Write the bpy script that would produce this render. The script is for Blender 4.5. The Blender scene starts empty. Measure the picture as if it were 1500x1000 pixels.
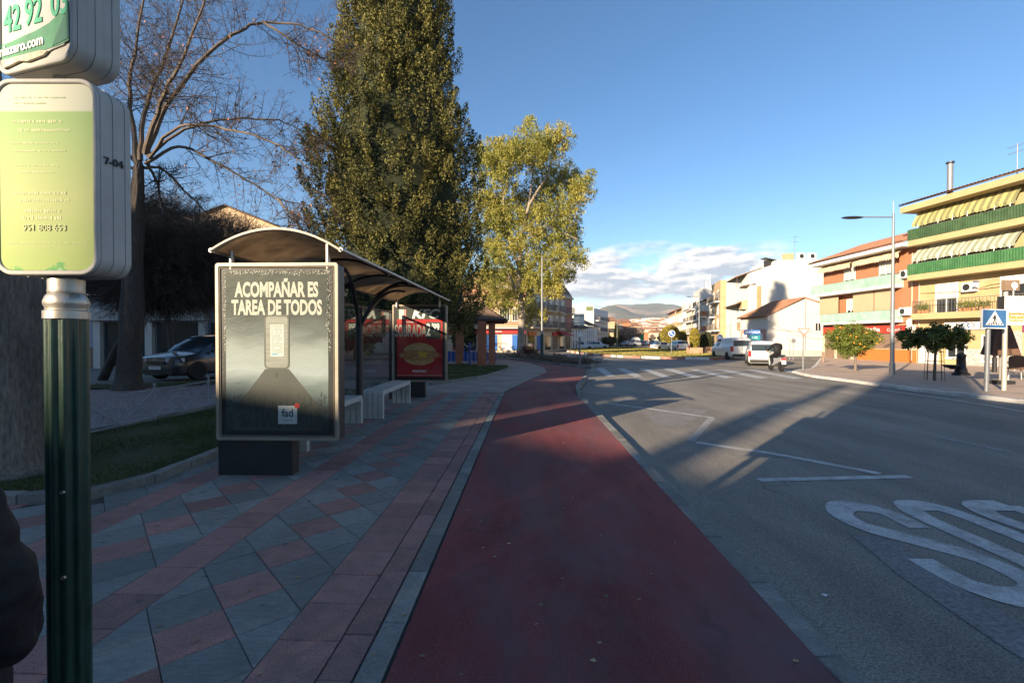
import bpy, bmesh, math, random
import numpy as np
from mathutils import Vector, Matrix, Quaternion
random.seed(7); RNG = np.random.default_rng(7)
scene = bpy.context.scene
COL = scene.collection
R = math.radians
# ------------------------------------------------------------------ camera
CAMH = 1.45
PITCH = math.atan(7/667)
cam_d = bpy.data.cameras.new('camera'); cam = bpy.data.objects.new('camera', cam_d); COL.objects.link(cam)
cam_d.lens = 16.0; cam_d.sensor_width = 36; cam_d.sensor_fit = 'HORIZONTAL'; cam_d.clip_start = 0.05; cam_d.clip_end = 20000
cam.location = (0, 0, CAMH); cam.rotation_euler = (math.pi/2-PITCH, 0, 0)
scene.camera = cam
# ------------------------------------------------------------------ sun, sky, exposure
SUN_AZ = R(43)      # light travels toward (sin, cos)
SUN_EL = R(15)
world = bpy.data.worlds.new('World'); scene.world = world; world.use_nodes = True
def build_world():
    nt = world.node_tree; N = nt.nodes; Lk = nt.links; N.clear()
    out = N.new('ShaderNodeOutputWorld'); bg = N.new('ShaderNodeBackground'); bg.inputs[1].default_value = SKY_STR
    sky = N.new('ShaderNodeTexSky'); sky.sky_type = 'NISHITA'; sky.sun_disc = False
    sky.sun_elevation = SUN_EL; sky.sun_rotation = math.pi + SUN_AZ
    sky.air_density = 1.0; sky.dust_density = 0.45; sky.ozone_density = 2.5; sky.altitude = 700
    tc = N.new('ShaderNodeTexCoord'); sep = N.new('ShaderNodeSeparateXYZ'); Lk.new(tc.outputs['Generated'], sep.inputs[0])
    def M(op, a, b=None, c=None, clamp=False):
        n = N.new('ShaderNodeMath'); n.operation = op; n.use_clamp = clamp
        for i, q in enumerate((a, b, c)):
            if q is None: continue
            if isinstance(q, (int, float)): n.inputs[i].default_value = q
            else: Lk.new(q, n.inputs[i])
        return n.outputs[0]
    # elevation (tan) and azimuth of the view ray
    hl = M('SQRT', M('ADD', M('MULTIPLY', sep.outputs[0], sep.outputs[0]), M('MULTIPLY', sep.outputs[1], sep.outputs[1])))
    el = M('DIVIDE', sep.outputs[2], M('MAXIMUM', hl, 0.001))
    az = M('ARCTAN2', sep.outputs[0], sep.outputs[1])
    comb = N.new('ShaderNodeCombineXYZ'); Lk.new(M('MULTIPLY', az, 5.0), comb.inputs[0]); Lk.new(M('MULTIPLY', el, 13.0), comb.inputs[1])
    n1 = N.new('ShaderNodeTexNoise'); n1.inputs['Scale'].default_value = 1.7; n1.inputs['Detail'].default_value = 9; n1.inputs['Roughness'].default_value = 0.55
    Lk.new(comb.outputs[0], n1.inputs['Vector'])
    n2 = N.new('ShaderNodeTexNoise'); n2.inputs['Scale'].default_value = 0.9; n2.inputs['Detail'].default_value = 3
    Lk.new(comb.outputs[0], n2.inputs['Vector'])
    n3 = N.new('ShaderNodeTexNoise'); n3.inputs['Scale'].default_value = 2.6; n3.inputs['Detail'].default_value = 8; n3.inputs['Distortion'].default_value = 0.6
    Lk.new(comb.outputs[0], n3.inputs['Vector'])
    # bank of cumulus low over the horizon, thinning with azimuth
    top = M('ADD', 0.188, M('MULTIPLY', M('SUBTRACT', n2.outputs[0], 0.5), 0.14))
    band = M('MULTIPLY', M('SMOOTHSTEP', el, 0.075, 0.105) if False else M('MULTIPLY', M('SUBTRACT', el, 0.070), 30.0, clamp=True),
             M('MULTIPLY', M('SUBTRACT', top, el), 22.0, clamp=True))
    azw = M('MULTIPLY', M('SUBTRACT', 0.27, M('ABSOLUTE', M('SUBTRACT', az, 0.29))), 8.0, clamp=True)
    dens = M('MULTIPLY', M('MULTIPLY', M('ADD', M('MULTIPLY', M('SUBTRACT', n1.outputs[0], 0.33), 9.0), 0.05), M('MULTIPLY', band, azw)), 1.4, clamp=True)
    wisp = M('MULTIPLY', M('MULTIPLY', M('SUBTRACT', n1.outputs[0], 0.60), 1.2, clamp=True), M('MULTIPLY', M('SUBTRACT', 0.26, el), 6, clamp=True))
    fac = M('MAXIMUM', dens, wisp)
    # cloud relief shading painted in: sunlit pale tops, shaded grey bodies
    off = N.new('ShaderNodeVectorMath'); off.operation = 'ADD'; off.inputs[1].default_value = (-0.05, 0.10, 0); Lk.new(comb.outputs[0], off.inputs[0])
    n4 = N.new('ShaderNodeTexNoise'); n4.inputs['Scale'].default_value = 1.7; n4.inputs['Detail'].default_value = 9; n4.inputs['Roughness'].default_value = 0.55; Lk.new(off.outputs[0], n4.inputs['Vector'])
    rel = M('ADD', M('ADD', M('MULTIPLY', M('SUBTRACT', el, 0.112), 9.0), 0.35), M('MULTIPLY', M('SUBTRACT', n1.outputs[0], n4.outputs[0]), 9.0), clamp=True)
    cm = N.new('ShaderNodeMix'); cm.data_type = 'RGBA'
    cm.inputs[6].default_value = CLOUD_DARK; cm.inputs[7].default_value = CLOUD_LIGHT
    Lk.new(rel, cm.inputs[0])
    mx = N.new('ShaderNodeMix'); mx.data_type = 'RGBA'
    hs = N.new('ShaderNodeHueSaturation'); hs.inputs['Saturation'].default_value = 1.18; hs.inputs['Value'].default_value = 1.0; Lk.new(sky.outputs[0], hs.inputs['Color'])
    Lk.new(fac, mx.inputs[0]); Lk.new(hs.outputs[0], mx.inputs[6]); Lk.new(cm.outputs[2], mx.inputs[7])
    Lk.new(mx.outputs[2], bg.inputs[0]); Lk.new(bg.outputs[0], out.inputs[0])
SKY_STR = 0.075
CLOUD_DARK = (2.5, 3.0, 3.6, 1); CLOUD_LIGHT = (5.4, 5.3, 5.2, 1)
HAZE = 0.00009
build_world()
sun_d = bpy.data.lights.new('sun', 'SUN'); sun = bpy.data.objects.new('sun', sun_d); COL.objects.link(sun)
sun_d.energy = 5.0; sun_d.angle = R(0.53); sun_d.color = (1.0, 0.80, 0.56)
LDIR = Vector((math.sin(SUN_AZ)*math.cos(SUN_EL), math.cos(SUN_AZ)*math.cos(SUN_EL), -math.sin(SUN_EL)))
sun.rotation_euler = LDIR.to_track_quat('-Z', 'Y').to_euler(); sun.location = (-30, -30, 30)
vs = scene.view_settings
vs.view_transform = 'Standard'; vs.look = 'None'; vs.gamma = 1; vs.use_curve_mapping = False; vs.exposure = 1.5
scene.cycles.max_bounces = 6; scene.cycles.transparent_max_bounces = 12; scene.cycles.diffuse_bounces = 3
scene.cycles.use_denoising = True
# ------------------------------------------------------------------ pixel <-> place, for laying out
RD = -0.08          # road surface below pavement level
def g(y):
    if y < 10: return 0.0
    if y < 30: return -0.022*(y-10)
    if y < 110: return -0.44-0.008*(y-30)
    return -1.08
def ray(u, v):
    a, b = (u-750)/667, (500-v)/667
    return Vector((a, math.cos(PITCH)+b*math.sin(PITCH), -math.sin(PITCH)+b*math.cos(PITCH)))
def at(u, v, Y):
    d = ray(u, v); k = Y/d.y
    return Vector((d.x*k, Y, CAMH+d.z*k))
def W(u, v, off=0.0):
    d = ray(u, v); y = 10
    for _ in range(60):
        y = (CAMH-g(y)-off)/(-d.z)*d.y
    k = y/d.y
    return Vector((d.x*k, y, g(y)+off))
def P2(pts, off=0.0): return [tuple(W(u, v, off)[:2]) for u, v in pts]
# ------------------------------------------------------------------ naming
def tag(o, label=None, cat=None, group=None, kind=None):
    if label: o['label'] = label
    if cat: o['category'] = cat
    if group: o['group'] = group
    if kind: o['kind'] = kind
    return o
def thing(name, label, cat, loc=(0, 0, 0), rz=0.0, group=None):
    o = bpy.data.objects.new(name, None); COL.objects.link(o); o.location = loc; o.rotation_euler = (0, 0, rz)
    o.empty_display_size = 0.2
    return tag(o, label, cat, group)
def link(name, me, parent=None, loc=(0, 0, 0), rot=(0, 0, 0), m=None):
    if m is not None and len(me.materials) == 0: me.materials.append(m)
    o = bpy.data.objects.new(name, me); COL.objects.link(o); o.location = loc; o.rotation_euler = rot
    if parent is not None: o.parent = parent
    return o
KIDS = {}
def kids(o): return [c for c in bpy.data.objects if c.parent == o]
def copy_tree(o, parent=None, tree=None):
    c = o.copy(); COL.objects.link(c); c.parent = parent
    for ch in (tree[o.name] if tree else kids(o)):
        copy_tree(ch, c, tree)
    return c
def dup(root, loc, rz=0.0, label=None, scale=None):
    c = copy_tree(root); c.location = loc; c.rotation_euler = (0, 0, rz)
    if label: c['label'] = label
    if scale: c.scale = scale
    return c
# ------------------------------------------------------------------ mesh builder
class MB:
    def __init__(s): s.v = []; s.f = []; s.m = []
    def add(s, vs, fs, mi=0):
        b = len(s.v); s.v += [tuple(p) for p in vs]; s.f += [tuple(b+i for i in f) for f in fs]; s.m += [mi]*len(fs); return s
    def box(s, x0, x1, y0, y1, z0, z1, mi=0):
        return s.add([(x0,y0,z0),(x1,y0,z0),(x1,y1,z0),(x0,y1,z0),(x0,y0,z1),(x1,y0,z1),(x1,y1,z1),(x0,y1,z1)],
                     [(0,3,2,1),(4,5,6,7),(0,1,5,4),(1,2,6,5),(2,3,7,6),(3,0,4,7)], mi)
    def cbox(s, c, d, rz=0, mi=0, ry=0):
        m = Matrix.Rotation(rz, 3, 'Z') @ Matrix.Rotation(ry, 3, 'Y'); c = Vector(c)
        vs = [c + m @ Vector((x*d[0]/2, y*d[1]/2, z*d[2]/2)) for z in (-1, 1) for x, y in ((-1,-1),(1,-1),(1,1),(-1,1))]
        return s.add(vs, [(0,3,2,1),(4,5,6,7),(0,1,5,4),(1,2,6,5),(2,3,7,6),(3,0,4,7)], mi)
    def prism(s, ol, z0, z1, mi=0, top=True):
        n = len(ol); vs = [(x, y, z0) for x, y in ol]+[(x, y, z1) for x, y in ol]
        fs = [(i, (i+1) % n, n+(i+1) % n, n+i) for i in range(n)]
        fs += [tuple(range(n-1, -1, -1)), tuple(range(n, 2*n))]
        return s.add(vs, fs, mi)
    def prism_xz(s, ol, y0, y1, mi=0):       # outline in x,z extruded along y
        n = len(ol); vs = [(x, y0, z) for x, z in ol]+[(x, y1, z) for x, z in ol]
        fs = [(i, (i+1) % n, n+(i+1) % n, n+i) for i in range(n)]
        fs += [tuple(range(n-1, -1, -1)), tuple(range(n, 2*n))]
        return s.add(vs, fs, mi)
    def prism_yz(s, ol, x0, x1, mi=0):
        n = len(ol); vs = [(x0, y, z) for y, z in ol]+[(x1, y, z) for y, z in ol]
        fs = [(i, (i+1) % n, n+(i+1) % n, n+i) for i in range(n)]
        fs += [tuple(range(n-1, -1, -1)), tuple(range(n, 2*n))]
        return s.add(vs, fs, mi)
    def ring_xz(s, o, i_, y0, y1, mi=0):     # frame between two outlines of equal length
        n = len(o); vs = [(x, y0, z) for x, z in o]+[(x, y0, z) for x, z in i_]+[(x, y1, z) for x, z in o]+[(x, y1, z) for x, z in i_]
        fs = []
        for k in range(n):
            j = (k+1) % n
            fs += [(k, j, n+j, n+k), (2*n+k, 3*n+k, 3*n+j, 2*n+j), (k, 2*n+k, 2*n+j, j), (n+k, n+j, 3*n+j, 3*n+k)]
        return s.add(vs, fs, mi)
    def tube(s, pts, r, n=8, mi=0, cap=True):
        pts = [Vector(p) for p in pts]; k = len(pts)
        if isinstance(r, (int, float)): r = [r]*k
        vs = []; up = None
        for i, p in enumerate(pts):
            t = (pts[min(i+1, k-1)]-pts[max(i-1, 0)])
            t = t.normalized() if t.length > 1e-9 else Vector((0, 0, 1))
            if up is None:
                up = t.orthogonal().normalized()
            up = (up - t*up.dot(t)); up = up.normalized() if up.length > 1e-6 else t.orthogonal().normalized()
            w = t.cross(up)
            for a in range(n):
                th = 2*math.pi*a/n; vs.append(p+(up*math.cos(th)+w*math.sin(th))*r[i])
        fs = [(i*n+a, i*n+(a+1) % n, (i+1)*n+(a+1) % n, (i+1)*n+a) for i in range(k-1) for a in range(n)]
        if cap: fs += [tuple(range(n-1, -1, -1)), tuple(range((k-1)*n, k*n))]
        return s.add(vs, fs, mi)
    def lathe(s, prof, n=24, c=(0, 0), mi=0, flute=0, fd=0):
        vs = []
        for r, z in prof:
            for a in range(n):
                th = 2*math.pi*a/n; rr = r*(1-fd*(0.5+0.5*math.cos(flute*th))) if flute else r
                vs.append((c[0]+rr*math.cos(th), c[1]+rr*math.sin(th), z))
        k = len(prof)
        fs = [(i*n+a, i*n+(a+1) % n, (i+1)*n+(a+1) % n, (i+1)*n+a) for i in range(k-1) for a in range(n)]
        fs += [tuple(range(n-1, -1, -1)), tuple(range((k-1)*n, k*n))]
        return s.add(vs, fs, mi)
    def disc_xz(s, cx, cz, r, y0, y1, n=24, mi=0):
        return s.prism_xz([(cx+r*math.cos(2*math.pi*a/n), cz+r*math.sin(2*math.pi*a/n)) for a in range(n)], y0, y1, mi)
    def ball(s, c, r, n=10, mi=0, sq=(1, 1, 1)):
        prof = []
        vs = []; m = n//2+1
        for i in range(m+1):
            ph = math.pi*i/m
            for a in range(n):
                th = 2*math.pi*a/n
                vs.append((c[0]+r*sq[0]*math.sin(ph)*math.cos(th), c[1]+r*sq[1]*math.sin(ph)*math.sin(th), c[2]-r*sq[2]*math.cos(ph)))
        fs = [(i*n+a, i*n+(a+1) % n, (i+1)*n+(a+1) % n, (i+1)*n+a) for i in range(m) for a in range(n)]
        return s.add(vs, fs, mi)
    def mesh(s, name, mats, smooth=False, ang=40):
        me = bpy.data.meshes.new(name); me.from_pydata(s.v, [], s.f)
        if not isinstance(mats, (list, tuple)): mats = [mats]
        for m in mats: me.materials.append(m)
        if len(mats) > 1: me.polygons.foreach_set('material_index', s.m)
        bm = bmesh.new(); bm.from_mesh(me); bmesh.ops.recalc_face_normals(bm, faces=bm.faces); bm.to_mesh(me); bm.free()
        if smooth:
            me.shade_smooth(); me.set_sharp_from_angle(angle=R(ang))
        me.update(); return me
    def build(s, name, mats, parent=None, loc=(0, 0, 0), rot=(0, 0, 0), smooth=False, bevel=0, ang=40):
        o = link(name, s.mesh(name, mats, smooth, ang), parent, loc, rot)
        if bevel:
            b = o.modifiers.new('bevel', 'BEVEL'); b.width = bevel; b.segments = 2; b.limit_method = 'ANGLE'; b.angle_limit = R(50)
            b.harden_normals = False
        return o
def rrect(w, h, r, n=5, cx=0, cz=0):
    o = []
    for sx, sz, a0 in ((1, 1, 0), (-1, 1, 90), (-1, -1, 180), (1, -1, 270)):
        for k in range(n+1):
            a = R(a0+90*k/n); o.append((cx+sx*(w/2-r)+r*math.cos(a), cz+sz*(h/2-r)+r*math.sin(a)))
    return o
def rawmesh(name, V, F, mats, mi=None, smooth=False):
    """numpy arrays -> mesh; F is (n,3) or (n,4)"""
    me = bpy.data.meshes.new(name); V = np.asarray(V, np.float32); F = np.asarray(F, np.int32)
    me.vertices.add(len(V)); me.vertices.foreach_set('co', V.ravel())
    k = F.shape[1]; me.loops.add(F.size); me.loops.foreach_set('vertex_index', F.ravel())
    me.polygons.add(len(F)); me.polygons.foreach_set('loop_start', np.arange(len(F), dtype=np.int32)*k)
    me.polygons.foreach_set('loop_total', np.full(len(F), k, np.int32))
    for m in (mats if isinstance(mats, (list, tuple)) else [mats]): me.materials.append(m)
    if mi is not None: me.polygons.foreach_set('material_index', np.asarray(mi, np.int32))
    me.update(calc_edges=True); me.validate()
    if smooth: me.shade_smooth()
    return me
# ------------------------------------------------------------------ materials
def nodes_of(name):
    m = bpy.data.materials.new(name); m.use_nodes = True; nt = m.node_tree
    return m, nt, nt.nodes['Principled BSDF']
def mat(name, col, rough=0.7, var=0.12, scale=3.0, bump=0.15, bscale=40.0, col2=None, metal=0.0, rnd=0.0, spec=0.4, dirt=0.0, dirtcol=(0.05,0.045,0.04), stretch=(1,1,1), coat=0.0, island=0.0, mottle=0.0, transl=0.0, spots=0.0, dscale=1.3):
    m, nt, b = nodes_of(name); N = nt.nodes; Lk = nt.links
    geo = N.new('ShaderNodeNewGeometry'); mp = N.new('ShaderNodeMapping'); Lk.new(geo.outputs['Position'], mp.inputs[0]); mp.inputs['Scale'].default_value = stretch
    n1 = N.new('ShaderNodeTexNoise'); n1.inputs['Scale'].default_value = scale; n1.inputs['Detail'].default_value = 6; n1.inputs['Roughness'].default_value = 0.65
    Lk.new(mp.outputs[0], n1.inputs['Vector'])
    mx = N.new('ShaderNodeMix'); mx.data_type = 'RGBA'
    c2 = col2 if col2 else tuple(min(1, c*(1+var)) for c in col)
    c1 = tuple(c*(1-var) for c in col) if not col2 else col
    mx.inputs[6].default_value = (*c1, 1); mx.inputs[7].default_value = (*c2, 1)
    rp = N.new('ShaderNodeMapRange'); rp.inputs[1].default_value = 0.3; rp.inputs[2].default_value = 0.7; Lk.new(n1.outputs[0], rp.inputs[0]); Lk.new(rp.outputs[0], mx.inputs[0])
    out = mx.outputs[2]
    def scaleby(out, src, amt):
        mr = N.new('ShaderNodeMapRange'); mr.inputs[3].default_value = 1-amt; mr.inputs[4].default_value = 1+amt; Lk.new(src, mr.inputs[0])
        mu = N.new('ShaderNodeVectorMath'); mu.operation = 'SCALE'; Lk.new(out, mu.inputs[0]); Lk.new(mr.outputs[0], mu.inputs['Scale']); return mu.outputs[0]
    if rnd:
        oi = N.new('ShaderNodeObjectInfo'); out = scaleby(out, oi.outputs['Random'], rnd)
    if island: out = scaleby(out, geo.outputs['Random Per Island'], island)
    if mottle:
        nm = N.new('ShaderNodeTexNoise'); nm.inputs['Scale'].default_value = scale*14; nm.inputs['Detail'].default_value = 3; Lk.new(mp.outputs[0], nm.inputs['Vector'])
        mr0 = N.new('ShaderNodeMapRange'); mr0.inputs[1].default_value = 0.3; mr0.inputs[2].default_value = 0.7; Lk.new(nm.outputs[0], mr0.inputs[0]); out = scaleby(out, mr0.outputs[0], mottle)
    if dirt:
        nd = N.new('ShaderNodeTexNoise'); nd.inputs['Scale'].default_value = dscale; nd.inputs['Detail'].default_value = 9; nd.inputs['Roughness'].default_value = 0.7; Lk.new(geo.outputs['Position'], nd.inputs['Vector'])
        mr = N.new('ShaderNodeMapRange'); mr.inputs[1].default_value = 0.45; mr.inputs[2].default_value = 0.75; mr.inputs[4].default_value = dirt; Lk.new(nd.outputs[0], mr.inputs[0])
        m2 = N.new('ShaderNodeMix'); m2.data_type = 'RGBA'; m2.inputs[7].default_value = (*dirtcol, 1); Lk.new(mr.outputs[0], m2.inputs[0]); Lk.new(out, m2.inputs[6]); out = m2.outputs[2]
    if spots:
        vo = N.new('ShaderNodeTexVoronoi'); vo.inputs['Scale'].default_value = 4.5; Lk.new(geo.outputs['Position'], vo.inputs['Vector'])
        sp = N.new('ShaderNodeSeparateColor'); Lk.new(vo.outputs['Color'], sp.inputs[0]); ml = N.new('ShaderNodeMath'); ml.operation = 'MULTIPLY'; ml.inputs[1].default_value = 0.13; Lk.new(sp.outputs[0], ml.inputs[0])
        lt = N.new('ShaderNodeMath'); lt.operation = 'SUBTRACT'; Lk.new(ml.outputs[0], lt.inputs[0]); Lk.new(vo.outputs['Distance'], lt.inputs[1])
        m9 = N.new('ShaderNodeMapRange'); m9.inputs[1].default_value = 0.0; m9.inputs[2].default_value = 0.02; m9.inputs[4].default_value = spots; Lk.new(lt.outputs[0], m9.inputs[0])
        m8 = N.new('ShaderNodeMix'); m8.data_type = 'RGBA'; m8.inputs[7].default_value = (0.05, 0.048, 0.045, 1); Lk.new(m9.outputs[0], m8.inputs[0]); Lk.new(out, m8.inputs[6]); out = m8.outputs[2]
    Lk.new(out, b.inputs['Base Color'])
    b.inputs['Roughness'].default_value = rough; b.inputs['Metallic'].default_value = metal; b.inputs['Specular IOR Level'].default_value = spec
    if coat: b.inputs['Coat Weight'].default_value = coat; b.inputs['Coat Roughness'].default_value = 0.08
    if bump:
        nb = N.new('ShaderNodeTexNoise'); nb.inputs['Scale'].default_value = bscale; nb.inputs['Detail'].default_value = 5; Lk.new(mp.outputs[0], nb.inputs['Vector'])
        bp = N.new('ShaderNodeBump'); bp.inputs['Strength'].default_value = bump; bp.inputs['Distance'].default_value = 0.02
        Lk.new(nb.outputs[0], bp.inputs['Height']); Lk.new(bp.outputs[0], b.inputs['Normal'])
    if transl:
        tr = N.new('ShaderNodeBsdfTranslucent'); Lk.new(out, tr.inputs[0]); ms = N.new('ShaderNodeMixShader'); ms.inputs[0].default_value = transl
        o_ = N['Material Output']; Lk.new(b.outputs[0], ms.inputs[1]); Lk.new(tr.outputs[0], ms.inputs[2]); Lk.new(ms.outputs[0], o_.inputs[0])
    return m
def paint(name, col, rough=0.35, metal=0.0, coat=0.4): return mat(name, col, rough, 0.05, 2.0, 0.0, 40, metal=metal, coat=coat, spec=0.5)
def flat(name, col, rough=0.6): return mat(name, col, rough, 0.06, 6.0, 0.0)
def glass_dark(name, col=(0.02, 0.025, 0.03), rough=0.05): 
    m = mat(name, col, rough, 0.2, 1.0, 0.0, spec=0.8); return m
def glass_clear(name, tint=(0.8, 0.85, 0.85), refl=0.12, dust=0.14):
    m = bpy.data.materials.new(name); m.use_nodes = True; nt = m.node_tree; N = nt.nodes; Lk = nt.links
    N.remove(N['Principled BSDF']); o_ = N['Material Output']
    t = N.new('ShaderNodeBsdfTransparent'); t.inputs[0].default_value = (*tint, 1)
    gl = N.new('ShaderNodeBsdfGlossy'); gl.inputs[1].default_value = 0.04
    n = N.new('ShaderNodeTexNoise'); n.inputs['Scale'].default_value = 1.5; n.inputs['Detail'].default_value = 8; gg = N.new('ShaderNodeNewGeometry'); Lk.new(gg.outputs['Position'], n.inputs['Vector'])
    df = N.new('ShaderNodeBsdfDiffuse'); df.inputs[0].default_value = (0.35, 0.36, 0.34, 1)
    mr = N.new('ShaderNodeMapRange'); mr.inputs[1].default_value = 0.5; mr.inputs[2].default_value = 0.8; mr.inputs[4].default_value = dust; Lk.new(n.outputs[0], mr.inputs[0])
    fr = N.new('ShaderNodeLayerWeight'); fr.inputs[0].default_value = 0.5; pw = N.new('ShaderNodeMath'); pw.operation = 'POWER'; pw.inputs[1].default_value = 4.0; Lk.new(fr.outputs['Facing'], pw.inputs[0])
    ad = N.new('ShaderNodeMath'); ad.operation = 'MULTIPLY_ADD'; ad.inputs[1].default_value = 0.7; ad.inputs[2].default_value = 0.03+refl*0.4; ad.use_clamp = True; Lk.new(pw.outputs[0], ad.inputs[0])
    m1 = N.new('ShaderNodeMixShader'); Lk.new(mr.outputs[0], m1.inputs[0]); Lk.new(t.outputs[0], m1.inputs[1]); Lk.new(df.outputs[0], m1.inputs[2])
    m2 = N.new('ShaderNodeMixShader'); Lk.new(ad.outputs[0], m2.inputs[0]); Lk.new(m1.outputs[0], m2.inputs[1]); Lk.new(gl.outputs[0], m2.inputs[2])
    Lk.new(m2.outputs[0], o_.inputs[0]); return m
def asphalt(name, c1, c2, red=False):
    m, nt, b = nodes_of(name); N = nt.nodes; Lk = nt.links
    geo = N.new('ShaderNodeNewGeometry')
    def noise(sc, det=4, rough=0.6, st=None, dist=0.0):
        n = N.new('ShaderNodeTexNoise'); n.inputs['Scale'].default_value = sc; n.inputs['Detail'].default_value = det; n.inputs['Roughness'].default_value = rough; n.inputs['Distortion'].default_value = dist
        if st:
            mp = N.new('ShaderNodeMapping'); mp.inputs['Scale'].default_value = st; mp.inputs['Rotation'].default_value = (0, 0, 0.05); Lk.new(geo.outputs['Position'], mp.inputs[0]); Lk.new(mp.outputs[0], n.inputs['Vector'])
        else: Lk.new(geo.outputs['Position'], n.inputs['Vector'])
        return n.outputs[0]
    def mr(src, a, b_, c, d):
        n = N.new('ShaderNodeMapRange'); n.inputs[1].default_value = a; n.inputs[2].default_value = b_; n.inputs[3].default_value = c; n.inputs[4].default_value = d; Lk.new(src, n.inputs[0]); return n.outputs[0]
    mx = N.new('ShaderNodeMix'); mx.data_type = 'RGBA'; mx.inputs[6].default_value = (*c1, 1); mx.inputs[7].default_value = (*c2, 1)
    Lk.new(mr(noise(0.35, 7, 0.6, (1, 0.45, 1)), 0.35, 0.68, 0, 1), mx.inputs[0]); out = mx.outputs[2]
    def mul(out, f):
        mu = N.new('ShaderNodeVectorMath'); mu.operation = 'SCALE'; Lk.new(out, mu.inputs[0]); Lk.new(f, mu.inputs['Scale']); return mu.outputs[0]
    out = mul(out, mr(noise(85 if not red else 95, 3, 0.8), 0.32, 0.70, 0.35 if not red else 0.55, 1.75 if not red else 1.5))
    out = mul(out, mr(noise(2.2, 8, 0.7, (1, 0.3, 1)), 0.3, 0.7, *((0.82, 1.16) if not red else (0.66, 1.25))))
    # tyre tracks / long worn bands along the road
    out = mul(out, mr(noise(1.1, 4, 0.5, (1.0, 0.04, 1)), 0.3, 0.7, *((0.80, 1.16) if not red else (0.72, 1.2))))
    # cracks
    vo = N.new('ShaderNodeTexVoronoi'); vo.feature = 'DISTANCE_TO_EDGE'; vo.inputs['Scale'].default_value = 0.55 if not red else 0.16
    wp = N.new('ShaderNodeVectorMath'); wp.operation = 'ADD'; nn = N.new('ShaderNodeTexNoise'); nn.inputs['Scale'].default_value = 1.6; nn.inputs['Detail'].default_value = 6; Lk.new(geo.outputs['Position'], nn.inputs['Vector'])
    Lk.new(geo.outputs['Position'], wp.inputs[0]); Lk.new(nn.outputs['Color'], wp.inputs[1]); Lk.new(wp.outputs[0], vo.inputs['Vector'])
    cr = mr(vo.outputs['Distance'], 0.0, 0.006, 1, 0)
    gate = mr(noise(0.5, 2), 0.52, 0.6, 0, 0.6)
    mg = N.new('ShaderNodeMath'); mg.operation = 'MULTIPLY'; Lk.new(cr, mg.inputs[0]); Lk.new(gate, mg.inputs[1])
    m3 = N.new('ShaderNodeMix'); m3.data_type = 'RGBA'; Lk.new(mg.outputs[0], m3.inputs[0]); Lk.new(out, m3.inputs[6]); m3.inputs[7].default_value = (0.02, 0.02, 0.02, 1); out = m3.outputs[2]
    if red:   # grey worn, rubbed areas
        m4 = N.new('ShaderNodeMix'); m4.data_type = 'RGBA'; m4.inputs[7].default_value = (0.13, 0.085, 0.088, 1); Lk.new(out, m4.inputs[6])
        Lk.new(mr(noise(0.9, 9, 0.72, (1, 0.35, 1), 0.4), 0.44, 0.66, 0, 0.9), m4.inputs[0]); out = m4.outputs[2]
        m5 = N.new('ShaderNodeMix'); m5.data_type = 'RGBA'; m5.inputs[7].default_value = (0.03, 0.024, 0.024, 1); Lk.new(out, m5.inputs[6])
        Lk.new(mr(noise(7, 9, 0.75, None, 0.8), 0.62, 0.78, 0, 0.6), m5.inputs[0]); out = m5.outputs[2]
    Lk.new(out, b.inputs['Base Color']); b.inputs['Roughness'].default_value = 0.82; b.inputs['Specular IOR Level'].default_value = 0.35
    bp = N.new('ShaderNodeBump'); bp.inputs['Strength'].default_value = 0.55; bp.inputs['Distance'].default_value = 0.006; Lk.new(noise(140, 3), bp.inputs['Height']); Lk.new(bp.outputs[0], b.inputs['Normal'])
    return m
M_ = {}
M_['asphalt'] = asphalt('asphalt', (0.165, 0.150, 0.128), (0.250, 0.224, 0.186))
M_['red_path'] = asphalt('red cycle surface', (0.165, 0.036, 0.038), (0.265, 0.060, 0.058), True)
M_['tile_red'] = mat('red paving', (0.29, 0.155, 0.135), 0.8, 0.18, 9, 0.35, 60, rnd=0.2, dirt=0.7, mottle=0.35, dirtcol=(0.09,0.08,0.072), spots=0.6)
M_['tile_grey'] = mat('slate paving', (0.195, 0.205, 0.190), 0.72, 0.2, 11, 0.7, 22, rnd=0.22, dirt=0.65, mottle=0.4, dirtcol=(0.08,0.078,0.07), stretch=(1, 3, 1), spots=0.6)
M_['tile_red_i'] = mat('red paving far', (0.29, 0.155, 0.135), 0.8, 0.18, 9, 0.2, 60, island=0.2, dirt=0.5, dirtcol=(0.06,0.055,0.05))
M_['tile_grey_i'] = mat('slate paving far', (0.195, 0.205, 0.190), 0.72, 0.2, 11, 0.3, 30, island=0.22, dirt=0.45, dirtcol=(0.05,0.05,0.045))
M_['grout'] = mat('grout', (0.075, 0.068, 0.06), 0.95, 0.3, 12, 0.4)
M_['kerb'] = mat('kerb concrete', (0.20, 0.195, 0.175), 0.85, 0.2, 6, 0.4, 50, rnd=0.2, dirt=0.5, mottle=0.2)
M_['kerb_red'] = mat('kerb red', (0.40, 0.19, 0.15), 0.8, 0.2, 4, 0.3, rnd=0.1, dirt=0.4)
M_['kerb_white'] = mat('kerb white', (0.62, 0.60, 0.56), 0.8, 0.15, 4, 0.3, rnd=0.1, dirt=0.4)
M_['line'] = mat('road paint', (0.46, 0.46, 0.44), 0.7, 0.22, 5, 0.3, 120, dirt=0.95, dirtcol=(0.16, 0.155, 0.148), mottle=0.25, dscale=5.5)
M_['line_worn'] = mat('worn road paint', (0.28, 0.28, 0.27), 0.8, 0.3, 5, 0.3, 120, dirt=0.9, dirtcol=(0.15, 0.14, 0.132))
M_['pave_far'] = mat('far paving', (0.28, 0.23, 0.20), 0.85, 0.2, 1.2, 0.2, 30, dirt=0.4)
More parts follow.
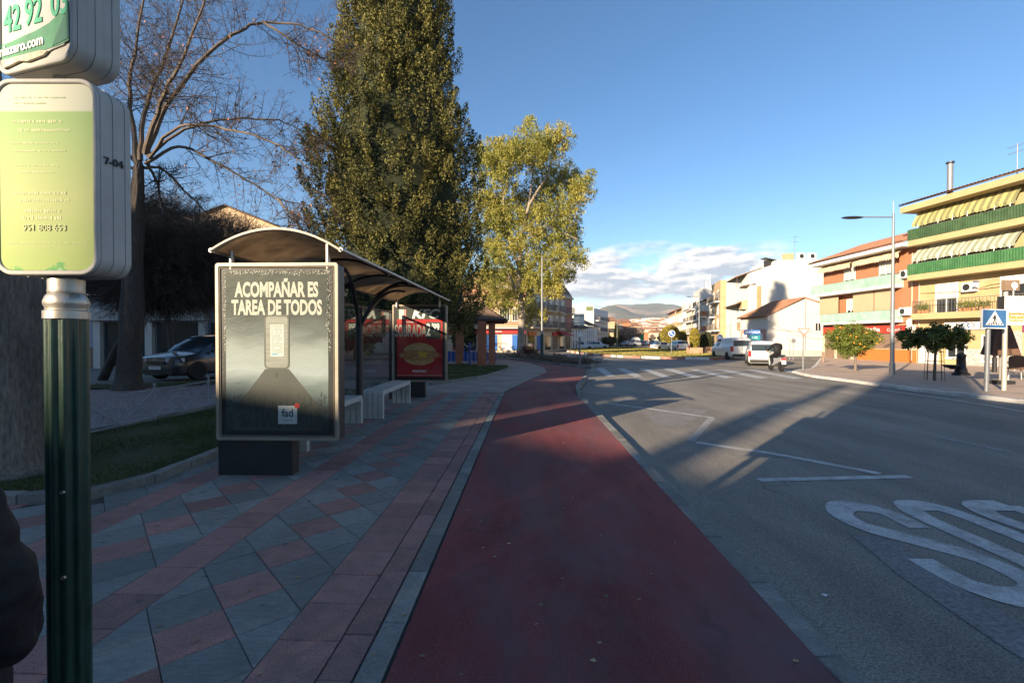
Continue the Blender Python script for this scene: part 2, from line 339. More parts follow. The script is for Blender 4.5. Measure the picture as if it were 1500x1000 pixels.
M_['pave_plaza'] = mat('plaza paving', (0.44, 0.335, 0.265), 0.85, 0.15, 0.8, 0.2, 30, dirt=0.3)
M_['earth'] = mat('earth', (0.11, 0.085, 0.06), 0.95, 0.3, 2.5, 0.6, 30)
M_['ground'] = mat('ground', (0.13, 0.12, 0.10), 0.95, 0.2, 0.02, 0.0)
M_['turf'] = mat('turf', (0.055, 0.065, 0.022), 0.95, 0.4, 3, 0.6, 60, col2=(0.09, 0.075, 0.035))
M_['grass'] = mat('grass blades', (0.05, 0.085, 0.02), 0.8, 0.3, 1.5, 0, island=0.4, col2=(0.12, 0.12, 0.035), transl=0.25)
M_['white_wall'] = mat('white render', (0.55, 0.54, 0.51), 0.85, 0.05, 1.0, 0.1, 30, dirt=0.12, dirtcol=(0.4, 0.38, 0.33))
M_['metal_grey'] = mat('galvanised steel', (0.22, 0.235, 0.25), 0.5, 0.1, 6, 0.05, metal=0.4)
M_['alu'] = mat('brushed aluminium', (0.46, 0.43, 0.38), 0.45, 0.08, 20, 0.05, metal=0.85)
M_['black'] = mat('black plastic', (0.014, 0.014, 0.015), 0.5, 0.2, 5, 0.1)
M_['darkmetal'] = mat('dark painted metal', (0.025, 0.025, 0.027), 0.45, 0.2, 5, 0.05)
M_['rubber'] = mat('tyre rubber', (0.015, 0.015, 0.015), 0.8, 0.2, 20, 0.2)
M_['white_print'] = flat('white print', (0.80, 0.80, 0.77)); M_['black_print'] = flat('black print', (0.02, 0.02, 0.02))
M_['glass'] = glass_dark('window glass', (0.03, 0.035, 0.04)); M_['glass_clear'] = glass_clear('clear glass')
M_['red_sign'] = flat('red sign', (0.45, 0.03, 0.03)); M_['blue_sign'] = flat('blue sign', (0.03, 0.13, 0.42)); M_['white_sign'] = flat('white sign', (0.75, 0.75, 0.73))
M_['frame_white'] = flat('white frame', (0.70, 0.70, 0.68)); M_['shutter'] = mat('roller shutter', (0.62, 0.60, 0.54), 0.6, 0.05, 3, 0)
M_['roof_tile'] = mat('roof tile', (0.30, 0.15, 0.09), 0.85, 0.25, 2.0, 0.4, 20, dirt=0.4, mottle=0.3, dirtcol=(0.10, 0.08, 0.06))
M_['roof_dark'] = mat('dark roof tile', (0.13, 0.085, 0.065), 0.85, 0.25, 2.0, 0.4, 20, mottle=0.3)
# ------------------------------------------------------------------ sheets that follow the ground's fall
YST = [10, 12.5, 15, 17.5, 20, 22.5, 25, 27.5, 30, 35, 40, 50, 60, 80, 110, 200]
def sheet(name, ol, off, m, kind='structure', label=None, cat=None, parent=None, xst=()):
    from mathutils.geometry import tessellate_polygon
    bm = bmesh.new(); vs = [bm.verts.new((x, y, 0)) for x, y in ol]; bm.verts.ensure_lookup_table()
    for tri in tessellate_polygon([[Vector((x, y, 0)) for x, y in ol]]):
        try: bm.faces.new([vs[i] for i in tri])
        except ValueError: pass
    for y in YST:
        bmesh.ops.bisect_plane(bm, geom=bm.verts[:]+bm.edges[:]+bm.faces[:], plane_co=(0, y, 0), plane_no=(0, 1, 0))
    for v in bm.verts: v.co.z = g(v.co.y)+off
    bm.normal_update()
    for f in bm.faces:
        if f.normal.z < 0: f.normal_flip()
    me = bpy.data.meshes.new(name); bm.to_mesh(me); bm.free(); me.update()
    me.materials.append(m); o = link(name, me, parent)
    if parent is None: tag(o, label, cat, None, kind)
    return o
def ribbon2(pts, w0, w1=None):
    """outline of a band of half widths either side of a 2-d polyline"""
    if w1 is None: w1 = w0
    L, Rr = [], []
    for i, p in enumerate(pts):
        a = pts[max(i-1, 0)]; b = pts[min(i+1, len(pts)-1)]; d = Vector((b[0]-a[0], b[1]-a[1])).normalized(); n = Vector((-d.y, d.x))
        L.append((p[0]+n.x*w0, p[1]+n.y*w0)); Rr.append((p[0]-n.x*w1, p[1]-n.y*w1))
    return L, Rr
def strip(name, pts, w, off, m, parent, thick=0):
    L, Rr = ribbon2(pts, w/2); mb = MB(); n = len(pts)
    vs = [(x, y, g(y)+off) for x, y in L]+[(x, y, g(y)+off) for x, y in Rr]
    mb.add(vs, [(i, i+1, n+i+1, n+i) for i in range(n-1)])
    o = mb.build(name, m, parent); me = o.data
    if me.polygons[0].normal.z < 0: me.flip_normals()
    return o
def resample(pts, step):
    out = [Vector(pts[0])]; acc = 0
    for a, b in zip(pts[:-1], pts[1:]):
        a = Vector(a); b = Vector(b); d = (b-a).length; t = step-acc
        while t <= d:
            out.append(a+(b-a)*(t/d)); t += step
        acc = d-(t-step)
    return out
FONT = None
def text(s, size, loc, parent, m, name='lettering', rot=(math.pi/2, 0, 0), sx=1.0, bold=0.0, align='CENTER', ext=0.001, shear=0.0, label=None):
    c = bpy.data.curves.new('txt', 'FONT'); c.body = s; c.size = size; c.align_x = align; c.align_y = 'CENTER'; c.extrude = ext; c.offset = bold; c.shear = shear; c.resolution_u = 3
    o = bpy.data.objects.new('txt', c); COL.objects.link(o)
    dg = bpy.context.evaluated_depsgraph_get(); me = bpy.data.meshes.new_from_object(o.evaluated_get(dg))
    bpy.data.objects.remove(o); bpy.data.curves.remove(c)
    me.materials.clear(); me.materials.append(m)
    q = link(name, me, parent, loc, rot); q.scale = (sx, 1, 1)
    if label: q['label'] = label
    return q
# ================================================================== GROUND
S = math.sin(SUN_AZ); C_ = math.cos(SUN_AZ)
# the base sheet reaching the horizon
bm = bmesh.new()
xs = [-9000, -2000, -400, -100, -40, 0, 40, 100, 400, 2000, 9000]; ys = [-9000, -2000, -400, -60, 0, 10, 15, 20, 25, 30, 40, 60, 80, 110, 300, 1000, 4000, 15000]
grid = [[bm.verts.new((x, y, g(y)-0.35)) for x in xs] for y in ys]
for j in range(len(ys)-1):
    for i in range(len(xs)-1): bm.faces.new((grid[j][i], grid[j][i+1], grid[j+1][i+1], grid[j+1][i]))
me = bpy.data.meshes.new('ground'); bm.to_mesh(me); bm.free(); tag(link('ground', me, m=M_['ground']), kind='structure')

road = sheet('road', [(-70, -45), (45, -45), (45, 60), (60, 150), (110, 330), (30, 330), (22, 150), (8, 88), (-12, 62), (-70, 62)], RD, M_['asphalt'])
# ---- left pavement body (raised block)
KERB_IN = P2([(1224, 993), (1090, 846), (953, 698), (879, 614), (846, 580), (843, 568), (857, 552)])
KERB_IN = [(1.50, -12), (1.55, 0.5)] + KERB_IN
ISL_N = P2([(748, 525), (780, 529), (813, 533), (835, 536.5), (852, 537.5)])
pav_ol = [(-34, -12)] + KERB_IN + P2([(858, 539)]) + ISL_N[::-1] + P2([(700, 520), (640, 519.5)]) + [(-34, 38)]
def lvl(pts): return pts
pave = sheet('pavement', [(-7.4, -12), (1.5, -12)] + KERB_IN[1:] + P2([(858, 539.5), (866, 534), (862, 529.5), (835, 526.5), (770, 520.5), (700, 517)]) + [(-15, 38), (-15, 25.3), (-7.4, 14)], -0.016, M_['grout'])
# far part of the left pavement in plain paving
strip_far = P2([(735, 573), (768, 559.5), (801, 544.5), (797, 538), (775, 531), (745, 527.5), (715, 526)])
sheet('paving', [(-0.27, 12.2)] + strip_far[1:] + [(-14.9, 36), (-14.9, 25.2), (-7.3, 14.1), (-7.3, 12.2)], -0.004, M_['pave_far'], parent=pave)
# ---- cycle path
CL = [(-0.60+0.035*y, y) for y in (-12, 0, 2, 4, 6, 8, 10, 12)]
path_ol = CL + strip_far[1:] + P2([(700, 525.2), (751, 525.8), (813, 533.6), (848, 538.2), (857.5, 540), (855, 551)]) + KERB_IN[2:-1][::-1][0:]  + [(1.55, 0.5), (1.5, -12)]
cyc = sheet('cycle_path', path_ol, 0.001, M_['red_path'])
# ---- grey kerb strip between tiles and cycle path: separate stones
mb_cache = {}
def stone_mesh(key, w, l, h, m, chip=0.004):
    if key not in mb_cache:
        mb = MB(); b = 0.006
        o = [(-w/2, -l/2), (w/2, -l/2), (w/2, l/2), (-w/2, l/2)]; i_ = [(-w/2+b, -l/2+b), (w/2-b, -l/2+b), (w/2-b, l/2-b), (-w/2+b, l/2-b)]
        vs = [(x, y, -h) for x, y in o]+[(x, y, -b) for x, y in o]+[(x, y, 0) for x, y in i_]
        fs = [(k, (k+1) % 4, 4+(k+1) % 4, 4+k) for k in range(4)]+[(4+k, 4+(k+1) % 4, 8+(k+1) % 4, 8+k) for k in range(4)]+[(8, 9, 10, 11)]
        mb.add(vs, fs); mb_cache[key] = mb.mesh('stone', m)
    return mb_cache[key]
SLP = 0.035; ROT = -math.atan(SLP)
def fr(u, v): return (-0.74+u*math.cos(ROT)-v*math.sin(ROT), u*math.sin(ROT)+v*math.cos(ROT))
v = 0.3
while v < 12.3:
    x, y = fr(0.062, v+0.25)
    o = link('kerb_stone', stone_mesh('edge', 0.115, 0.494, 0.05, M_['kerb']), pave, (x, y, 0.004+random.uniform(-.002, .002)+g(y)), (random.uniform(-.006, .006), random.uniform(-.01, .01), ROT))
    v += 0.5
# ---- road kerb
rk = [(1.58, -6), (1.60, 0.5)] + [(x+0.055, y-0.01) for x, y in KERB_IN[2:]]
mid = resample([(p[0], p[1]) for p in rk], 0.62)
for a, b in zip(mid[:-1], mid[1:]):
    if a.y < 1.2: continue
    c = (a+b)/2; d = b-a; ang = math.atan2(d.y, d.x)-math.pi/2
    dz = 0.0 if c.y < 11 else min(0.07, (c.y-11)*0.03)
    link('kerb_stone', stone_mesh('road', 0.125, 0.61, 0.22, M_['kerb']), pave, (c.x, c.y, g(c.y)+0.004+dz+random.uniform(-.003, .003)), (random.uniform(-.006, .006), random.uniform(-.012, .012), ang+random.uniform(-.01, .01)))
# gutter: dark joint along the kerb
gl = [(p.x+0.085, p.y) for p in mid if p.y > 0]
strip('gutter_joint', gl, 0.035, RD+0.004, M_['grout'], road)
# ---- paving tiles
T = 0.30; D = T*math.sqrt(2); GAP = 0.0032
def tile_poly(ol):
    """centred polygon -> mesh; bevelled top"""
    mb = MB(); n = len(ol); cx = sum(p[0] for p in ol)/n; cy = sum(p[1] for p in ol)/n
    def shrink(d):
        out = []
        for k in range(n):
            p0, p1, p2 = Vector(ol[k-1]), Vector(ol[k]), Vector(ol[(k+1) % n])
            e1 = (p1-p0).normalized(); e2 = (p2-p1).normalized(); n1 = Vector((-e1.y, e1.x)); n2 = Vector((-e2.y, e2.x))
            q = (n1+n2); q = q/max(1e-6, q.dot(n1)); out.append(p1+q*d)
        return out
    o = shrink(GAP*0.6); i_ = shrink(GAP*0.6+0.004)
    vs = [(p.x, p.y, -0.02) for p in o]+[(p.x, p.y, -0.003) for p in o]+[(p.x, p.y, 0) for p in i_]
    fs = [(k, (k+1) % n, n+(k+1) % n, n+k) for k in range(n)]+[(n+k, n+(k+1) % n, 2*n+(k+1) % n, 2*n+k) for k in range(n)]+[tuple(range(2*n, 3*n))]
    return vs, fs
h = D/2
SH = {'sq': [(-T/2, -T/2), (T/2, -T/2), (T/2, T/2), (-T/2, T/2)], 'half': [(-T/4, -T/2), (T/4, -T/2), (T/4, T/2), (-T/4, T/2)],
      'dia': [(0, -h), (h, 0), (0, h), (-h, 0)], 'trL': [(-h/3, -h), (2*h/3, 0), (-h/3, h)], 'trR': [(h/3, h), (-2*h/3, 0), (h/3, -h)]}
SHP = {k: tile_poly(v_) for k, v_ in SH.items()}
tmesh = {}
def tm(shape, red):
    k = (shape, red)
    if k not in tmesh:
        mb = MB(); mb.add(*SHP[shape]); tmesh[k] = mb.mesh('paving_slab', M_['tile_red' if red else 'tile_grey'])
    return tmesh[k]
tiles = []
bands = [(-0.15, 'sq'), (-0.375, 'half'), (-0.45-2*D-0.15, 'sq'), (-0.45-4*D-0.45, 'sq'), ]
bands = [(-0.31, 'sq'), (-0.08, 'half'), (-0.46-2*D-0.15, 'sq'), (-0.46-4*D-0.45, 'sq')]
YMAX = 12.2
for uc, shp in bands:
    v = 0.2+random.random()*0.2
    while v < YMAX: tiles.append((shp, True, uc, v)); v += T
for fc in (-0.46-D, -0.46-2*D-0.3-D, -0.46-4*D-0.6-D):
    k = 0
    while k*D < YMAX:
        v = k*D+0.05
        tiles.append(('dia', True, fc, v)); tiles.append(('dia', False, fc-h, v+h)); tiles.append(('dia', False, fc+h, v+h))
        tiles.append(('trL', False, fc-2*h+h/3, v)); tiles.append(('trR', False, fc+2*h-h/3, v)); k += 1
# extra rows toward the flower bed and inside the shelter
uc = -0.46-6*D-0.6-0.15
for j in range(13):
    v = 0.2
    while v < YMAX:
        if uc-j*T > -3.0 or v < 3.8 or v > 20: tiles.append(('sq', (j+int(v/T)) % 3 == 0, uc-j*T, v))
        v += T
def bed_has(x, y): return (x < -3.60 and y > 3.95)
tl = []
for shp, red, u, v in tiles:
    x, y = fr(u, v)
    if bed_has(x, y) or y < 0.6 or x < -6.5: continue
    px = 750+667*x/max(y, .3); vis = (-40 < px < 1500) and y > 1.75
    tl.append((0 if vis else 1, y*y+x*x, shp, red, x, y))
tl.sort(key=lambda q: (q[0], q[1]))
far = {True: MB(), False: MB()}
for i, (nv, d, shp, red, x, y) in enumerate(tl):
    z = random.uniform(-.0016, .0016)
    if i < 296 and nv == 0:
        link('paving_slab', tm(shp, red), pave, (x, y, g(y)+z), (random.uniform(-.004, .004), random.uniform(-.004, .004), ROT))
    else:
        vs, fs = SHP[shp]; c, s_ = math.cos(ROT), math.sin(ROT)
        far[red].add([(x+a*c-b*s_, y+a*s_+b*c, g(y)+e+z) for a, b, e in vs], fs)
for red in (True, False):
    o = far[red].build('paving_slabs', M_['tile_red_i' if red else 'tile_grey_i'], pave); o['kind'] = 'stuff'
# ---- grass beds
def blades(name, pts, n, hgt, m, off=0.0, label=None, width=0.006, parent=None):
    xs_ = [p[0] for p in pts]; ys_ = [p[1] for p in pts]
    P = np.array(pts); out = np.zeros((0, 2))
    while len(out) < n:
        q = np.stack([RNG.uniform(min(xs_), max(xs_), n), RNG.uniform(min(ys_), max(ys_), n)], 1)
        ins = np.zeros(len(q), bool); j = len(P)-1
        for i in range(len(P)):
            c = ((P[i, 1] > q[:, 1]) != (P[j, 1] > q[:, 1])) & (q[:, 0] < (P[j, 0]-P[i, 0])*(q[:, 1]-P[i, 1])/(P[j, 1]-P[i, 1]+1e-12)+P[i, 0]); ins ^= c; j = i
        out = np.concatenate([out, q[ins]])
    out = out[:n]; gz = np.vectorize(g)(out[:, 1])+off
    hh = hgt*RNG.uniform(.35, 1.1, n)*(0.6+0.5*np.sin(out[:, 0]*3.1)*np.cos(out[:, 1]*2.3)); a = RNG.uniform(0, 6.28, n); ww = width*RNG.uniform(.6, 1.3, n)
    V = np.zeros((n, 3, 3)); V[:, 0] = np.stack([out[:, 0]-ww*np.cos(a), out[:, 1]-ww*np.sin(a), gz], 1); V[:, 1] = np.stack([out[:, 0]+ww*np.cos(a), out[:, 1]+ww*np.sin(a), gz], 1)
    V[:, 2] = np.stack([out[:, 0]+RNG.normal(0, .5, n)*hh, out[:, 1]+RNG.normal(0, .5, n)*hh, gz+hh], 1)
    me = rawmesh(name, V.reshape(-1, 3), np.arange(3*n).reshape(n, 3), m); o = link(name, me, parent)
    if parent is None: tag(o, label, 'grass', kind='stuff')
    else: o['kind'] = 'stuff'
    return o
bed = [(-9, 4.02), (-4.25, 4.02), (-3.82, 4.14), (-3.66, 4.45), (-3.66, 8), (-3.5, 12.5), (-5.9, 13.5), (-6.0, 8.6), (-6.2, 6.6), (-6.3, 6.0), (-9, 5.4)]
sheet('grass_bed', bed, 0.02, M_['turf'])
blades('grass', bed, 60000, 0.05, M_['grass'], 0.02, 'short dark grass in the shaded bed left of the bus shelter', 0.005)
bk = resample([(-8.8, 3.98), (-4.27, 3.98), (-3.86, 4.06), (-3.66, 4.25), (-3.60, 4.5), (-3.58, 8), (-3.44, 12.5)], 0.5)
for a, b in zip(bk[:-1], bk[1:]):
    c = (a+b)/2; d = b-a
    link('kerb_stone', stone_mesh('bedk', 0.11, 0.49, 0.10, M_['kerb']), pave, (c.x, c.y, g(c.y)+0.085+random.uniform(-.006, .006)), (random.uniform(-.02, .02), random.uniform(-.05, .05), math.atan2(d.y, d.x)-math.pi/2+random.uniform(-.03, .03)))
# inner promenade left of the bed, with its own edging and a strip of turf, then the side road
sheet('promenade', [(-30, 5.6), (-9.2, 5.6), (-6.4, 6.15), (-6.25, 7), (-6.1, 9), (-6.0, 13.6), (-6.2, 17), (-12, 12.9), (-30, 10)], 0.006, mat('promenade paving', (0.23, 0.18, 0.165), 0.85, 0.2, 2, 0.3, 40, dirt=0.5))
prom_k = resample([(-9.5, 5.55), (-6.4, 6.1), (-6.2, 7), (-6.05, 9), (-5.95, 13.5)], 0.6)
for a, b in zip(prom_k[:-1], prom_k[1:]):
    c = (a+b)/2; d = b-a
    link('kerb_stone', stone_mesh('bedk2', 0.10, 0.59, 0.10, M_['kerb']), pave, (c.x, c.y, g(c.y)+0.09), (0, 0, math.atan2(d.y, d.x)-math.pi/2))
tb = [(-30, 10.1), (-12.1, 13.0), (-6.3, 17.1), (-7.0, 18.0), (-12.6, 14.6), (-30, 11.6)]
sheet('turf_strip', tb, 0.03, M_['turf']); blades('grass', tb, 14000, 0.07, M_['grass'], 0.03, 'strip of turf between the inner promenade and the side road', 0.009)
sheet('side_road', [(-60, 11.7), (-30, 11.7), (-12.7, 14.7), (-7.1, 18.1), (-5.5, 24), (-16, 25.2), (-60, 25.2)], -0.02, M_['asphalt'])
# second bed beyond the shelter
bed2 = P2([(640, 560), (656, 558), (709, 551), (735, 543), (747, 538), (742, 536), (700, 534.5), (640, 534)])
sheet('grass_bed', bed2, 0.03, M_['turf']); blades('grass', bed2, 22000, 0.08, M_['grass'], 0.03, 'patch of pale grass beyond the shelter beside the cycle path', 0.01)
bk = resample(P2([(630, 564), (656, 560), (709, 552.6), (737, 544), (749, 538)]), 0.8)
for a, b in zip(bk[:-1], bk[1:]):
    c = (a+b)/2; d = b-a
    link('kerb_stone', stone_mesh('bedk3', 0.14, 0.79, 0.10, M_['kerb']), pave, (c.x, c.y, g(c.y)+0.08), (0, 0, math.atan2(d.y, d.x)-math.pi/2))
# planted island with the street lamp
isl = P2([(740, 524.2), (780, 528.5), (813, 532.5), (848, 537), (862, 537), (867, 533), (858, 529), (830, 526), (790, 522.5), (755, 520.5)])
sheet('planting_island', isl, 0.05, M_['earth'])
ik = resample(P2([(738, 524.8), (780, 529.2), (813, 533.2), (848, 538), (864, 538), (870, 533.5), (861, 529)]), 1.0)
for a, b in zip(ik[:-1], ik[1:]):
    c = (a+b)/2; d = b-a
    link('kerb_stone', stone_mesh('islk', 0.15, 0.98, 0.2, M_['kerb']), pave, (c.x, c.y, g(c.y)+0.10), (0, 0, math.atan2(d.y, d.x)-math.pi/2))
# ---- road markings
mk = road
def rline(pix, w, m='line', name='road_line'):
    pts = [Vector(p) for p in P2(pix, RD)]; pts = [tuple(p) for p in resample([tuple(p) for p in pts], 1.0)]+[tuple(pts[-1])]
    return strip(name, pts, w, RD+0.004, M_[m], mk)
rline([(893, 591), (1045, 612)], 0.10)
rline([(1043, 612), (1012, 646)], 0.12, 'line_worn')
rline([(1020, 648), (1150, 667), (1290, 694)], 0.12)
rline([(1112, 703), (1332, 698)], 0.11)
rline([(1080, 665), (1150, 669)], 0.05, 'line_worn')
rline([(860, 574), (935, 579)], 0.10, 'line_worn')
rline([(890, 592), (940, 581)], 0.10, 'line_worn')
rline([(1285, 570), (1380, 583), (1500, 603)], 0.11)
rline([(1210, 563), (1345, 574)], 0.10, 'line_worn')
rline([(1130, 598), (1160, 601)], 0.10)
rline([(1375, 640), (1490, 664)], 0.08, 'line_worn')
rline([(872, 537.5), (1000, 537), (1110, 541)], 0.10, 'line_worn')
# zebra crossing
p0 = W(884, 547, RD); p1 = W(1215, 563, RD)
z0, z1 = Vector(W(877, 540.2, RD)[:2]), Vector(W(1238, 561.5, RD)[:2])
n0, n1 = Vector(W(893, 554.5, RD)[:2]), Vector(W(1300, 576.5, RD)[:2])
for k in range(9):
    tu, tv = 873+29*k+1.2*k*k, 539.3+.4*k; dx, dv, w_ = 17.5+9*k, 13+.1*k, 11+k
    q = [Vector(W(a, b, RD)[:2]) for a, b in ((tu, tv), (tu+w_, tv), (tu+w_+dx*1.0, tv+dv*.92), (tu+dx, tv+dv))]
    mb = MB(); nn = 6; vs = []
    for j in range(nn+1):
        for e0, e1 in ((q[0], q[3]), (q[1], q[2])):
            p = e0+(e1-e0)*(j/nn); vs.append((p.x, p.y, g(p.y)+RD+0.009))
    mb.add(vs, [(2*j, 2*j+1, 2*j+3, 2*j+2) for j in range(nn)])
    o = mb.build('crossing_stripe', M_['line'], mk)
    if o.data.polygons[0].normal.z < 0: o.data.flip_normals()
# BUS lettering, read by drivers coming toward us: seen from here as S U B upside down
def letter(strokes, x0, y0, w, L, name, sw=0.172):
    mb = MB()
    for st in strokes:
        # st in unit box, x right, y up (as seen from the camera side); smooth by Catmull-Rom
        P = [Vector((x0+px*w, y0+py*L)) for px, py in st]; Q = []
        for i in range(len(P)-1):
            a = P[max(i-1, 0)]; b = P[i]; c = P[i+1]; d = P[min(i+2, len(P)-1)]
            for k in range(6):
                t = k/6; Q.append(0.5*((2*b)+(c-a)*t+(2*a-5*b+4*c-d)*t*t+(3*b-a-3*c+d)*t**3))
        Q.append(P[-1])
        A, B = [], []
        for i, p in enumerate(Q):
            dd = (Q[min(i+1, len(Q)-1)]-Q[max(i-1, 0)]).normalized(); n = Vector((-dd.y, dd.x))
            hw = Vector((n.x*sw/2, n.y*sw*1.5/2)); A.append(p+hw); B.append(p-hw)
        zz = RD+0.004+0.0012*strokes.index(st); vs = [(p.x, p.y, zz) for p in A]+[(p.x, p.y, zz) for p in B]; k = len(Q)
        mb.add(vs, [(i, i+1, k+i+1, k+i) for i in range(k-1)])
    o = mb.build(name, M_['line'], mk)
    for p in o.data.polygons:
        pass
    bm = bmesh.new(); bm.from_mesh(o.data)
    for f in bm.faces:
        if f.normal.z < 0: f.normal_flip()
    bm.to_mesh(o.data); bm.free(); return o
LW, LL = 0.47, 1.58
S_ = [[(0.98, 0.66), (0.95, 0.88), (0.5, 0.965), (0.1, 0.86), (0.08, 0.68), (0.5, 0.52), (0.92, 0.34), (0.9, 0.12), (0.5, 0.035), (0.05, 0.12), (0.02, 0.34)]]
U_ = [[(0.1, 0.0), (0.1, 0.4), (0.1, 0.78), (0.25, 0.94), (0.5, 0.97), (0.78, 0.94), (0.92, 0.78), (0.92, 0.4), (0.92, 0.0)]]
B_ = [[(0.92, 0.0), (0.92, 0.5), (0.92, 0.96)], [(0.9, 0.965), (0.3, 0.955), (0.07, 0.82), (0.14, 0.62), (0.4, 0.53), (0.9, 0.53)], [(0.4, 0.53), (0.1, 0.42), (0.04, 0.2), (0.3, 0.045), (0.9, 0.035)]]
YB = 2.58
letter(S_, 2.80, YB, LW, LL, 'painted_letter'); letter(U_, 3.44, YB, LW, LL, 'painted_letter'); letter(B_, 4.07, YB, LW, LL, 'painted_letter')
# repaired patches in the asphalt
sheet('asphalt_patch', [(2.62, 0.8), (2.98, 0.8), (2.78, 1.5), (2.70, 2.1), (2.74, 2.8), (2.86, 3.4), (2.62, 3.5), (2.48, 2.9), (2.42, 2.2), (2.48, 1.5)][::-1], RD+0.0035, mat('tar patch', (0.150, 0.152, 0.155), 0.7, 0.15, 3, 0.3, 90, mottle=0.4), parent=road)
sheet('asphalt_patch', P2([(945, 603), (1000, 598), (1040, 600), (1000, 625), (960, 622)], RD), RD+0.003, mat('tar patch pale', (0.19, 0.18, 0.17), 0.8, 0.15, 3, 0.3, 90, mottle=0.4), parent=road)
# ---- right pavement / plaza
RKP = [(11.75, -20), (11.75, 6), (11.8, 10.5), (11.9, 13.3), (12.5, 16.5), (13.0, 19.8), (14.2, 22.9), (15.2, 24.0), (16.6, 25.2), (20.4, 30.5), (29.7, 43.6)]
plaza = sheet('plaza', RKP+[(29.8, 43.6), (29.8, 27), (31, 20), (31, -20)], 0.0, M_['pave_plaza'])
rkr = resample(RKP[1:], 0.9)
for a, b in zip(rkr[:-1], rkr[1:]):
    c = (a+b)/2; d = b-a
    link('kerb_stone', stone_mesh('rk', 0.15, 0.88, 0.2, M_['kerb_white']), plaza, (c.x-0.02, c.y, g(c.y)+0.012), (0, 0, math.atan2(d.y, d.x)-math.pi/2))
# ---- roundabout
RB = [(829, 513.5), (845, 516), (862, 518.3), (885, 520.2), (915, 521.8), (950, 523), (985, 524), (1020, 524.5), (1050, 525), (1062, 524), (1050, 519.5), (1010, 514.5), (960, 510.3), (930, 508.8), (880, 508.2), (840, 509.5)]
rb = P2(RB, 0.05)
sheet('roundabout_lawn', rb, 0.10, mat('sunlit lawn', (0.20, 0.20, 0.045), 0.95, 0.35, 0.35, 0.4, 20, col2=(0.36, 0.27, 0.09), dirt=0.2))
blades('grass', rb, 30000, 0.16, mat('lawn blades', (0.17, 0.19, 0.04), 0.8, 0.3, .3, 0, island=0.35, col2=(0.38, 0.29, 0.09), transl=0.2), 0.10, 'yellow green lawn of the roundabout island', 0.05)
rr = resample(rb[:10], 2.1)
rbk = sheet('roundabout_kerb', [(p.x, p.y) for p in rr]+[(p.x+0.3, p.y+1.2) for p in rr[::-1]], 0.09, M_['kerb_white'])
for i, (a, b) in enumerate(zip(rr[:-1], rr[1:])):
    c = (a+b)/2; d = b-a
    link('kerb_stone', stone_mesh('rb%d' % (i % 2), 0.35, 2.0, 0.3, M_['kerb_white' if i % 2 else 'kerb_red']), rbk, (c.x, c.y, g(c.y)+0.14), (0, 0, math.atan2(d.y, d.x)-math.pi/2))
# far pavements at the foot of the buildings
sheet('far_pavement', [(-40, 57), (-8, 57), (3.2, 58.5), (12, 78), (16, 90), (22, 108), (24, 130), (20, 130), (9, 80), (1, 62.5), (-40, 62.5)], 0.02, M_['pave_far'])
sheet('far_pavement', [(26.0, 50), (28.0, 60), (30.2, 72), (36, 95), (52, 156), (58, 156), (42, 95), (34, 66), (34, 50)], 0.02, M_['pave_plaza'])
# litter
for (u, v_), lab in (((533, 642), 'crumpled white paper scrap on the paving before the nearer bench'), ((1215, 877), 'squashed white paper scrap on the road below the painted letters'), ((401, 640), None)):
    if not lab: continue
    p = W(u, v_, RD if u > 1000 else 0); mb = MB()
    vs = [(random.uniform(-.04, .04), random.uniform(-.04, .04), 0.004+random.uniform(0, .02)) for _ in range(9)]
    mb.add(vs, [(0, 1, 2), (2, 3, 4), (4, 5, 0), (5, 6, 7), (7, 8, 1), (1, 3, 6), (0, 8, 4)])
    tag(mb.build('paper_scrap', flat('paper', (0.7, 0.7, 0.7)), None, (p.x, p.y, p.z+0.005)), lab, 'litter')
mb = MB()
for k in range(160):
    x = random.uniform(-3.4, 1.3); y = 1.9+9*random.random()**1.3; a = random.random()*6.28; r = random.uniform(.006, .02)
    mb.add([(x+r*math.cos(a+q), y+r*math.sin(a+q)*.7, 0.006+random.uniform(0, .006)) for q in (0, 1.7, 3.2, 4.6)], [(0, 1, 2, 3)])
tag(mb.build('fallen_leaves', mat('dry leaf', (0.30, 0.22, 0.11), 0.8, 0.3, 3, 0, island=0.5)), 'tiny dry leaves and grit scattered over paving and cycle path', 'leaf litter', kind='stuff')
# ================================================================== NEAR OBJECTS
# ---- bus stop sign
M_['pole_green'] = mat('dark green enamel', (0.012, 0.045, 0.030), 0.38, 0.3, 4, 0.08, 60, coat=0.25, dirt=0.6, dirtcol=(0.045, 0.06, 0.05), dscale=7, mottle=0.3, stretch=(1, 1, .3))
M_['case_white'] = mat('weathered white casing', (0.44, 0.43, 0.40), 0.6, 0.06, 4, 0.05, 60, spec=0.2, dirt=0.5, dirtcol=(0.27, 0.255, 0.22), dscale=6, stretch=(1, 1, .25))
stop = thing('bus_stop_sign', 'green fluted bus stop pole with two white rounded timetable cases at the left edge', 'bus stop sign', (-1.178, 1.205, 0))
mb = MB(); mb.lathe([(0.0445, 0), (0.0445, 1.515)], 96, flute=10, fd=0.17); mb.build('pole', M_['pole_green'], stop, smooth=True, ang=60)
mb = MB()
for z in (0.35, 0.83, 1.05):
    mb = MB(); mb.tube([(0.022, -0.036, z), (0.023, -0.043, z)], 0.005, 8); mb.build('bolt', M_['alu'], stop)
mb = MB(); mb.lathe([(0.0465, 1.497), (0.0465, 1.517), (0.042, 1.520), (0.042, 1.526), (0.0455, 1.534), (0.0458, 1.542), (0.041, 1.556), (0.036, 1.563), (0.0375, 1.568), (0.0365, 1.575), (0.037, 1.60)], 48)
mb.build('collar', M_['alu'], stop, smooth=True, ang=30)
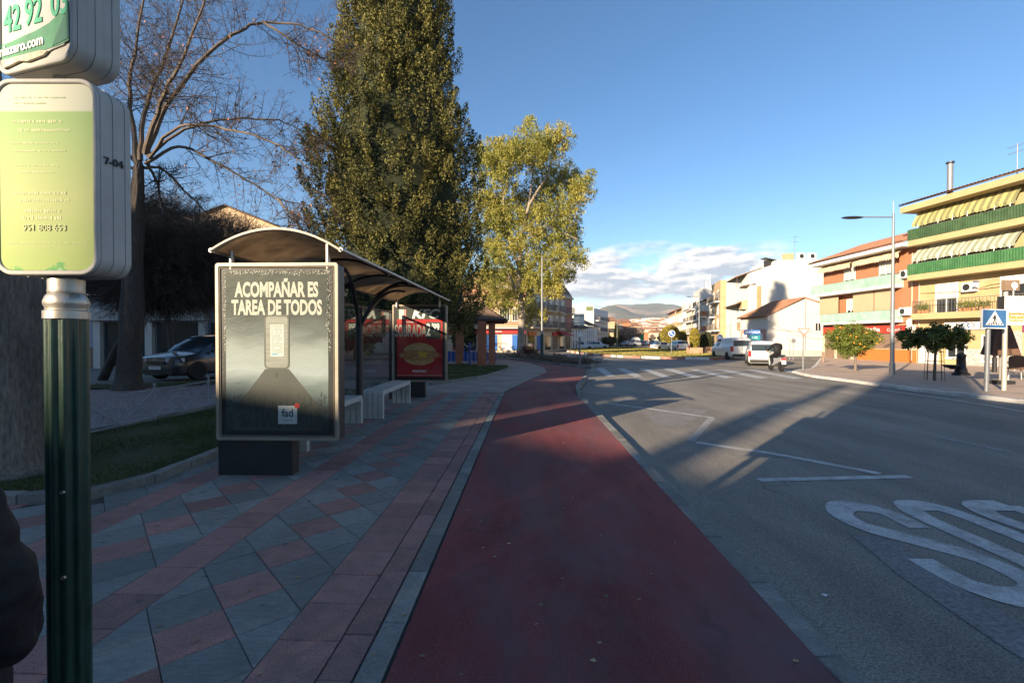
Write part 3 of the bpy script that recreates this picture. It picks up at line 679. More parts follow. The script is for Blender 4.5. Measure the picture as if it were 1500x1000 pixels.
mb = MB(); mb.lathe([(0.021, 1.60), (0.021, 2.9)], 24); mb.build('upper_pole', M_['case_white'], stop, smooth=True)
def case(parent, w, h, cz, d, name, label, rz, cx, cy=0):
    o = thing(name, None, None, (cx, cy, cz), rz); o.parent = parent; o['label'] = label
    for k in ('category',):
        if k in o: del o[k]
    n = 5; t = d/n
    mb = MB()
    for k in range(n):
        y0 = -d/2+k*t
        mb.prism_xz(rrect(w-0.003*(k % 2), h-0.003*(k % 2), 0.045, 8), y0+0.0012, y0+t)
        mb.prism_xz(rrect(w-0.008, h-0.008, 0.043, 8), y0, y0+0.0012)
    mb.build('casing', M_['case_white'], o, smooth=True, ang=35)
    mb = MB(); mb.ring_xz(rrect(w, h, 0.045, 8), rrect(w-0.022, h-0.022, 0.036, 8), -d/2-0.010, -d/2+0.001); mb.build('frame', M_['case_white'], o, smooth=True, bevel=0.003)
    return o
low = case(stop, 0.262, 0.492, 1.852, 0.092, 'timetable_case', 'lower case with a faded green notice', 0.0, 0.003)
# faded green notice, with some glare put into its pale colours
def notice_mat():
    m, nt, b = nodes_of('faded green notice'); N = nt.nodes; Lk = nt.links
    tc = N.new('ShaderNodeTexCoord'); sep = N.new('ShaderNodeSeparateXYZ'); Lk.new(tc.outputs['Object'], sep.inputs[0])
    r = N.new('ShaderNodeValToRGB'); mr = N.new('ShaderNodeMapRange'); mr.inputs[1].default_value = -0.24; mr.inputs[2].default_value = 0.24; Lk.new(sep.outputs[2], mr.inputs[0]); Lk.new(mr.outputs[0], r.inputs[0])
    e = r.color_ramp.elements; e[0].position = 0.0; e[0].color = (0.28, 0.37, 0.12, 1); e[1].position = 0.84; e[1].color = (0.23, 0.36, 0.14, 1)
    x = e.new(0.40); x.color = (0.345, 0.40, 0.17, 1); x = e.new(0.85); x.color = (0.45, 0.47, 0.38, 1)
    n = N.new('ShaderNodeTexNoise'); n.inputs['Scale'].default_value = 9; n.inputs['Detail'].default_value = 7; Lk.new(tc.outputs['Object'], n.inputs['Vector'])
    # peeled patches toward the bottom edge
    ad = N.new('ShaderNodeMath'); ad.operation = 'MULTIPLY_ADD'; Lk.new(sep.outputs[2], ad.inputs[0]); ad.inputs[1].default_value = -2.6; ad.inputs[2].default_value = -0.52
    a2 = N.new('ShaderNodeMath'); a2.operation = 'ADD'; Lk.new(ad.outputs[0], a2.inputs[0]); Lk.new(n.outputs[0], a2.inputs[1])
    m3 = N.new('ShaderNodeMapRange'); m3.inputs[1].default_value = 0.56; m3.inputs[2].default_value = 0.58; Lk.new(a2.outputs[0], m3.inputs[0])
    mx = N.new('ShaderNodeMix'); mx.data_type = 'RGBA'; Lk.new(m3.outputs[0], mx.inputs[0]); Lk.new(r.outputs[0], mx.inputs[6]); mx.inputs[7].default_value = (0.10, 0.30, 0.09, 1)
    m4 = N.new('ShaderNodeMapRange'); m4.inputs[1].default_value = 0.60; m4.inputs[2].default_value = 0.66; m4.inputs[4].default_value = 0.8; Lk.new(a2.outputs[0], m4.inputs[0])
    m5 = N.new('ShaderNodeMix'); m5.data_type = 'RGBA'; Lk.new(m4.outputs[0], m5.inputs[0]); Lk.new(mx.outputs[2], m5.inputs[6]); m5.inputs[7].default_value = (0.55, 0.58, 0.42, 1)
    Lk.new(m5.outputs[2], b.inputs['Base Color']); b.inputs['Roughness'].default_value = 0.55; b.inputs['Specular IOR Level'].default_value = 0.12
    bp = N.new('ShaderNodeBump'); bp.inputs['Strength'].default_value = 0.25; bp.inputs['Distance'].default_value = 0.006; Lk.new(n.outputs[0], bp.inputs['Height']); Lk.new(bp.outputs[0], b.inputs['Normal'])
    return m
mb = MB(); mb.prism_xz(rrect(0.238, 0.468, 0.034, 8), -0.0515, -0.040); ntc = mb.build('notice', notice_mat(), low)
pale = flat('faded pale print', (0.42, 0.46, 0.23)); grn = flat('sign green print', (0.04, 0.33, 0.19)); olv = flat('olive print', (0.30, 0.38, 0.22))
rows = [(0.204, 0.009, 'xxxx xxxxxxxx xxx xxxxxx', olv), (0.188, 0.008, 'xxx xx xxxxxx', olv)]
def fineprint(parent, x0, x1, z, hh, m, y=-0.0522, rr=random.Random(3)):
    mb = MB(); x = x0
    while x < x1:
        w = rr.uniform(.0025, .0055); mb.box(x, min(x+w, x1), y, y+0.0008, z-hh/2*rr.uniform(.4, 1), z+hh/2*rr.uniform(.4, 1)); x += w+(0.0012 if rr.random() < .82 else 0.006)
    return mb
mb = MB()
for z, a, b_, hh in ((0.140, -.085, .04, .008), (0.118, -.07, .06, .008), (0.085, -.09, .03, .004), (0.066, -.08, .05, .004), (0.03, -.085, .035, .004), (0.012, -.07, .02, .004), (-0.04, -.08, .05, .008), (-0.058, -.07, .06, .008), (-0.085, -.055, .035, .010), (-0.103, -.06, .04, .010), (-0.165, -.10, .10, .003)):
    q = fineprint(None, a, b_, z, hh, pale); mb.add(q.v, q.f)
mb.build('print', pale, low)['kind'] = 'stuff'
mb = MB()
for z in (0.200, 0.186):
    q = fineprint(None, -.08, .05 if z > .19 else .0, z, .004, olv); mb.add(q.v, q.f)
mb.build('print', olv, low)['kind'] = 'stuff'
text('951 808 653', 0.022, (-0.005, -0.0525, -0.128), low, pale, 'number')
text('7-04', 0.026, (0.1325, -0.008, 0.052), low, M_['black_print'], 'number', rot=(math.pi/2, R(-8), math.pi/2), sx=1.25, bold=0.0006)
up = case(stop, 0.285, 0.50, 2.375, 0.095, 'timetable_case', 'upper case with a torn green and white phone number notice', R(-16), -0.008)
mb = MB(); mb.prism_xz(rrect(0.268, 0.476, 0.034, 8), -0.046, -0.044); mb.build('backing', M_['black'], up)
mb = MB(); ol = [(-0.131, 0.235), (0.131, 0.235), (0.129, 0.06), (0.119, 0.0), (0.127, -0.06), (0.122, -0.13), (0.128, -0.18), (0.10, -0.206), (0.06, -0.210), (0.03, -0.216), (0.0, -0.212), (-0.04, -0.219), (-0.131, -0.22)]
mb.prism_xz(ol, -0.0515, -0.049); shp = mb.build('notice', flat('white notice', (0.42, 0.42, 0.395), 0.6), up)
# green swoosh
mb = MB(); top = [(-0.131, -0.168), (-0.09, -0.166), (-0.05, -0.160), (0.0, -0.155), (0.05, -0.145), (0.09, -0.128), (0.122, -0.105)]; bot = [(0.118, -0.175), (0.122, -0.200), (0.08, -0.206), (0.04, -0.208), (0.0, -0.209), (-0.131, -0.209)]
mb.prism_xz(top+bot, -0.0525, -0.0514); sw = mb.build('swoosh', mat('mottled green print', (0.045, 0.20, 0.10), 0.5, 0.3, 14, 0.1, 12), up)  # green tone varied by noise
mb = MB(); mb.prism_xz([(0.062, -0.205), (0.122, -0.115), (0.124, -0.195)], -0.0535, -0.0524); mb.build('fold', flat('dark green print', (0.015, 0.12, 0.07), 0.5), up)
mb = MB(); mb.prism_xz([(-0.131, -0.209), (0.02, -0.208), (0.045, -0.213), (0.03, -0.222), (-0.03, -0.227), (-0.06, -0.221), (-0.131, -0.232)], -0.0545, -0.050); mb.build('torn_edge', mat('torn paper', (0.52, 0.46, 0.36), 0.9, 0.3, 30, 0.6, 60), up)
text('42', 0.092, (-0.087, -0.0527, -0.112), up, grn, 'number', sx=0.72, bold=0.0016)
text('92', 0.092, (-0.006, -0.0527, -0.108), up, grn, 'number', sx=0.72, bold=0.0016)
text('03', 0.092, (0.090, -0.0527, -0.104), up, grn, 'number', sx=0.72, bold=0.0016)
text('nlazaro.com', 0.036, (-0.052, -0.0537, -0.186), up, M_['white_print'], 'web_address', sx=0.95, bold=0.0008, rot=(math.pi/2, R(-2), 0))
# ---- person in black at the very edge of the frame
def skin_obj(name, verts, edges, radii, m, parent=None, root=0, sub=2, loc=(0, 0, 0), rot=(0, 0, 0)):
    me = bpy.data.meshes.new(name); me.from_pydata([tuple(v) for v in verts], edges, []); o = link(name, me, parent, loc, rot); me.materials.append(m)
    sk = o.modifiers.new('skin', 'SKIN'); sk.use_smooth_shade = True
    for i, r in enumerate(radii):
        d = me.skin_vertices[0].data[i]; d.radius = r if isinstance(r, tuple) else (r, r); d.use_root = (i == root)
    ss = o.modifiers.new('sub', 'SUBSURF'); ss.levels = sub; ss.render_levels = sub
    return o
M_['skin'] = mat('skin', (0.42, 0.24, 0.17), 0.55, 0.1, 8, 0.05); M_['hair'] = mat('dark hair', (0.02, 0.015, 0.012), 0.6, 0.3, 40, 0.4)
M_['coat'] = mat('black padded coat', (0.006, 0.006, 0.008), 0.75, 0.3, 6, 0.6, 14); M_['jeans'] = mat('dark trousers', (0.02, 0.022, 0.03), 0.85, 0.3, 8, 0.4, 80)
def cfold(t):
    o = [c for c in bpy.data.objects if c.parent == t and c.name.startswith('coat')][-1]
    tx = bpy.data.textures.new('folds', 'CLOUDS'); tx.noise_scale = 0.11; d = o.modifiers.new('folds', 'DISPLACE'); d.texture = tx; d.strength = 0.05; d.mid_level = 0.5; d.texture_coords = 'GLOBAL'
    o.modifiers['sub'].levels = o.modifiers['sub'].render_levels = 4
def person(name, label, loc, rz, coatm, legm):
    t = thing(name, label, 'person', loc, rz)
    V = [(0, 0, 0.94), (0, 0.01, 1.08), (0, 0.02, 1.24), (0, 0.02, 1.38), (0, 0.01, 1.46), (0, 0, 1.52), (0, -0.01, 1.60),
         (-0.10, 0, 0.88), (-0.105, 0, 0.48), (-0.11, 0.02, 0.09), (-0.11, -0.12, 0.035), (0.10, 0, 0.88), (0.105, 0, 0.48), (0.11, 0.02, 0.09), (0.11, -0.12, 0.035),
         (-0.13, 0.02, 1.35), (-0.26, 0.03, 1.08), (-0.19, -0.05, 0.86), (0.13, 0.02, 1.35), (0.26, 0.03, 1.08), (0.19, -0.05, 0.86)]
    E = [(0, 1), (1, 2), (2, 3), (3, 4), (4, 5), (5, 6), (0, 7), (7, 8), (8, 9), (9, 10), (0, 11), (11, 12), (12, 13), (13, 14), (3, 15), (15, 16), (16, 17), (3, 18), (18, 19), (19, 20)]
    Rr = [(0.15, 0.11), (0.145, 0.105), (0.145, 0.11), (0.11, 0.10), 0.055, 0.052, 0.05, 0.085, 0.058, 0.042, 0.035, 0.085, 0.058, 0.042, 0.035, 0.045, 0.03, 0.03, 0.045, 0.03, 0.03]
    skin_obj('body', V, E, Rr, M_['skin'], t)
    V2 = [(0, 0, 0.22), (0, 0, 0.94), (0, 0.01, 1.08), (0, 0.02, 1.20), (0, 0.02, 1.32), (0, 0.01, 1.475), (-0.135, 0.02, 1.34), (-0.245, 0.03, 1.08), (-0.23, -0.05, 0.84), (0.135, 0.02, 1.34), (0.245, 0.03, 1.08), (0.23, -0.05, 0.84)]
    E2 = [(0, 1), (1, 2), (2, 3), (3, 4), (4, 5), (4, 6), (6, 7), (7, 8), (4, 9), (9, 10), (10, 11)]
    skin_obj('coat', V2, E2, [(0.30, 0.18), (0.245, 0.16), (0.185, 0.14), (0.165, 0.135), (0.14, 0.12), 0.07, 0.075, 0.068, 0.06, 0.075, 0.068, 0.06], coatm, t); cfold(t)
    V3 = [(0, 0, 0.93), (-0.10, 0, 0.88), (-0.105, 0, 0.48), (-0.11, 0.02, 0.10), (0.10, 0, 0.88), (0.105, 0, 0.48), (0.11, 0.02, 0.10)]
    skin_obj('trousers', V3, [(0, 1), (1, 2), (2, 3), (0, 4), (4, 5), (5, 6)], [(0.15, 0.12), 0.105, 0.075, 0.062, 0.105, 0.075, 0.062], legm, t)
    for s in (-1, 1):
        mb = MB(); mb.ball((s*0.11, -0.055, 0.045), 0.05, 12, 0, (0.9, 2.6, 0.9)); mb.build('shoe', M_['black'], t, smooth=True)
        # hand: palm, four curled fingers and a thumb
        hx, hy, hz = s*0.15, -0.05, 0.86
        mb = MB(); mb.ball((hx, hy, hz), 0.04, 10, 0, (0.45, 0.85, 1.1))
        for k in range(4):
            y = hy-0.028+0.018*k; Lf = (0.066, 0.075, 0.07, 0.055)[k]
            mb.tube([(hx, y, hz-0.03), (hx, y, hz-0.03-Lf*.5), (hx-s*0.015, y, hz-0.03-Lf*.85), (hx-s*0.03, y, hz-0.03-Lf*.9)], [0.009, 0.009, 0.008, 0.006], 7)
        mb.tube([(hx, hy-0.03, hz+0.01), (hx-s*0.012, hy-0.05, hz-0.02), (hx-s*0.018, hy-0.052, hz-0.045)], [0.011, 0.010, 0.008], 7)
        mb.build('hand', M_['skin'], t, smooth=True)
    mb = MB(); mb.ball((0, -0.01, 1.65), 0.1, 16, 0, (0.78, 0.95, 1.2)); mb.ball((0, -0.105, 1.64), 0.016, 8, 0, (0.8, 1.1, 1.6))
    for s in (-1, 1): mb.ball((s*0.08, 0.0, 1.645), 0.025, 8, 0, (0.35, 0.8, 1.2))
    mb.build('head', M_['skin'], t, smooth=True)
    mb = MB()
    for s in (-1, 1): mb = MB(); mb.ball((s*0.03, -0.092, 1.66), 0.011, 8); mb.build('eye', M_['black_print'], t, smooth=True)
    mb = MB(); mb.box(-0.022, 0.022, -0.102, -0.094, 1.598, 1.604); mb.build('mouth', flat('lips', (0.35, 0.12, 0.1)), t)
    mb = MB(); mb.ball((0, 0.018, 1.68), 0.106, 16, 0, (0.82, 0.93, 1.08)); mb.build('hair', M_['hair'], t, smooth=True)
    return t
person('person', 'person in a dark coat beside the bus stop pole, cut by the left edge', (-1.185, 0.80, 0), R(184), M_['coat'], M_['jeans'])
# ---- bus shelter, its two poster cases and benches
SR = -math.atan(0.03)
def sl(x, y): return (x, y)
sh = thing('bus_shelter', 'vaulted bus shelter with dark Y-shaped posts and a glass back wall', 'bus shelter', (-2.27, 7.8, 0), SR)
def arc(w, z0, rise, n=16, t=0.0):
    pts = []
    for k in range(n+1):
        a = -1+2*k/n; pts.append((a*(w/2), z0+rise*(1-a*a)+t))
    return pts
RW = 1.29
up_, lo_ = arc(RW, 2.315, 0.215), arc(RW, 2.303, 0.215)
M_['canopy'] = mat('smoked canopy sheet', (0.42, 0.34, 0.25), 0.5, 0.35, 2.0, 0.1, 10, dirt=0.7, dirtcol=(0.10, 0.085, 0.07), transl=0.6)
# roof panels between ribs
ribs = [-3.22, -1.6, 0.0, 1.6, 3.22]
for a, b in zip(ribs[:-1], ribs[1:]):
    mb = MB(); mb.prism_xz(up_+lo_[::-1], a+0.012, b-0.012); mb.build('roof_panel', M_['canopy'], sh, smooth=True)
mb = MB()
for s in (-1, 1):
    mb.tube([(s*(RW/2+0.015), -3.24, 2.318), (s*(RW/2+0.015), 3.24, 2.318)], 0.022, 10)
mb.build('gutter_tube', M_['alu'], sh, smooth=True)
M_['rib'] = mat('pale rib trim', (0.34, 0.31, 0.26), 0.5, 0.1, 6, 0)
for y in (-3.24, 3.24):
    mb = MB(); mb.prism_xz(arc(RW+0.03, 2.322, 0.217)+arc(RW+0.03, 2.302, 0.214)[::-1], y-0.02, y+0.02); mb.build('arch_trim', M_['rib'], sh)
for y in ribs[1:-1]:
    mb = MB(); mb.prism_xz(arc(RW, 2.301, 0.215)+arc(RW, 2.270, 0.212)[::-1], y-0.02, y+0.02); mb.build('roof_rib', M_['darkmetal'], sh)
for y in (0.05,):
    mb = MB(); mb.tube([(-0.37, y, 0), (-0.37, y, 1.85)], 0.06, 14); mb.build('post', M_['darkmetal'], sh, smooth=True)
    for dx, dy in ((0.85, 0.0), (-0.24, 0.0), (0.37, 1.55), (0.37, -1.55)):
        pts = [(-0.37, y, 1.6)]
        for k in range(1, 9):
            t = k/8; x = -0.37+dx*t; yy = y+dy*t; pts.append((x, yy, min(1.6+0.78*(1-(1-t)**2.4), 2.275+0.205*(1-(x/(RW/2))**2))))
        mb = MB(); mb.tube(pts, [0.034]*5+[0.026]*4, 8); mb.build('arm', M_['darkmetal'], sh, smooth=True)
for y in (-3.05, 3.05):
    for x in (-0.57, 0.45):
        mb = MB(); mb.tube([(x, y, 2.15), (x, y, 2.31+0.21*(1-(x/(RW/2))**2)-0.01)], 0.025, 10); mb.build('roof_stub', M_['alu'], sh, smooth=True)
for a, b in ((-2.85, -1.05), (-0.95, 0.85), (0.95, 2.75)):
    mb = MB(); mb.box(-0.655, -0.645, a, b, 0.25, 2.0); mb.build('glass_panel', M_['glass_clear'], sh)
for y in (-2.9, -1.0, 0.9, 2.8):
    mb = MB(); mb.box(-0.68, -0.62, y-0.025, y+0.025, 0, 2.05); mb.build('glass_post', M_['darkmetal'], sh)
mb = MB(); mb.box(-0.67, -0.63, -2.9, 2.8, 2.0, 2.04); mb.build('glass_rail', M_['darkmetal'], sh)
def poster_case(label, x0, y0, w=1.292, zb=0.372, zt=2.215, d=0.17, ped=(0.0, 0.79)):
    t = thing('poster_case', label, 'poster case', (x0, y0, 0), SR)
    cx, cz, h = w/2, (zb+zt)/2, zt-zb
    mb = MB(); mb.prism_xz(rrect(w-0.01, h-0.01, 0.02, 3, cx, cz), 0.012, d); mb.build('cabinet', M_['darkmetal'], t, bevel=0.005)
    mb = MB(); mb.ring_xz(rrect(w, h, 0.03, 4, cx, cz), rrect(w-0.072, h-0.072, 0.012, 4, cx, cz), -0.012, 0.014)
    mb.ring_xz(rrect(w-0.09, h-0.09, 0.012, 4, cx, cz), rrect(w-0.102, h-0.102, 0.012, 4, cx, cz), -0.008, 0.014)
    mb.build('frame', bpy.data.materials.get('anodised frame') or mat('anodised frame', (0.27, 0.24, 0.19), 0.5, 0.15, 8, 0.05, metal=0.3), t, bevel=0.006)
    mb = MB(); mb.box(0.06, w-0.06, 0.002, 0.011, zb+0.06, zt-0.06); mb.build('mask', M_['black'], t)
    mb = MB(); mb.box(ped[0], ped[1], 0.02, d-0.01, 0, zb+0.005); mb.build('pedestal', M_['darkmetal'], t, bevel=0.004)
    return t
def poster_mat():
    m, nt, b = nodes_of('storm poster print'); N = nt.nodes; Lk = nt.links
    tc = N.new('ShaderNodeTexCoord'); sep = N.new('ShaderNodeSeparateXYZ'); Lk.new(tc.outputs['Object'], sep.inputs[0])
    n = N.new('ShaderNodeTexNoise'); n.inputs['Scale'].default_value = 2.2; n.inputs['Detail'].default_value = 7; n.inputs['Distortion'].default_value = 0.3
    mp = N.new('ShaderNodeMapping'); mp.inputs['Scale'].default_value = (1, 1, 2.2); Lk.new(tc.outputs['Object'], mp.inputs[0]); Lk.new(mp.outputs[0], n.inputs['Vector'])
    ad = N.new('ShaderNodeMath'); ad.operation = 'MULTIPLY_ADD'; Lk.new(n.outputs[0], ad.inputs[0]); ad.inputs[1].default_value = 0.35; Lk.new(sep.outputs[2], ad.inputs[2])
    mr = N.new('ShaderNodeMapRange'); mr.inputs[1].default_value = 0.6; mr.inputs[2].default_value = 2.35; Lk.new(ad.outputs[0], mr.inputs[0])
    r = N.new('ShaderNodeValToRGB'); Lk.new(mr.outputs[0], r.inputs[0]); e = r.color_ramp.elements
    e[0].position = 0; e[0].color = (0.022, 0.036, 0.034, 1); e[1].position = 1; e[1].color = (0.032, 0.042, 0.035, 1)
    for p, c in ((0.18, (0.05, 0.075, 0.078)), (0.28, (0.12, 0.155, 0.165)), (0.38, (0.30, 0.345, 0.36)), (0.50, (0.26, 0.30, 0.30)), (0.62, (0.095, 0.115, 0.115)), (0.74, (0.032, 0.041, 0.040))):
        x = e.new(p); x.color = (*c, 1)
    Lk.new(r.outputs[0], b.inputs['Base Color']); b.inputs['Roughness'].default_value = 0.5; b.inputs['Specular IOR Level'].default_value = 0.25
    w = N.new('ShaderNodeTexNoise'); w.inputs['Scale'].default_value = 6; w.inputs['Detail'].default_value = 5; w.inputs['Distortion'].default_value = 1.5; Lk.new(mp.outputs[0], w.inputs['Vector'])
    bp = N.new('ShaderNodeBump'); bp.inputs['Strength'].default_value = 0.16; bp.inputs['Distance'].default_value = 0.02; Lk.new(w.outputs[0], bp.inputs['Height']); Lk.new(bp.outputs[0], b.inputs['Normal'])
    return m
pc = poster_case('near poster case at the shelter end with a grey charity poster of a phone', -3.085, 4.745)
mb = MB(); mb.box(0.105, 1.185, -0.002, 0.0, 0.475, 2.11); po = mb.build('poster', poster_mat(), pc)
cream = flat('cream print', (0.46, 0.45, 0.40)); 
text('ACOMPAÑAR ES', 0.208, (0.645, -0.0028, 1.93), po, cream, 'headline', sx=0.565, bold=0.0085)
text('TAREA DE TODOS', 0.208, (0.645, -0.0028, 1.745), po, cream, 'headline', sx=0.55, bold=0.0085)
road_m = mat('print dark road', (0.05, 0.054, 0.048), 0.5, 0.15, 6, 0)
mb = MB(); mb.prism_xz([(0.52, 1.115), (0.77, 1.115), (1.11, 0.70), (1.11, 0.475), (0.20, 0.475), (0.20, 0.70)], -0.0032, -0.0025); mb.build('printed_road', road_m, po)
crowd = MB(); rr_ = random.Random(5)
for k in range(430):
    t = rr_.random()**0.8; z = 0.86-0.37*t; x = rr_.uniform(0.12, 1.17); s = 0.015+0.03*t
    if abs(x-0.645) < 0.1 and t < 0.25: continue
    le = rr_.uniform(-.3, .3)*s
    crowd.prism_xz([(x-s*.14, z), (x+s*.14, z), (x+s*.2+le*.4, z+s*.9), (x+s*.1+le, z+s*1.5), (x-s*.1+le, z+s*1.5), (x-s*.2+le*.4, z+s*.9)], -0.0040-0.0001*(k % 8), -0.0034)
o = crowd.build('printed_crowd', flat('print near black', (0.03, 0.038, 0.036)), po); o['kind'] = 'stuff'
mb = MB(); mb.prism_xz([(0.638, 1.03), (0.648, 1.03), (0.650, 1.065), (0.636, 1.065)], -0.0042, -0.0033); mb.ball((0.643, -0.0037, 1.072), 0.006, 8, 0, (1, .1, 1)); mb.build('printed_figure', M_['black_print'], po)
ph = MB(); ph.ring_xz(rrect(0.265, 0.56, 0.045, 6, 0.645, 1.395), rrect(0.232, 0.527, 0.032, 6, 0.645, 1.395), -0.0052, -0.0033); ph.build('printed_phone', flat('print phone edge', (0.10, 0.105, 0.09)), po)
mb = MB(); mb.prism_xz(rrect(0.234, 0.529, 0.033, 6, 0.645, 1.395), -0.0046, -0.0033); q = mb.build('printed_screen', mat('print screen', (0.22, 0.23, 0.21), 0.5, 0.25, 20, 0, stretch=(0.2, 1, 4)), po)
mb = MB(); mb.box(0.578, 0.718, -0.0052, -0.0046, 1.245, 1.575); mb.build('printed_message', flat('print white', (0.52, 0.52, 0.50)), po)
q2 = MB(); rr_ = random.Random(9)
for k in range(14):
    z = 1.56-k*0.0205; x = 0.59
    while x < 0.70:
        w = rr_.uniform(.006, .02)
        if rr_.random() < .88: q2.box(x, min(.705, x+w), -0.0056, -0.0052, z-0.004, z+0.004)
        x += w+0.004
q2.build('printed_lines', flat('print grey', (0.18, 0.19, 0.18)), po)['kind'] = 'stuff'
mb = MB(); mb.box(0.59, 0.66, -0.0056, -0.0052, 1.262, 1.275); mb.build('printed_link', flat('print blue', (0.05, 0.30, 0.50)), po)
mb = MB(); mb.box(0.655, 0.855, -0.0052, -0.0042, 0.545, 0.735); q = mb.build('printed_badge', flat('print badge', (0.55, 0.57, 0.56)), po)
text('fad', 0.115, (0.755, -0.0056, 0.655), po, flat('print navy', (0.03, 0.045, 0.055)), 'logo_word', sx=0.9, bold=0.002)
text('juventud', 0.030, (0.755, -0.0056, 0.585), po, flat('print grey2', (0.25, 0.26, 0.26)), 'small_print')
mb = MB(); mb.disc_xz(0.855, 0.735, 0.028, -0.0062, -0.0052); mb.build('printed_dot', flat('print red', (0.55, 0.05, 0.04)), po)
# peeled flecks along the top and right of the poster
fl = MB(); rr_ = random.Random(11)
for k in range(420):
    if rr_.random() < .5: x = rr_.uniform(0.09, 1.2); z = 2.115+rr_.gauss(0, .014)
    else: x = rr_.choice((0.098+rr_.gauss(0, .006), 1.192+rr_.gauss(0, .012))); z = rr_.uniform(1.3, 2.12)
    s = rr_.uniform(.002, .009); fl.prism_xz([(x-s, z), (x, z-s*.6), (x+s, z+s*.4), (x+s*.1, z+s)], -0.0045, -0.0028)
o = fl.build('peeled_flecks', flat('paper flecks', (0.42, 0.42, 0.38)), po); o['kind'] = 'stuff'
mb = MB(); mb.box(0.07, 1.225, -0.0085, -0.0075, 0.44, 2.15); mb.build('glass_pane', glass_clear('poster glass', (0.95, 0.96, 0.95), 0.0, 0.02), pc)
# second poster
pc2 = poster_case('far poster case at the other shelter end with a red burger poster', -2.862, 10.90, 1.305, 0.372, 2.215, 0.17, (0.42, 0.78))
red_p = mat('red poster print', (0.42, 0.018, 0.022), 0.4, 0.25, 2, 0); mb = MB(); mb.box(0.105, 1.20, -0.002, 0.0, 0.49, 2.12); po = mb.build('poster', red_p, pc2)
mb = MB(); mb.box(0.105, 1.20, -0.0030, -0.0020, 1.865, 2.12); q = mb.build('printed_band', flat('print band', (0.035, 0.045, 0.04)), po)
text('KFC', 0.30, (0.78, -0.0036, 1.985), po, M_['white_print'], 'logo_word', sx=1.15, bold=0.012, shear=0.25)
mb = MB(); mb.box(0.16, 0.33, -0.0036, -0.003, 1.87, 2.10); mb.build('printed_square', flat('print pale square', (0.62, 0.60, 0.58)), po)
for x in (0.285, 0.318): mb = MB(); mb.box(x, x+0.018, -0.0040, -0.0036, 1.87, 2.10); mb.build('printed_stripe', M_['red_sign'], po)
text('LA CRUJIENTE', 0.045, (0.45, -0.003, 1.80), po, M_['white_print'], 'small_print', bold=0.001)
text('SOBRADA', 0.40, (0.435, -0.003, 1.575), po, cream, 'headline', sx=0.42, bold=0.008)
mb = MB(); mb.box(0.80, 1.165, -0.003, -0.002, 1.40, 1.80); q = mb.build('printed_price_box', flat('print price dark', (0.03, 0.04, 0.035)), po)
text('2', 0.42, (0.865, -0.0036, 1.60), po, M_['white_print'], 'price', sx=0.5, bold=0.008); text("'99", 0.25, (1.04, -0.0036, 1.665), po, M_['white_print'], 'price', sx=0.62, bold=0.006)
bun = mat('print bun', (0.42, 0.22, 0.08), 0.5, 0.5, 9, 0, col2=(0.62, 0.42, 0.2)); chk = mat('print chicken', (0.28, 0.10, 0.035), 0.5, 0.6, 22, 0, col2=(0.55, 0.30, 0.12))
def blob(x, z, rx, rz, n=40, a0=0, a1=360, wob=0.0, seed=1):
    r_ = random.Random(seed); return [(x+rx*(1+r_.uniform(-wob, wob))*math.cos(R(a0+(a1-a0)*k/n)), z+rz*(1+r_.uniform(-wob, wob))*math.sin(R(a0+(a1-a0)*k/n))) for k in range(n)]
mb = MB(); mb.prism_xz(blob(0.65, 1.09, 0.39, 0.21, 40, 0, 181), -0.0028, -0.002); mb.prism_xz(blob(0.65, 0.93, 0.36, 0.16, 40, 180, 361), -0.0028, -0.002); mb.build('printed_bun', bun, po)
mb = MB(); mb.prism_xz(blob(0.65, 1.01, 0.49, 0.13, 60, 0, 360, 0.13, 4), -0.0036, -0.0028); mb.build('printed_chicken', chk, po)
mb = MB(); mb.prism_xz([(0.60, 1.10), (0.86, 1.07), (0.80, 0.94), (0.74, 0.98), (0.70, 0.93)], -0.0042, -0.0036); mb.build('printed_cheese', flat('print cheese', (0.60, 0.42, 0.04)), po)
mb = MB()
for k in range(26):
    a = random.uniform(0, 3.14); x = 0.65+0.33*math.cos(a)*random.random(); z = 1.12+0.12*math.sin(a)*random.random(); mb.prism_xz(blob(x, z, .014, .007, 6), -0.0032, -0.0028)
mb.build('printed_seeds', cream, po)
text('BURGER DE POLLO', 0.07, (0.65, -0.003, 0.625), po, M_['white_print'], 'small_print', sx=0.55, bold=0.002)
mb = MB(); mb.box(0.11, 1.19, -0.0030, -0.002, 0.525, 0.531); mb.build('printed_rule', M_['white_print'], po)
mb = MB(); mb.box(0.07, 1.235, -0.0085, -0.0075, 0.44, 2.15); mb.build('glass_pane', bpy.data.materials['poster glass'], pc2)
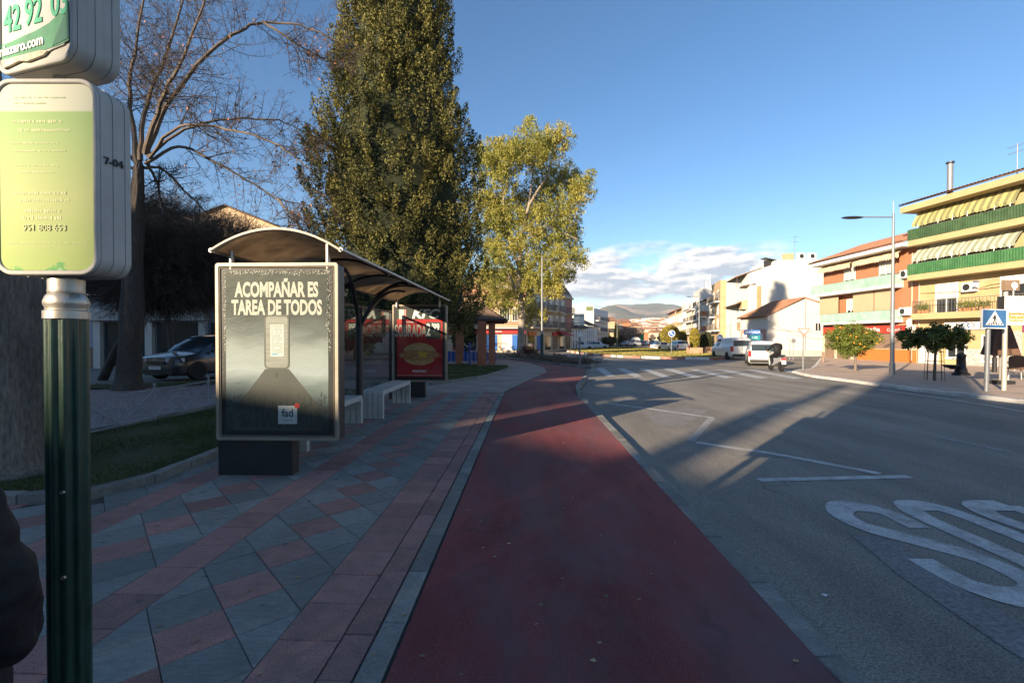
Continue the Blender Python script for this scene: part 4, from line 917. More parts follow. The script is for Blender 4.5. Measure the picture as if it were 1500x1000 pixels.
# benches of pale concrete with three grooves
M_['bench'] = mat('pale cast concrete', (0.42, 0.43, 0.41), 0.8, 0.15, 3, 0.3, 50, dirt=0.5, mottle=0.12, dirtcol=(0.2, 0.2, 0.19))
def bench(label, x0, y0, L=1.95, w=0.38, h=0.49):
    t = thing('bench', label, 'bench', (x0, y0, 0), SR, 'concrete benches inside the bus shelter'); th = 0.085
    n = 4; gw = 0.012; sw_ = (w-gw*(n-1))/n
    def prof(o_):
        out = []; r_ = 0.075-o_*0.5
        r_ = max(r_, .02)
        out += [(o_, 0)]
        for k in range(6): a = R(180-90*k/5); out.append((o_+r_+r_*math.cos(a), h-o_-r_+r_*math.sin(a)))
        for k in range(6): a = R(90-90*k/5); out.append((L-o_-r_+r_*math.cos(a), h-o_-r_+r_*math.sin(a)))
        out += [(L-o_, 0)]; return out
    outer = prof(0); inner = prof(th)
    for j in range(n):
        xa = j*(sw_+gw); mb = MB(); m_ = len(outer)
        vs = [(xa, y, z) for y, z in outer]+[(xa, y, z) for y, z in inner]+[(xa+sw_, y, z) for y, z in outer]+[(xa+sw_, y, z) for y, z in inner]
        fs = []
        for k in range(m_-1): fs += [(k, k+1, m_+k+1, m_+k), (2*m_+k, 3*m_+k, 3*m_+k+1, 2*m_+k+1), (k, 2*m_+k, 2*m_+k+1, k+1), (m_+k, m_+k+1, 3*m_+k+1, 3*m_+k)]
        fs += [(0, m_, 3*m_, 2*m_), (m_-1, 3*m_-1, 4*m_-1, 2*m_-1)]
        mb.add(vs, fs); mb.build('seat_slab', M_['bench'], t, smooth=True, bevel=0.006)
    mb = MB(); mb.box(0.015, w-0.015, 0.02, 0.06, 0.0, h-0.05); mb.box(0.015, w-0.015, L-0.06, L-0.02, 0.0, h-0.05); mb.box(0.015, w-0.015, 0.03, L-0.03, h-0.075, h-0.02)
    mb.build('core', M_['bench'], t)
    return t
bench('nearer concrete bench, half hidden behind the grey charity poster case', -2.96, 5.72, 1.98, 0.38, 0.47)
bench('farther concrete bench, just in front of the red burger poster case', -2.66, 8.03, 1.95, 0.38, 0.50)
# litter bin style black kerb block beneath far poster is the pedestal itself
# ---- railing of thin scrollwork along the promenade
M_['scroll'] = mat('pale scroll wire', (0.30, 0.31, 0.33), 0.5, 0.1, 5, 0)
rail = thing('scroll_railing', 'low wrought railing of pale scrolls along the inner promenade', 'railing', (-6.05, 6.3, 0), 0)
L_ = 10.2; ang = math.atan2(-0.35, L_)
rail.rotation_euler = (0, 0, R(2))
npan = 7
def scroll(mb, cx, cz, r, s, turns=1.6):
    pts = []
    for k in range(22):
        t = k/21; a = s*(t*turns*2*math.pi); rr = r*(1-t*0.82); pts.append((0, cx+rr*math.cos(a)*1.0, cz+rr*math.sin(a)))
    mb.tube(pts, 0.0055, 4, cap=False)
pm = MB(); pm.tube([(0, 0, 0.0), (0, 0, 0.62)], 0.014, 6); pm.ball((0, 0, 0.635), 0.022, 8); postm = pm.mesh('post', M_['scroll'])
pw = L_/npan; sm = MB()
for z in (0.08, 0.55): sm.tube([(0, 0, z), (0, pw, z)], 0.009, 5)
for cx, cz, r, s in ((pw*.5-.13, .33, .12, 1), (pw*.5+.13, .33, .12, -1), (pw*.5-.32, .22, .09, -1), (pw*.5+.32, .22, .09, 1), (pw*.5-.30, .42, .08, 1), (pw*.5+.30, .42, .08, -1), (pw*.5, .16, .06, 1), (pw*.5, .48, .06, -1)): scroll(sm, cx, cz, r, s)
sm.tube([(0, 0, 0.55), (0, pw/2, 0.10), (0, pw, 0.55)], 0.006, 4); sm.tube([(0, 0, 0.10), (0, pw/2, 0.53), (0, pw, 0.10)], 0.006, 4)
panm = sm.mesh('scroll_panel', M_['scroll'])
for k in range(npan+1):
    y = k*pw; link('post', postm, rail, (0, y, g(6.3+y)))
    if k < npan: link('scroll_panel', panm, rail, (0, y, g(6.3+y)))
# ================================================================== TREES AND PLANTS
def leafmesh(name, C, size, m, elong=1.8, droop=0.0, jitter=0.35, updir=None):
    """C: (n,3) centres; one small four-cornered leaf each"""
    n = len(C); d = RNG.normal(size=(n, 3)); d[:, 2] -= droop
    if updir is not None: d = d*0.95+updir*0.6
    d /= np.linalg.norm(d, axis=1)[:, None]
    q = RNG.normal(size=(n, 3)); w = np.cross(d, q); w /= np.linalg.norm(w, axis=1)[:, None]+1e-9
    s = (size*RNG.uniform(1-jitter, 1+jitter, n))[:, None]
    V = np.stack([C-d*s*elong/2, C+w*s/2, C+d*s*elong/2, C-w*s/2], 1).reshape(-1, 3)
    return rawmesh(name, V, np.arange(4*n).reshape(n, 4), m)
def bark(name, c, c2, sc=3, bs=14, bump=1.0): return mat(name, c, 0.9, 0.3, sc, bump, bs, col2=c2, stretch=(1, 1, 0.22), mottle=0.35)
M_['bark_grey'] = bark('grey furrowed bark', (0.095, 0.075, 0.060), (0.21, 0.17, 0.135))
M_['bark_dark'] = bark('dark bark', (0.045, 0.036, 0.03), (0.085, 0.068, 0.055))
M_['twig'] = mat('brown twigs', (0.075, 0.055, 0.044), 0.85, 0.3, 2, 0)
M_['twig_lit'] = mat('sunlit brown twigs', (0.19, 0.135, 0.095), 0.85, 0.3, 1, 0)  # lighter copy of the twig colour, sunlight put into it
M_['bark_euc'] = mat('pale mottled bark', (0.42, 0.36, 0.29), 0.85, 0.3, 3, 0.5, 20, col2=(0.16, 0.12, 0.09), mottle=0.3, stretch=(1, 1, .5))
def bez(p0, p1, p2, n):
    p0, p1, p2 = Vector(p0), Vector(p1), Vector(p2); return [(p0*(1-t)**2+p1*2*t*(1-t)+p2*t*t) for t in (k/n for k in range(n+1))]
def wob(pts, a, rr):
    return [p+Vector((rr.gauss(0, a), rr.gauss(0, a), rr.gauss(0, a*.7))) if 0 < i else p for i, p in enumerate(pts)]
def sprout(mb, pts, r0, r1, depth, rr, cnt, lenf, spread=0.9, up=0.15, seg=5, nside=(7, 5, 4, 3), ends=None, maxd=3, droop=0.0):
    """tube along pts with side shoots"""
    k = len(pts); rad = [r0+(r1-r0)*i/(k-1) for i in range(k)]
    mb.tube(pts, rad, nside[min(3, maxd-depth)], cap=False)
    if depth == 0:
        if ends is not None: ends.append(pts[-1]); 
        return
    L = sum((pts[i+1]-pts[i]).length for i in range(k-1))
    for j in range(cnt[maxd-depth]):
        t = 0.12+0.88*(j+rr.random())/cnt[maxd-depth]; f = t*(k-1); i = min(int(f), k-2); p = pts[i].lerp(pts[i+1], f-i); d = (pts[i+1]-pts[i]).normalized()
        q = Vector((rr.gauss(0, 1), rr.gauss(0, 1), rr.gauss(0, 1))); q = (q-d*q.dot(d)).normalized()
        nd = (d*(1-spread*0.5)+q*spread+Vector((0, 0, up-droop))).normalized(); ln = L*lenf*rr.uniform(.5, 1.25)*(1-0.45*t)
        m1 = p+nd*ln*0.5+Vector((rr.gauss(0, 1), rr.gauss(0, 1), rr.gauss(0, 1)))*ln*0.08; e = p+(nd+Vector((0, 0, rr.uniform(-.2, .35)-droop))).normalized()*ln
        sp = wob(bez(p, m1, e, seg), ln*0.018, rr); r = max(rad[i]*0.5, 0.003)
        sprout(mb, sp, r, max(r*0.3, 0.0022), depth-1, rr, cnt, lenf, spread, up, max(3, seg-1), nside, ends, maxd, droop)
def trunk_furrowed(name, loc, prof, lean, m, parent, n=72, amp=0.035, seed=1):
    """prof: list (z, radius)"""
    from mathutils import noise
    V = []; rows = []
    zs = []
    for (z0, r0), (z1, r1) in zip(prof[:-1], prof[1:]):
        for k in range(10): zs.append((z0+(z1-z0)*k/10, r0+(r1-r0)*k/10))
    zs.append(prof[-1])
    for z, r in zs:
        for a in range(n):
            th = 2*math.pi*a/n
            f = noise.noise(Vector((math.cos(th)*6+seed, math.sin(th)*6, z*1.6)))+0.6*noise.noise(Vector((math.cos(th)*14, math.sin(th)*14+seed, z*3)))
            big = noise.noise(Vector((math.cos(th)*1.3+seed*3, math.sin(th)*1.3, z*0.7)))
            rr = r*(1+0.16*big)+amp*f; V.append((lean[0]*z+rr*math.cos(th), lean[1]*z+rr*math.sin(th), z))
    F = [(i*n+a, i*n+(a+1) % n, (i+1)*n+(a+1) % n, (i+1)*n+a) for i in range(len(zs)-1) for a in range(n)]
    return link(name, rawmesh(name, V, F, m, smooth=True), parent, loc)
# ---- big trunk at the left edge
rr = random.Random(21)
t1 = thing('tree', 'massive furrowed bare tree trunk behind the bus stop pole at the left edge', 'tree', (-5.42, 4.95, 0.0))
trunk_furrowed('trunk', (0, 0, 0), [(0, 0.62), (0.12, 0.50), (0.5, 0.43), (1.5, 0.40), (2.4, 0.42), (3.2, 0.34), (3.6, 0.25)], (0.01, 0), M_['bark_grey'], t1)
mb = MB(); tw = MB()
for a, e, b in ((150, 2.2, 1.0), (195, 2.4, 1.4), (235, 2.0, 1.8)):
    d = Vector((math.cos(R(a)), math.sin(R(a)), 0)); pts = wob(bez((0.03, 0, 3.1), d*0.9+Vector((0, 0, 4.4)), d*e+Vector((0, 0, 5.2+b*1.6)), 8), 0.04, rr); mb.tube(pts, [0.16-0.013*k for k in range(9)], 8, cap=False)
    sprout(tw, pts[3:], 0.06, 0.02, 3, rr, (7, 6, 5), 0.5, maxd=3, ends=None, seg=4)
mb.build('limb', M_['bark_grey'], t1, smooth=True); o = tw.build('twigs', M_['twig'], t1); o['kind'] = 'stuff'
# ---- large bare tree whose limbs arch over the shelter
def px(u, v, Y): 
    return at(u, v, Y)
rr = random.Random(5)
base = W(187, 571); TB = base.copy()
t2 = thing('tree', 'large bare tree with long limbs arching above the shelter roof', 'tree', tuple(TB))
def loc2(p): return p-TB
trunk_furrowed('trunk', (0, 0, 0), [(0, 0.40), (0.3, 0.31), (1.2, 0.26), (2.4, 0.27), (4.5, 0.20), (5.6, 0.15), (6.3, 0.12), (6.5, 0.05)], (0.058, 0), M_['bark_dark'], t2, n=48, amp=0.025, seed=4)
Y = TB.y
limbs = [
 [(205, 235), (215, 150), (250, 60), (285, -60)], [(200, 240), (190, 140), (200, 60), (225, -60)], [(212, 225), (235, 150), (270, 80), (310, -30)],
 [(215, 225), (240, 165), (290, 95), (340, 50), (385, 32), (440, 38), (495, 60)], [(385, 32), (430, 60), (470, 85), (520, 92)],
 [(215, 230), (270, 190), (330, 175), (400, 176), (440, 190), (475, 212)], [(218, 232), (262, 185), (330, 188), (390, 205), (430, 228), (455, 250)],
 [(212, 240), (262, 215), (310, 235), (360, 262), (405, 290), (450, 300), (500, 308)], [(210, 245), (240, 250), (290, 300), (330, 340)],
 [(205, 245), (150, 180), (90, 120), (20, 60)], [(205, 250), (140, 230), (70, 200), (-20, 190)], [(405, 290), (430, 320), (445, 345)],
 [(215, 235), (230, 270), (250, 320), (300, 380)]]
lm = MB(); tw = MB(); ends = []
for i, L in enumerate(limbs):
    y0 = Y; dy = rr.uniform(-2.0, 2.0) if i != 4 else 0
    P = [loc2(px(u, v, Y+dy*k/(len(L)-1))) for k, (u, v) in enumerate(L)]
    Q = []
    for a in range(len(P)-1):
        p0 = P[max(a-1, 0)]; p1 = P[a]; p2 = P[a+1]; p3 = P[min(a+2, len(P)-1)]
        for k in range(5):
            t = k/5; Q.append(0.5*((2*p1)+(p2-p0)*t+(2*p0-5*p1+4*p2-p3)*t*t+(3*p1-p0-3*p2+p3)*t**3))
    Q.append(P[-1]); Q = wob(Q, 0.02, rr); r0 = 0.075 if i < 4 else 0.046
    if i in (4, 11): r0 = 0.035
    n = len(Q); lm.tube(Q, [r0*(1-0.80*k/(n-1)) for k in range(n)], 7, cap=False)
    sprout(tw, Q[2:], 0.03, 0.01, 3, rr, (46, 11, 6), 0.31 if len(L) > 4 else 0.40, 1.0, 0.10, 4, maxd=3, ends=ends)
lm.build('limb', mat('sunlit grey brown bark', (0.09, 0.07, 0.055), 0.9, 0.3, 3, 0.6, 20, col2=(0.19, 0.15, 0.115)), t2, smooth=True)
o = tw.build('twigs', M_['twig'], t2); o['kind'] = 'stuff'
E = np.array([tuple(e) for e in ends]); E = E[RNG.random(len(E)) < 0.018]
o = link('dry_leaves', leafmesh('dry_leaves', E, 0.05, mat('dry leaf rust', (0.30, 0.13, 0.06), 0.8, 0.3, 2, 0, island=0.4), 1.6, 1.0), t2); o['kind'] = 'stuff'
# ---- dense pollarded shrubs full of fine twigs, behind the pole
def twigball(name, label, base, crown_c, rad, n, m, trunk_r=0.12, seed=3, dark=None, group=None, flat_top=1.0):
    rr = random.Random(seed); t = thing(name, label, 'tree', base, 0, group)
    c = Vector(crown_c)-Vector(base)
    mb = MB(); mb.tube([(0, 0, 0), (c.x*.3, c.y*.3, c.z*.35), (c.x*.8, c.y*.8, c.z*.75), tuple(c)], [trunk_r, trunk_r*.8, trunk_r*.75, trunk_r*.5], 10); mb.build('trunk', M_['bark_dark'], t, smooth=True)
    mb = MB()
    for k in range(n):
        d = Vector((rr.gauss(0, 1), rr.gauss(0, 1), rr.gauss(0, 1))).normalized(); s0 = c+Vector((d.x*rad[0], d.y*rad[1], d.z*rad[2]))*rr.uniform(0.05, .6)
        e = c+Vector((d.x*rad[0], d.y*rad[1], d.z*rad[2]))*rr.uniform(.8, 1.12)+Vector((rr.gauss(0, .1), rr.gauss(0, .1), rr.gauss(0, .1)))
        pts = wob(bez(s0, s0.lerp(e, .5)+Vector((0, 0, rr.uniform(-.1, .2))), e, 4), .03, rr); mb.tube(pts, [.012, .010, .008, .006, .004], 3, cap=False)
        for j in range(5):
            f = rr.uniform(.3, 1); i = min(int(f*4), 3); p = pts[i].lerp(pts[i+1], f*4-i); q = Vector((rr.gauss(0, 1), rr.gauss(0, 1), rr.gauss(0, 1))).normalized()
            mb.tube([p, p+(q+d*.8)*rad[2]*.13, p+(q+d*.8)*rad[2]*.13+q*rad[2]*0.1], [.006, .004, .003], 3, cap=False)
    o = mb.build('twigs', m, t); o['kind'] = 'stuff'
    return t
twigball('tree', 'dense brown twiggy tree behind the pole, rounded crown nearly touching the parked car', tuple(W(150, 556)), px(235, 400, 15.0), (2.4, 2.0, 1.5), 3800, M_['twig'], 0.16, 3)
twigball('tree', 'dense sunlit brown twiggy tree rising left of the shelter roof', tuple(W(345, 548)), px(330, 385, 19.5), (2.3, 2.0, 2.0), 2600, M_['twig_lit'], 0.14, 8)
twigball('tree', 'dense sunlit brown twiggy tree between the large bare tree and the ochre gable', tuple(W(255, 547)), px(230, 345, 21.5), (3.2, 2.2, 1.8), 2600, M_['twig_lit'], 0.14, 9)
# ---- cypress
cyb = Vector((-4.0, 17.2, g(17.2)))
t3 = thing('cypress', 'towering dense green cypress behind the bus shelter', 'cypress', tuple(cyb))
mb = MB(); mb.tube([(0, 0, 0), (0, 0, 2), (0, 0, 9), (0.1, 0, 18)], [0.45, 0.36, 0.25, 0.08], 12); mb.build('trunk', M_['bark_dark'], t3, smooth=True)
outl = [(470, 478, 690), (440, 474, 706), (400, 480, 705), (340, 468, 704), (300, 458, 697), (250, 455, 694), (210, 460, 690), (190, 474, 688), (165, 492, 672), (110, 499, 662), (50, 508, 654), (0, 513, 650), (-80, 525, 650), (-180, 545, 636), (-290, 566, 618), (-370, 585, 600)]
cen = []; upd = []; rr = random.Random(4)
def outline(v):
    for a, b in zip(outl[:-1], outl[1:]):
        if b[0] <= v <= a[0]:
            t = (a[0]-v)/(a[0]-b[0]); return a[1]+(b[1]-a[1])*t, a[2]+(b[2]-a[2])*t
    return outl[0][1:]
NC = 3400
for k in range(NC):
    v = rr.uniform(-365, 485); l, r = outline(min(v, 469)); mid = (l+r)/2; w = (r-l)/2
    a = rr.uniform(0, 2*math.pi); rad = (0.64+0.40*rr.random()**0.8)*(1+0.05*math.sin(a*5+v*.03)+0.04*math.sin(a*9-v*.06))
    if rr.random() > (w/120)*1.0+0.15: continue
    x, y = math.cos(a)*w*rad, math.sin(a)*w*rad
    P = at(mid, v, cyb.y); s = cyb.y/667
    c = Vector((P.x+x*s, P.y+y*s*0.9, P.z)); c.z += rr.uniform(-.1, .1)
    out = Vector((math.cos(a), math.sin(a), 0))
    # an upright flame-shaped spray of foliage
    m_ = 105; hh = rr.uniform(.40, .85); ww = hh*rr.uniform(.36, .55)
    t = RNG.random(m_); ang_ = RNG.uniform(0, 6.28, m_); rad_ = ww*np.sqrt(RNG.random(m_))*(1.15-t)*(0.35+t*1.6).clip(0, 1)
    q = np.stack([c.x+rad_*np.cos(ang_)+out.x*t*hh*.35, c.y+rad_*np.sin(ang_)+out.y*t*hh*.35, c.z+(t-.4)*hh], 1)
    cen.append(q); upd.append(np.tile([out.x*.5, out.y*.5, 1.0], (m_, 1)))
cen = np.concatenate(cen)-np.array(cyb); upd = np.concatenate(upd)
M_['cyp'] = mat('cypress foliage', (0.016, 0.028, 0.007), 0.75, 0.3, 1.3, 0, island=0.45, col2=(0.215, 0.19, 0.045), transl=0.12, mottle=0.2)  # noise mixes shadow-gap dark with sunlit gold; light put into the colour
o = link('crown', leafmesh('crown', cen, 0.040, M_['cyp'], 2.3, updir=upd), t3)
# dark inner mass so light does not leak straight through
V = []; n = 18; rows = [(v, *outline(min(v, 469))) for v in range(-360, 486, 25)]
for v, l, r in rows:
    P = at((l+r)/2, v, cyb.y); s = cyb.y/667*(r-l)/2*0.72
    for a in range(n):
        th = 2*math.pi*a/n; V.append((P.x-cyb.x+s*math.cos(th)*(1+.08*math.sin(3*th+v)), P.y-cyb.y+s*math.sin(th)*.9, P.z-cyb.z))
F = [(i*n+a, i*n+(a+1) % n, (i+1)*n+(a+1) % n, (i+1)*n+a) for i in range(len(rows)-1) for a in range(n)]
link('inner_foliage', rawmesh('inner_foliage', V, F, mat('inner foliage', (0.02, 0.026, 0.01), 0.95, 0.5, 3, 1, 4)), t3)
# low shrubs below the cypress, seen through the shelter glass
# ---- eucalyptus
eb = W(766, 522); EY = eb.y
t4 = thing('eucalyptus', 'tall yellow green eucalyptus with a pale trunk beyond the brick pergola', 'tree', tuple(eb))
def e3(u, v, dy=0): return at(u, v, EY+dy)-eb
mb = MB(); mb.tube([e3(765, 524), e3(763, 505), e3(764, 470), e3(762, 430), e3(760, 400), e3(764, 350), e3(775, 300), e3(782, 240)], [0.62, .40, .36, .30, .24, .2, .14, .06], 12)
mb.build('trunk', M_['bark_euc'], t4, smooth=True)
mb = MB()
for L in ([(763, 440), (745, 400), (735, 370), (722, 310)], [(762, 420), (785, 380), (810, 340), (840, 290)], [(762, 400), (740, 330), (735, 250), (728, 210)], [(775, 300), (800, 260), (815, 220)], [(764, 350), (800, 330), (845, 350)], [(764, 450), (780, 430), (800, 420), (830, 400)]):
    dy = rr.uniform(-2.5, 2.5); P = [e3(u, v, dy*k/3) for k, (u, v) in enumerate(L)]; mb.tube(P, [0.16, .10, .06, .03][:len(P)], 7)
mb.build('limb', M_['bark_euc'], t4, smooth=True)
cl = [(732, 205, 20), (722, 235, 24), (740, 262, 22), (715, 275, 20), (790, 203, 26), (770, 230, 26), (812, 218, 22), (832, 238, 20), (850, 255, 16), (800, 250, 28), (765, 280, 30), (815, 285, 26), (846, 285, 18), (720, 312, 22), (745, 318, 24), (790, 318, 26), (828, 322, 24), (848, 322, 12),
      (715, 345, 14), (738, 352, 22), (770, 352, 24), (805, 355, 24), (836, 352, 18), (846, 375, 14), (725, 380, 22), (752, 388, 24), (785, 390, 22), (815, 385, 22), (838, 392, 12), (718, 408, 20), (740, 420, 22), (770, 420, 18), (797, 415, 18), (820, 405, 12), (722, 438, 12), (745, 446, 12), (780, 445, 14), (795, 455, 9), (812, 425, 8), (776, 466, 7), (843, 300, 12), (702, 290, 12), (700, 250, 12), (704, 330, 10), (858, 270, 8), (708, 228, 16), (730, 285, 18), (728, 325, 18), (745, 235, 16), (756, 215, 14), (800, 195, 14), (775, 188, 8)]
cen = []; s = EY/667
for u, v, r in cl:
    nb_ = int(r*r*0.25); dep = rr.uniform(-3.5, 3.5)
    for k in range(nb_):
        d = Vector((rr.gauss(0, 1), rr.gauss(0, 1), rr.gauss(0, 1))).normalized()*rr.random()**0.45*r*s*1.18
        c = e3(u, v, 0)+Vector((d.x, d.y+dep, d.z)); m_ = 27
        # hanging spray
        t = RNG.random(m_); cen.append(np.stack([c.x+RNG.normal(0, .16, m_), c.y+RNG.normal(0, .16, m_), c.z-t*rr.uniform(.3, .9)], 1))
cen = np.concatenate(cen)
M_['euc'] = mat('eucalyptus leaves', (0.17, 0.20, 0.035), 0.6, 0.3, 0.35, 0, island=0.4, col2=(0.38, 0.32, 0.065), transl=0.3)
link('crown', leafmesh('crown', cen, 0.082, M_['euc'], 2.7, droop=1.3), t4)
# ---- orange trees on the plaza
def round_tree(label, base, cc, rad, nleaf, m, size, trunk=0.05, fruit=0, cat='tree', group=None, name='orange_tree', clumps=60, seed=2, trm=None):
    rr = random.Random(seed); t = thing(name, label, cat, tuple(base), 0, group); c = Vector(cc)-Vector(base)
    mb = MB(); mb.tube([(0, 0, 0), (0.02, 0, c.z*.5), (c.x*.6, 0, c.z-rad[2]*.6)], [trunk*1.3, trunk, trunk*.9], 8)
    for a in range(5):
        an = a*1.26+seed; mb.tube([(c.x*.6, 0, c.z-rad[2]*.75), (c.x+math.cos(an)*rad[0]*.35, math.sin(an)*rad[1]*.35, c.z-rad[2]*.1), (c.x+math.cos(an)*rad[0]*.7, math.sin(an)*rad[1]*.7, c.z+rad[2]*.3)], [trunk*.7, trunk*.4, trunk*.15], 5)
    mb.build('trunk', trm or M_['bark_grey'], t, smooth=True)
    cs = []
    for k in range(clumps):
        d = Vector((rr.gauss(0, 1), rr.gauss(0, 1), rr.gauss(0, 1))).normalized()*(0.45+0.55*rr.random())*rr.uniform(.72, 1.22)
        cc_ = np.array([c.x+d.x*rad[0], c.y+d.y*rad[1], c.z+d.z*rad[2]]); r_ = min(rad)*rr.uniform(.2, .34)
        q = RNG.normal(size=(nleaf//clumps, 3)); q /= np.linalg.norm(q, axis=1)[:, None]; cs.append(cc_+q*r_*RNG.random((len(q), 1))**.4)
    link('crown', leafmesh('crown', np.concatenate(cs), size, m, 1.9), t)
    if fruit:
        fm = MB(); fm.ball((0, 0, 0), 0.038, 10); fmesh = fm.mesh('orange', M_['fruit'], True)
        for k in range(fruit):
            d = Vector((rr.gauss(0, 1), rr.gauss(0, 1)-0.6, rr.gauss(0, 1))).normalized(); link('orange', fmesh, t, (c.x+d.x*rad[0]*1.0, c.y+d.y*rad[1]*1.0, c.z+d.z*rad[2]*0.95))
    return t
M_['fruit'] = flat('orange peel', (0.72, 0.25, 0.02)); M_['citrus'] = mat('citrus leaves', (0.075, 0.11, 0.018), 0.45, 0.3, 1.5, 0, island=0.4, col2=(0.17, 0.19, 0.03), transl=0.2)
M_['citrus_shade'] = mat('shaded citrus leaves', (0.055, 0.08, 0.018), 0.45, 0.3, 1.5, 0, island=0.4, col2=(0.11, 0.14, 0.025), transl=0.15)  # darker copy of the citrus leaves, cast shade put into the colour
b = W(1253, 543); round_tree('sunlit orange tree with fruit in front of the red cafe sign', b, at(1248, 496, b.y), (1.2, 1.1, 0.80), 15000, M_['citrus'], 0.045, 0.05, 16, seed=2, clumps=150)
b = W(1369, 557); to2 = round_tree('shade-toned orange tree in a thin wire guard, right of the tall street lamp', b, at(1372, 494, b.y), (1.2, 1.0, 0.50), 12000, M_['citrus_shade'], 0.045, 0.04, 0, seed=6, clumps=150)
mb = MB()
for k in range(8):
    a = k*math.pi/4; mb.tube([(0.28*math.cos(a), 0.28*math.sin(a), 0), (0.24*math.cos(a), 0.24*math.sin(a), 1.1)], 0.008, 4)
for z in (0.3, 0.7, 1.05):
    mb.tube([(0.26*math.cos(k*math.pi/8), 0.26*math.sin(k*math.pi/8), z) for k in range(17)], 0.008, 4)
mb.build('wire_guard', M_['darkmetal'], to2)
# ---- clipped round trees near the roundabout
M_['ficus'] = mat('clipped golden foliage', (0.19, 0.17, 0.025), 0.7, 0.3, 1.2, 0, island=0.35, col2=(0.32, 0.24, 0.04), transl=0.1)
def clipped(u0, u1, vt, vb, Y, label, planter=True, m=None, seed=1):
    c = at((u0+u1)/2, (vt+vb)/2, Y); s = Y/667; rx = (u1-u0)/2*s; rz = (vb-vt)/2*s; gz = g(Y)+(0.1 if Y < 80 else 0.02)
    t = thing('clipped_tree', label, 'tree', (c.x, Y, gz), 0, 'clipped round trees by the roundabout'); cz = c.z-gz
    d = RNG.normal(size=(4200, 3)); d[:, 2] += 0.15; d /= np.linalg.norm(d, axis=1)[:, None]; d *= (0.88+0.14*RNG.random((4200, 1)))
    q = d*np.array([rx, rx, rz])+np.array([0, 0, cz]); q[:, 2] = np.maximum(q[:, 2], cz-rz*.92)
    link('crown', leafmesh('crown', q, 0.11*s/0.08*0.75, m or M_['ficus'], 1.5), t)
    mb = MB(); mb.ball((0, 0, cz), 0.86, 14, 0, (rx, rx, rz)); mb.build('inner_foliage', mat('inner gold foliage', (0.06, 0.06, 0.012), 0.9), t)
    mb = MB(); mb.tube([(0, 0, 0), (0, 0, cz)], 0.09, 8); mb.build('trunk', M_['bark_grey'], t)
    if planter:
        mb = MB(); mb.box(-.75, .75, -.6, .6, 0, .7); mb.build('planter', mat('terracotta planter', (0.42, 0.24, 0.16), .8, .2, 2, .1), t, bevel=0.04)
    return t
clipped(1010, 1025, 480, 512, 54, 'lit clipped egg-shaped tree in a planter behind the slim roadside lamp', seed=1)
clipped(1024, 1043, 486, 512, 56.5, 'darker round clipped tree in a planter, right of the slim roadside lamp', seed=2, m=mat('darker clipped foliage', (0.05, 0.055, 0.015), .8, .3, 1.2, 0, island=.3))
clipped(968, 996, 476, 506, 88, 'largest rounded clipped tree behind the blue arrow sign', False, seed=3)
clipped(993, 1006, 484, 506, 92, 'small clipped tree just right of the largest rounded one', False, seed=4)
# ---- island shrubs
isl_l = RNG.random((9000, 1))
q = np.zeros((0, 3)); a0 = np.array([Vector(p) for p in P2([(752, 522.5), (790, 525.5), (820, 529.5), (858, 534)])])
segs = RNG.integers(0, 3, 9000); tt = RNG.random(9000)
C = a0[segs]+(a0[segs+1]-a0[segs])*tt[:, None]+RNG.normal(0, .7, (9000, 2))*np.array([1.0, .7]); hz = np.abs(RNG.normal(0, .16, 9000))*(0.6+.6*np.sin(C[:, 0]*2.1)**2)
C3 = np.stack([C[:, 0], C[:, 1], np.vectorize(g)(C[:, 1])+.08+hz], 1)
tag(link('low_shrubs', leafmesh('low_shrubs', C3, 0.07, mat('dry shrub leaves', (0.10, 0.075, 0.05), .85, .4, 1.5, 0, island=.5, col2=(0.20, 0.15, 0.10)))), 'low dry shrubs filling the planted island of the street lamp', 'shrubs', kind='stuff')
# ivy/rust shrub at the foot of the eucalyptus
C = eb+Vector((0.5, -0.3, 0.1)); q = np.array(C)+RNG.normal(size=(1800, 3))*np.array([.5, .4, .38]); q[:, 2] = np.maximum(q[:, 2], eb.z+.03)
tag(link('shrub', leafmesh('shrub', q, 0.12, mat('rust shrub', (0.10, 0.035, 0.02), .8, .3, 2, 0, island=.5))), 'rust brown shrub at the foot of the eucalyptus', 'shrub')
# ================================================================== BUILDINGS
M_['wall_yellow'] = mat('ochre yellow render', (0.43, 0.33, 0.175), 0.85, 0.08, 1.2, 0.15, 30, dirt=0.35, dirtcol=(0.30, 0.22, 0.11))
M_['wall_orange'] = mat('orange brick face', (0.38, 0.165, 0.085), 0.85, 0.1, 2, 0.2, 30, dirt=0.3, dirtcol=(0.25, 0.15, 0.10))
M_['wall_cream'] = mat('cream render', (0.50, 0.43, 0.31), 0.85, 0.06, 1.2, 0.1, 30, dirt=0.15, dirtcol=(0.4, 0.35, 0.26))
M_['wall_beige'] = mat('beige render', (0.44, 0.325, 0.185), 0.85, 0.08, 1.2, 0.1, 30, dirt=0.15)
M_['wall_grey'] = mat('grey pink render', (0.36, 0.31, 0.29), 0.85, 0.08, 1.2, 0.1, 30, dirt=0.2)
M_['wall_pink'] = mat('pink red render', (0.42, 0.20, 0.17), 0.85, 0.08, 1.2, 0.1, 30, dirt=0.15)
M_['wall_blue'] = mat('bluish grey render', (0.30, 0.33, 0.38), 0.85, 0.08, 1.2, 0.1, 30, dirt=0.2)
M_['wall_peach'] = mat('peach render', (0.46, 0.32, 0.20), 0.85, 0.08, 1.2, 0.1, 30, dirt=0.15)
M_['orange_paint'] = mat('orange plinth paint', (0.50, 0.15, 0.035), 0.7, 0.08, 2, 0.1)
M_['green_panel'] = mat('green corrugated plastic', (0.038, 0.080, 0.030), 0.45, 0.35, 1.5, 0, dirt=0.25, dirtcol=(0.16, 0.20, 0.12))
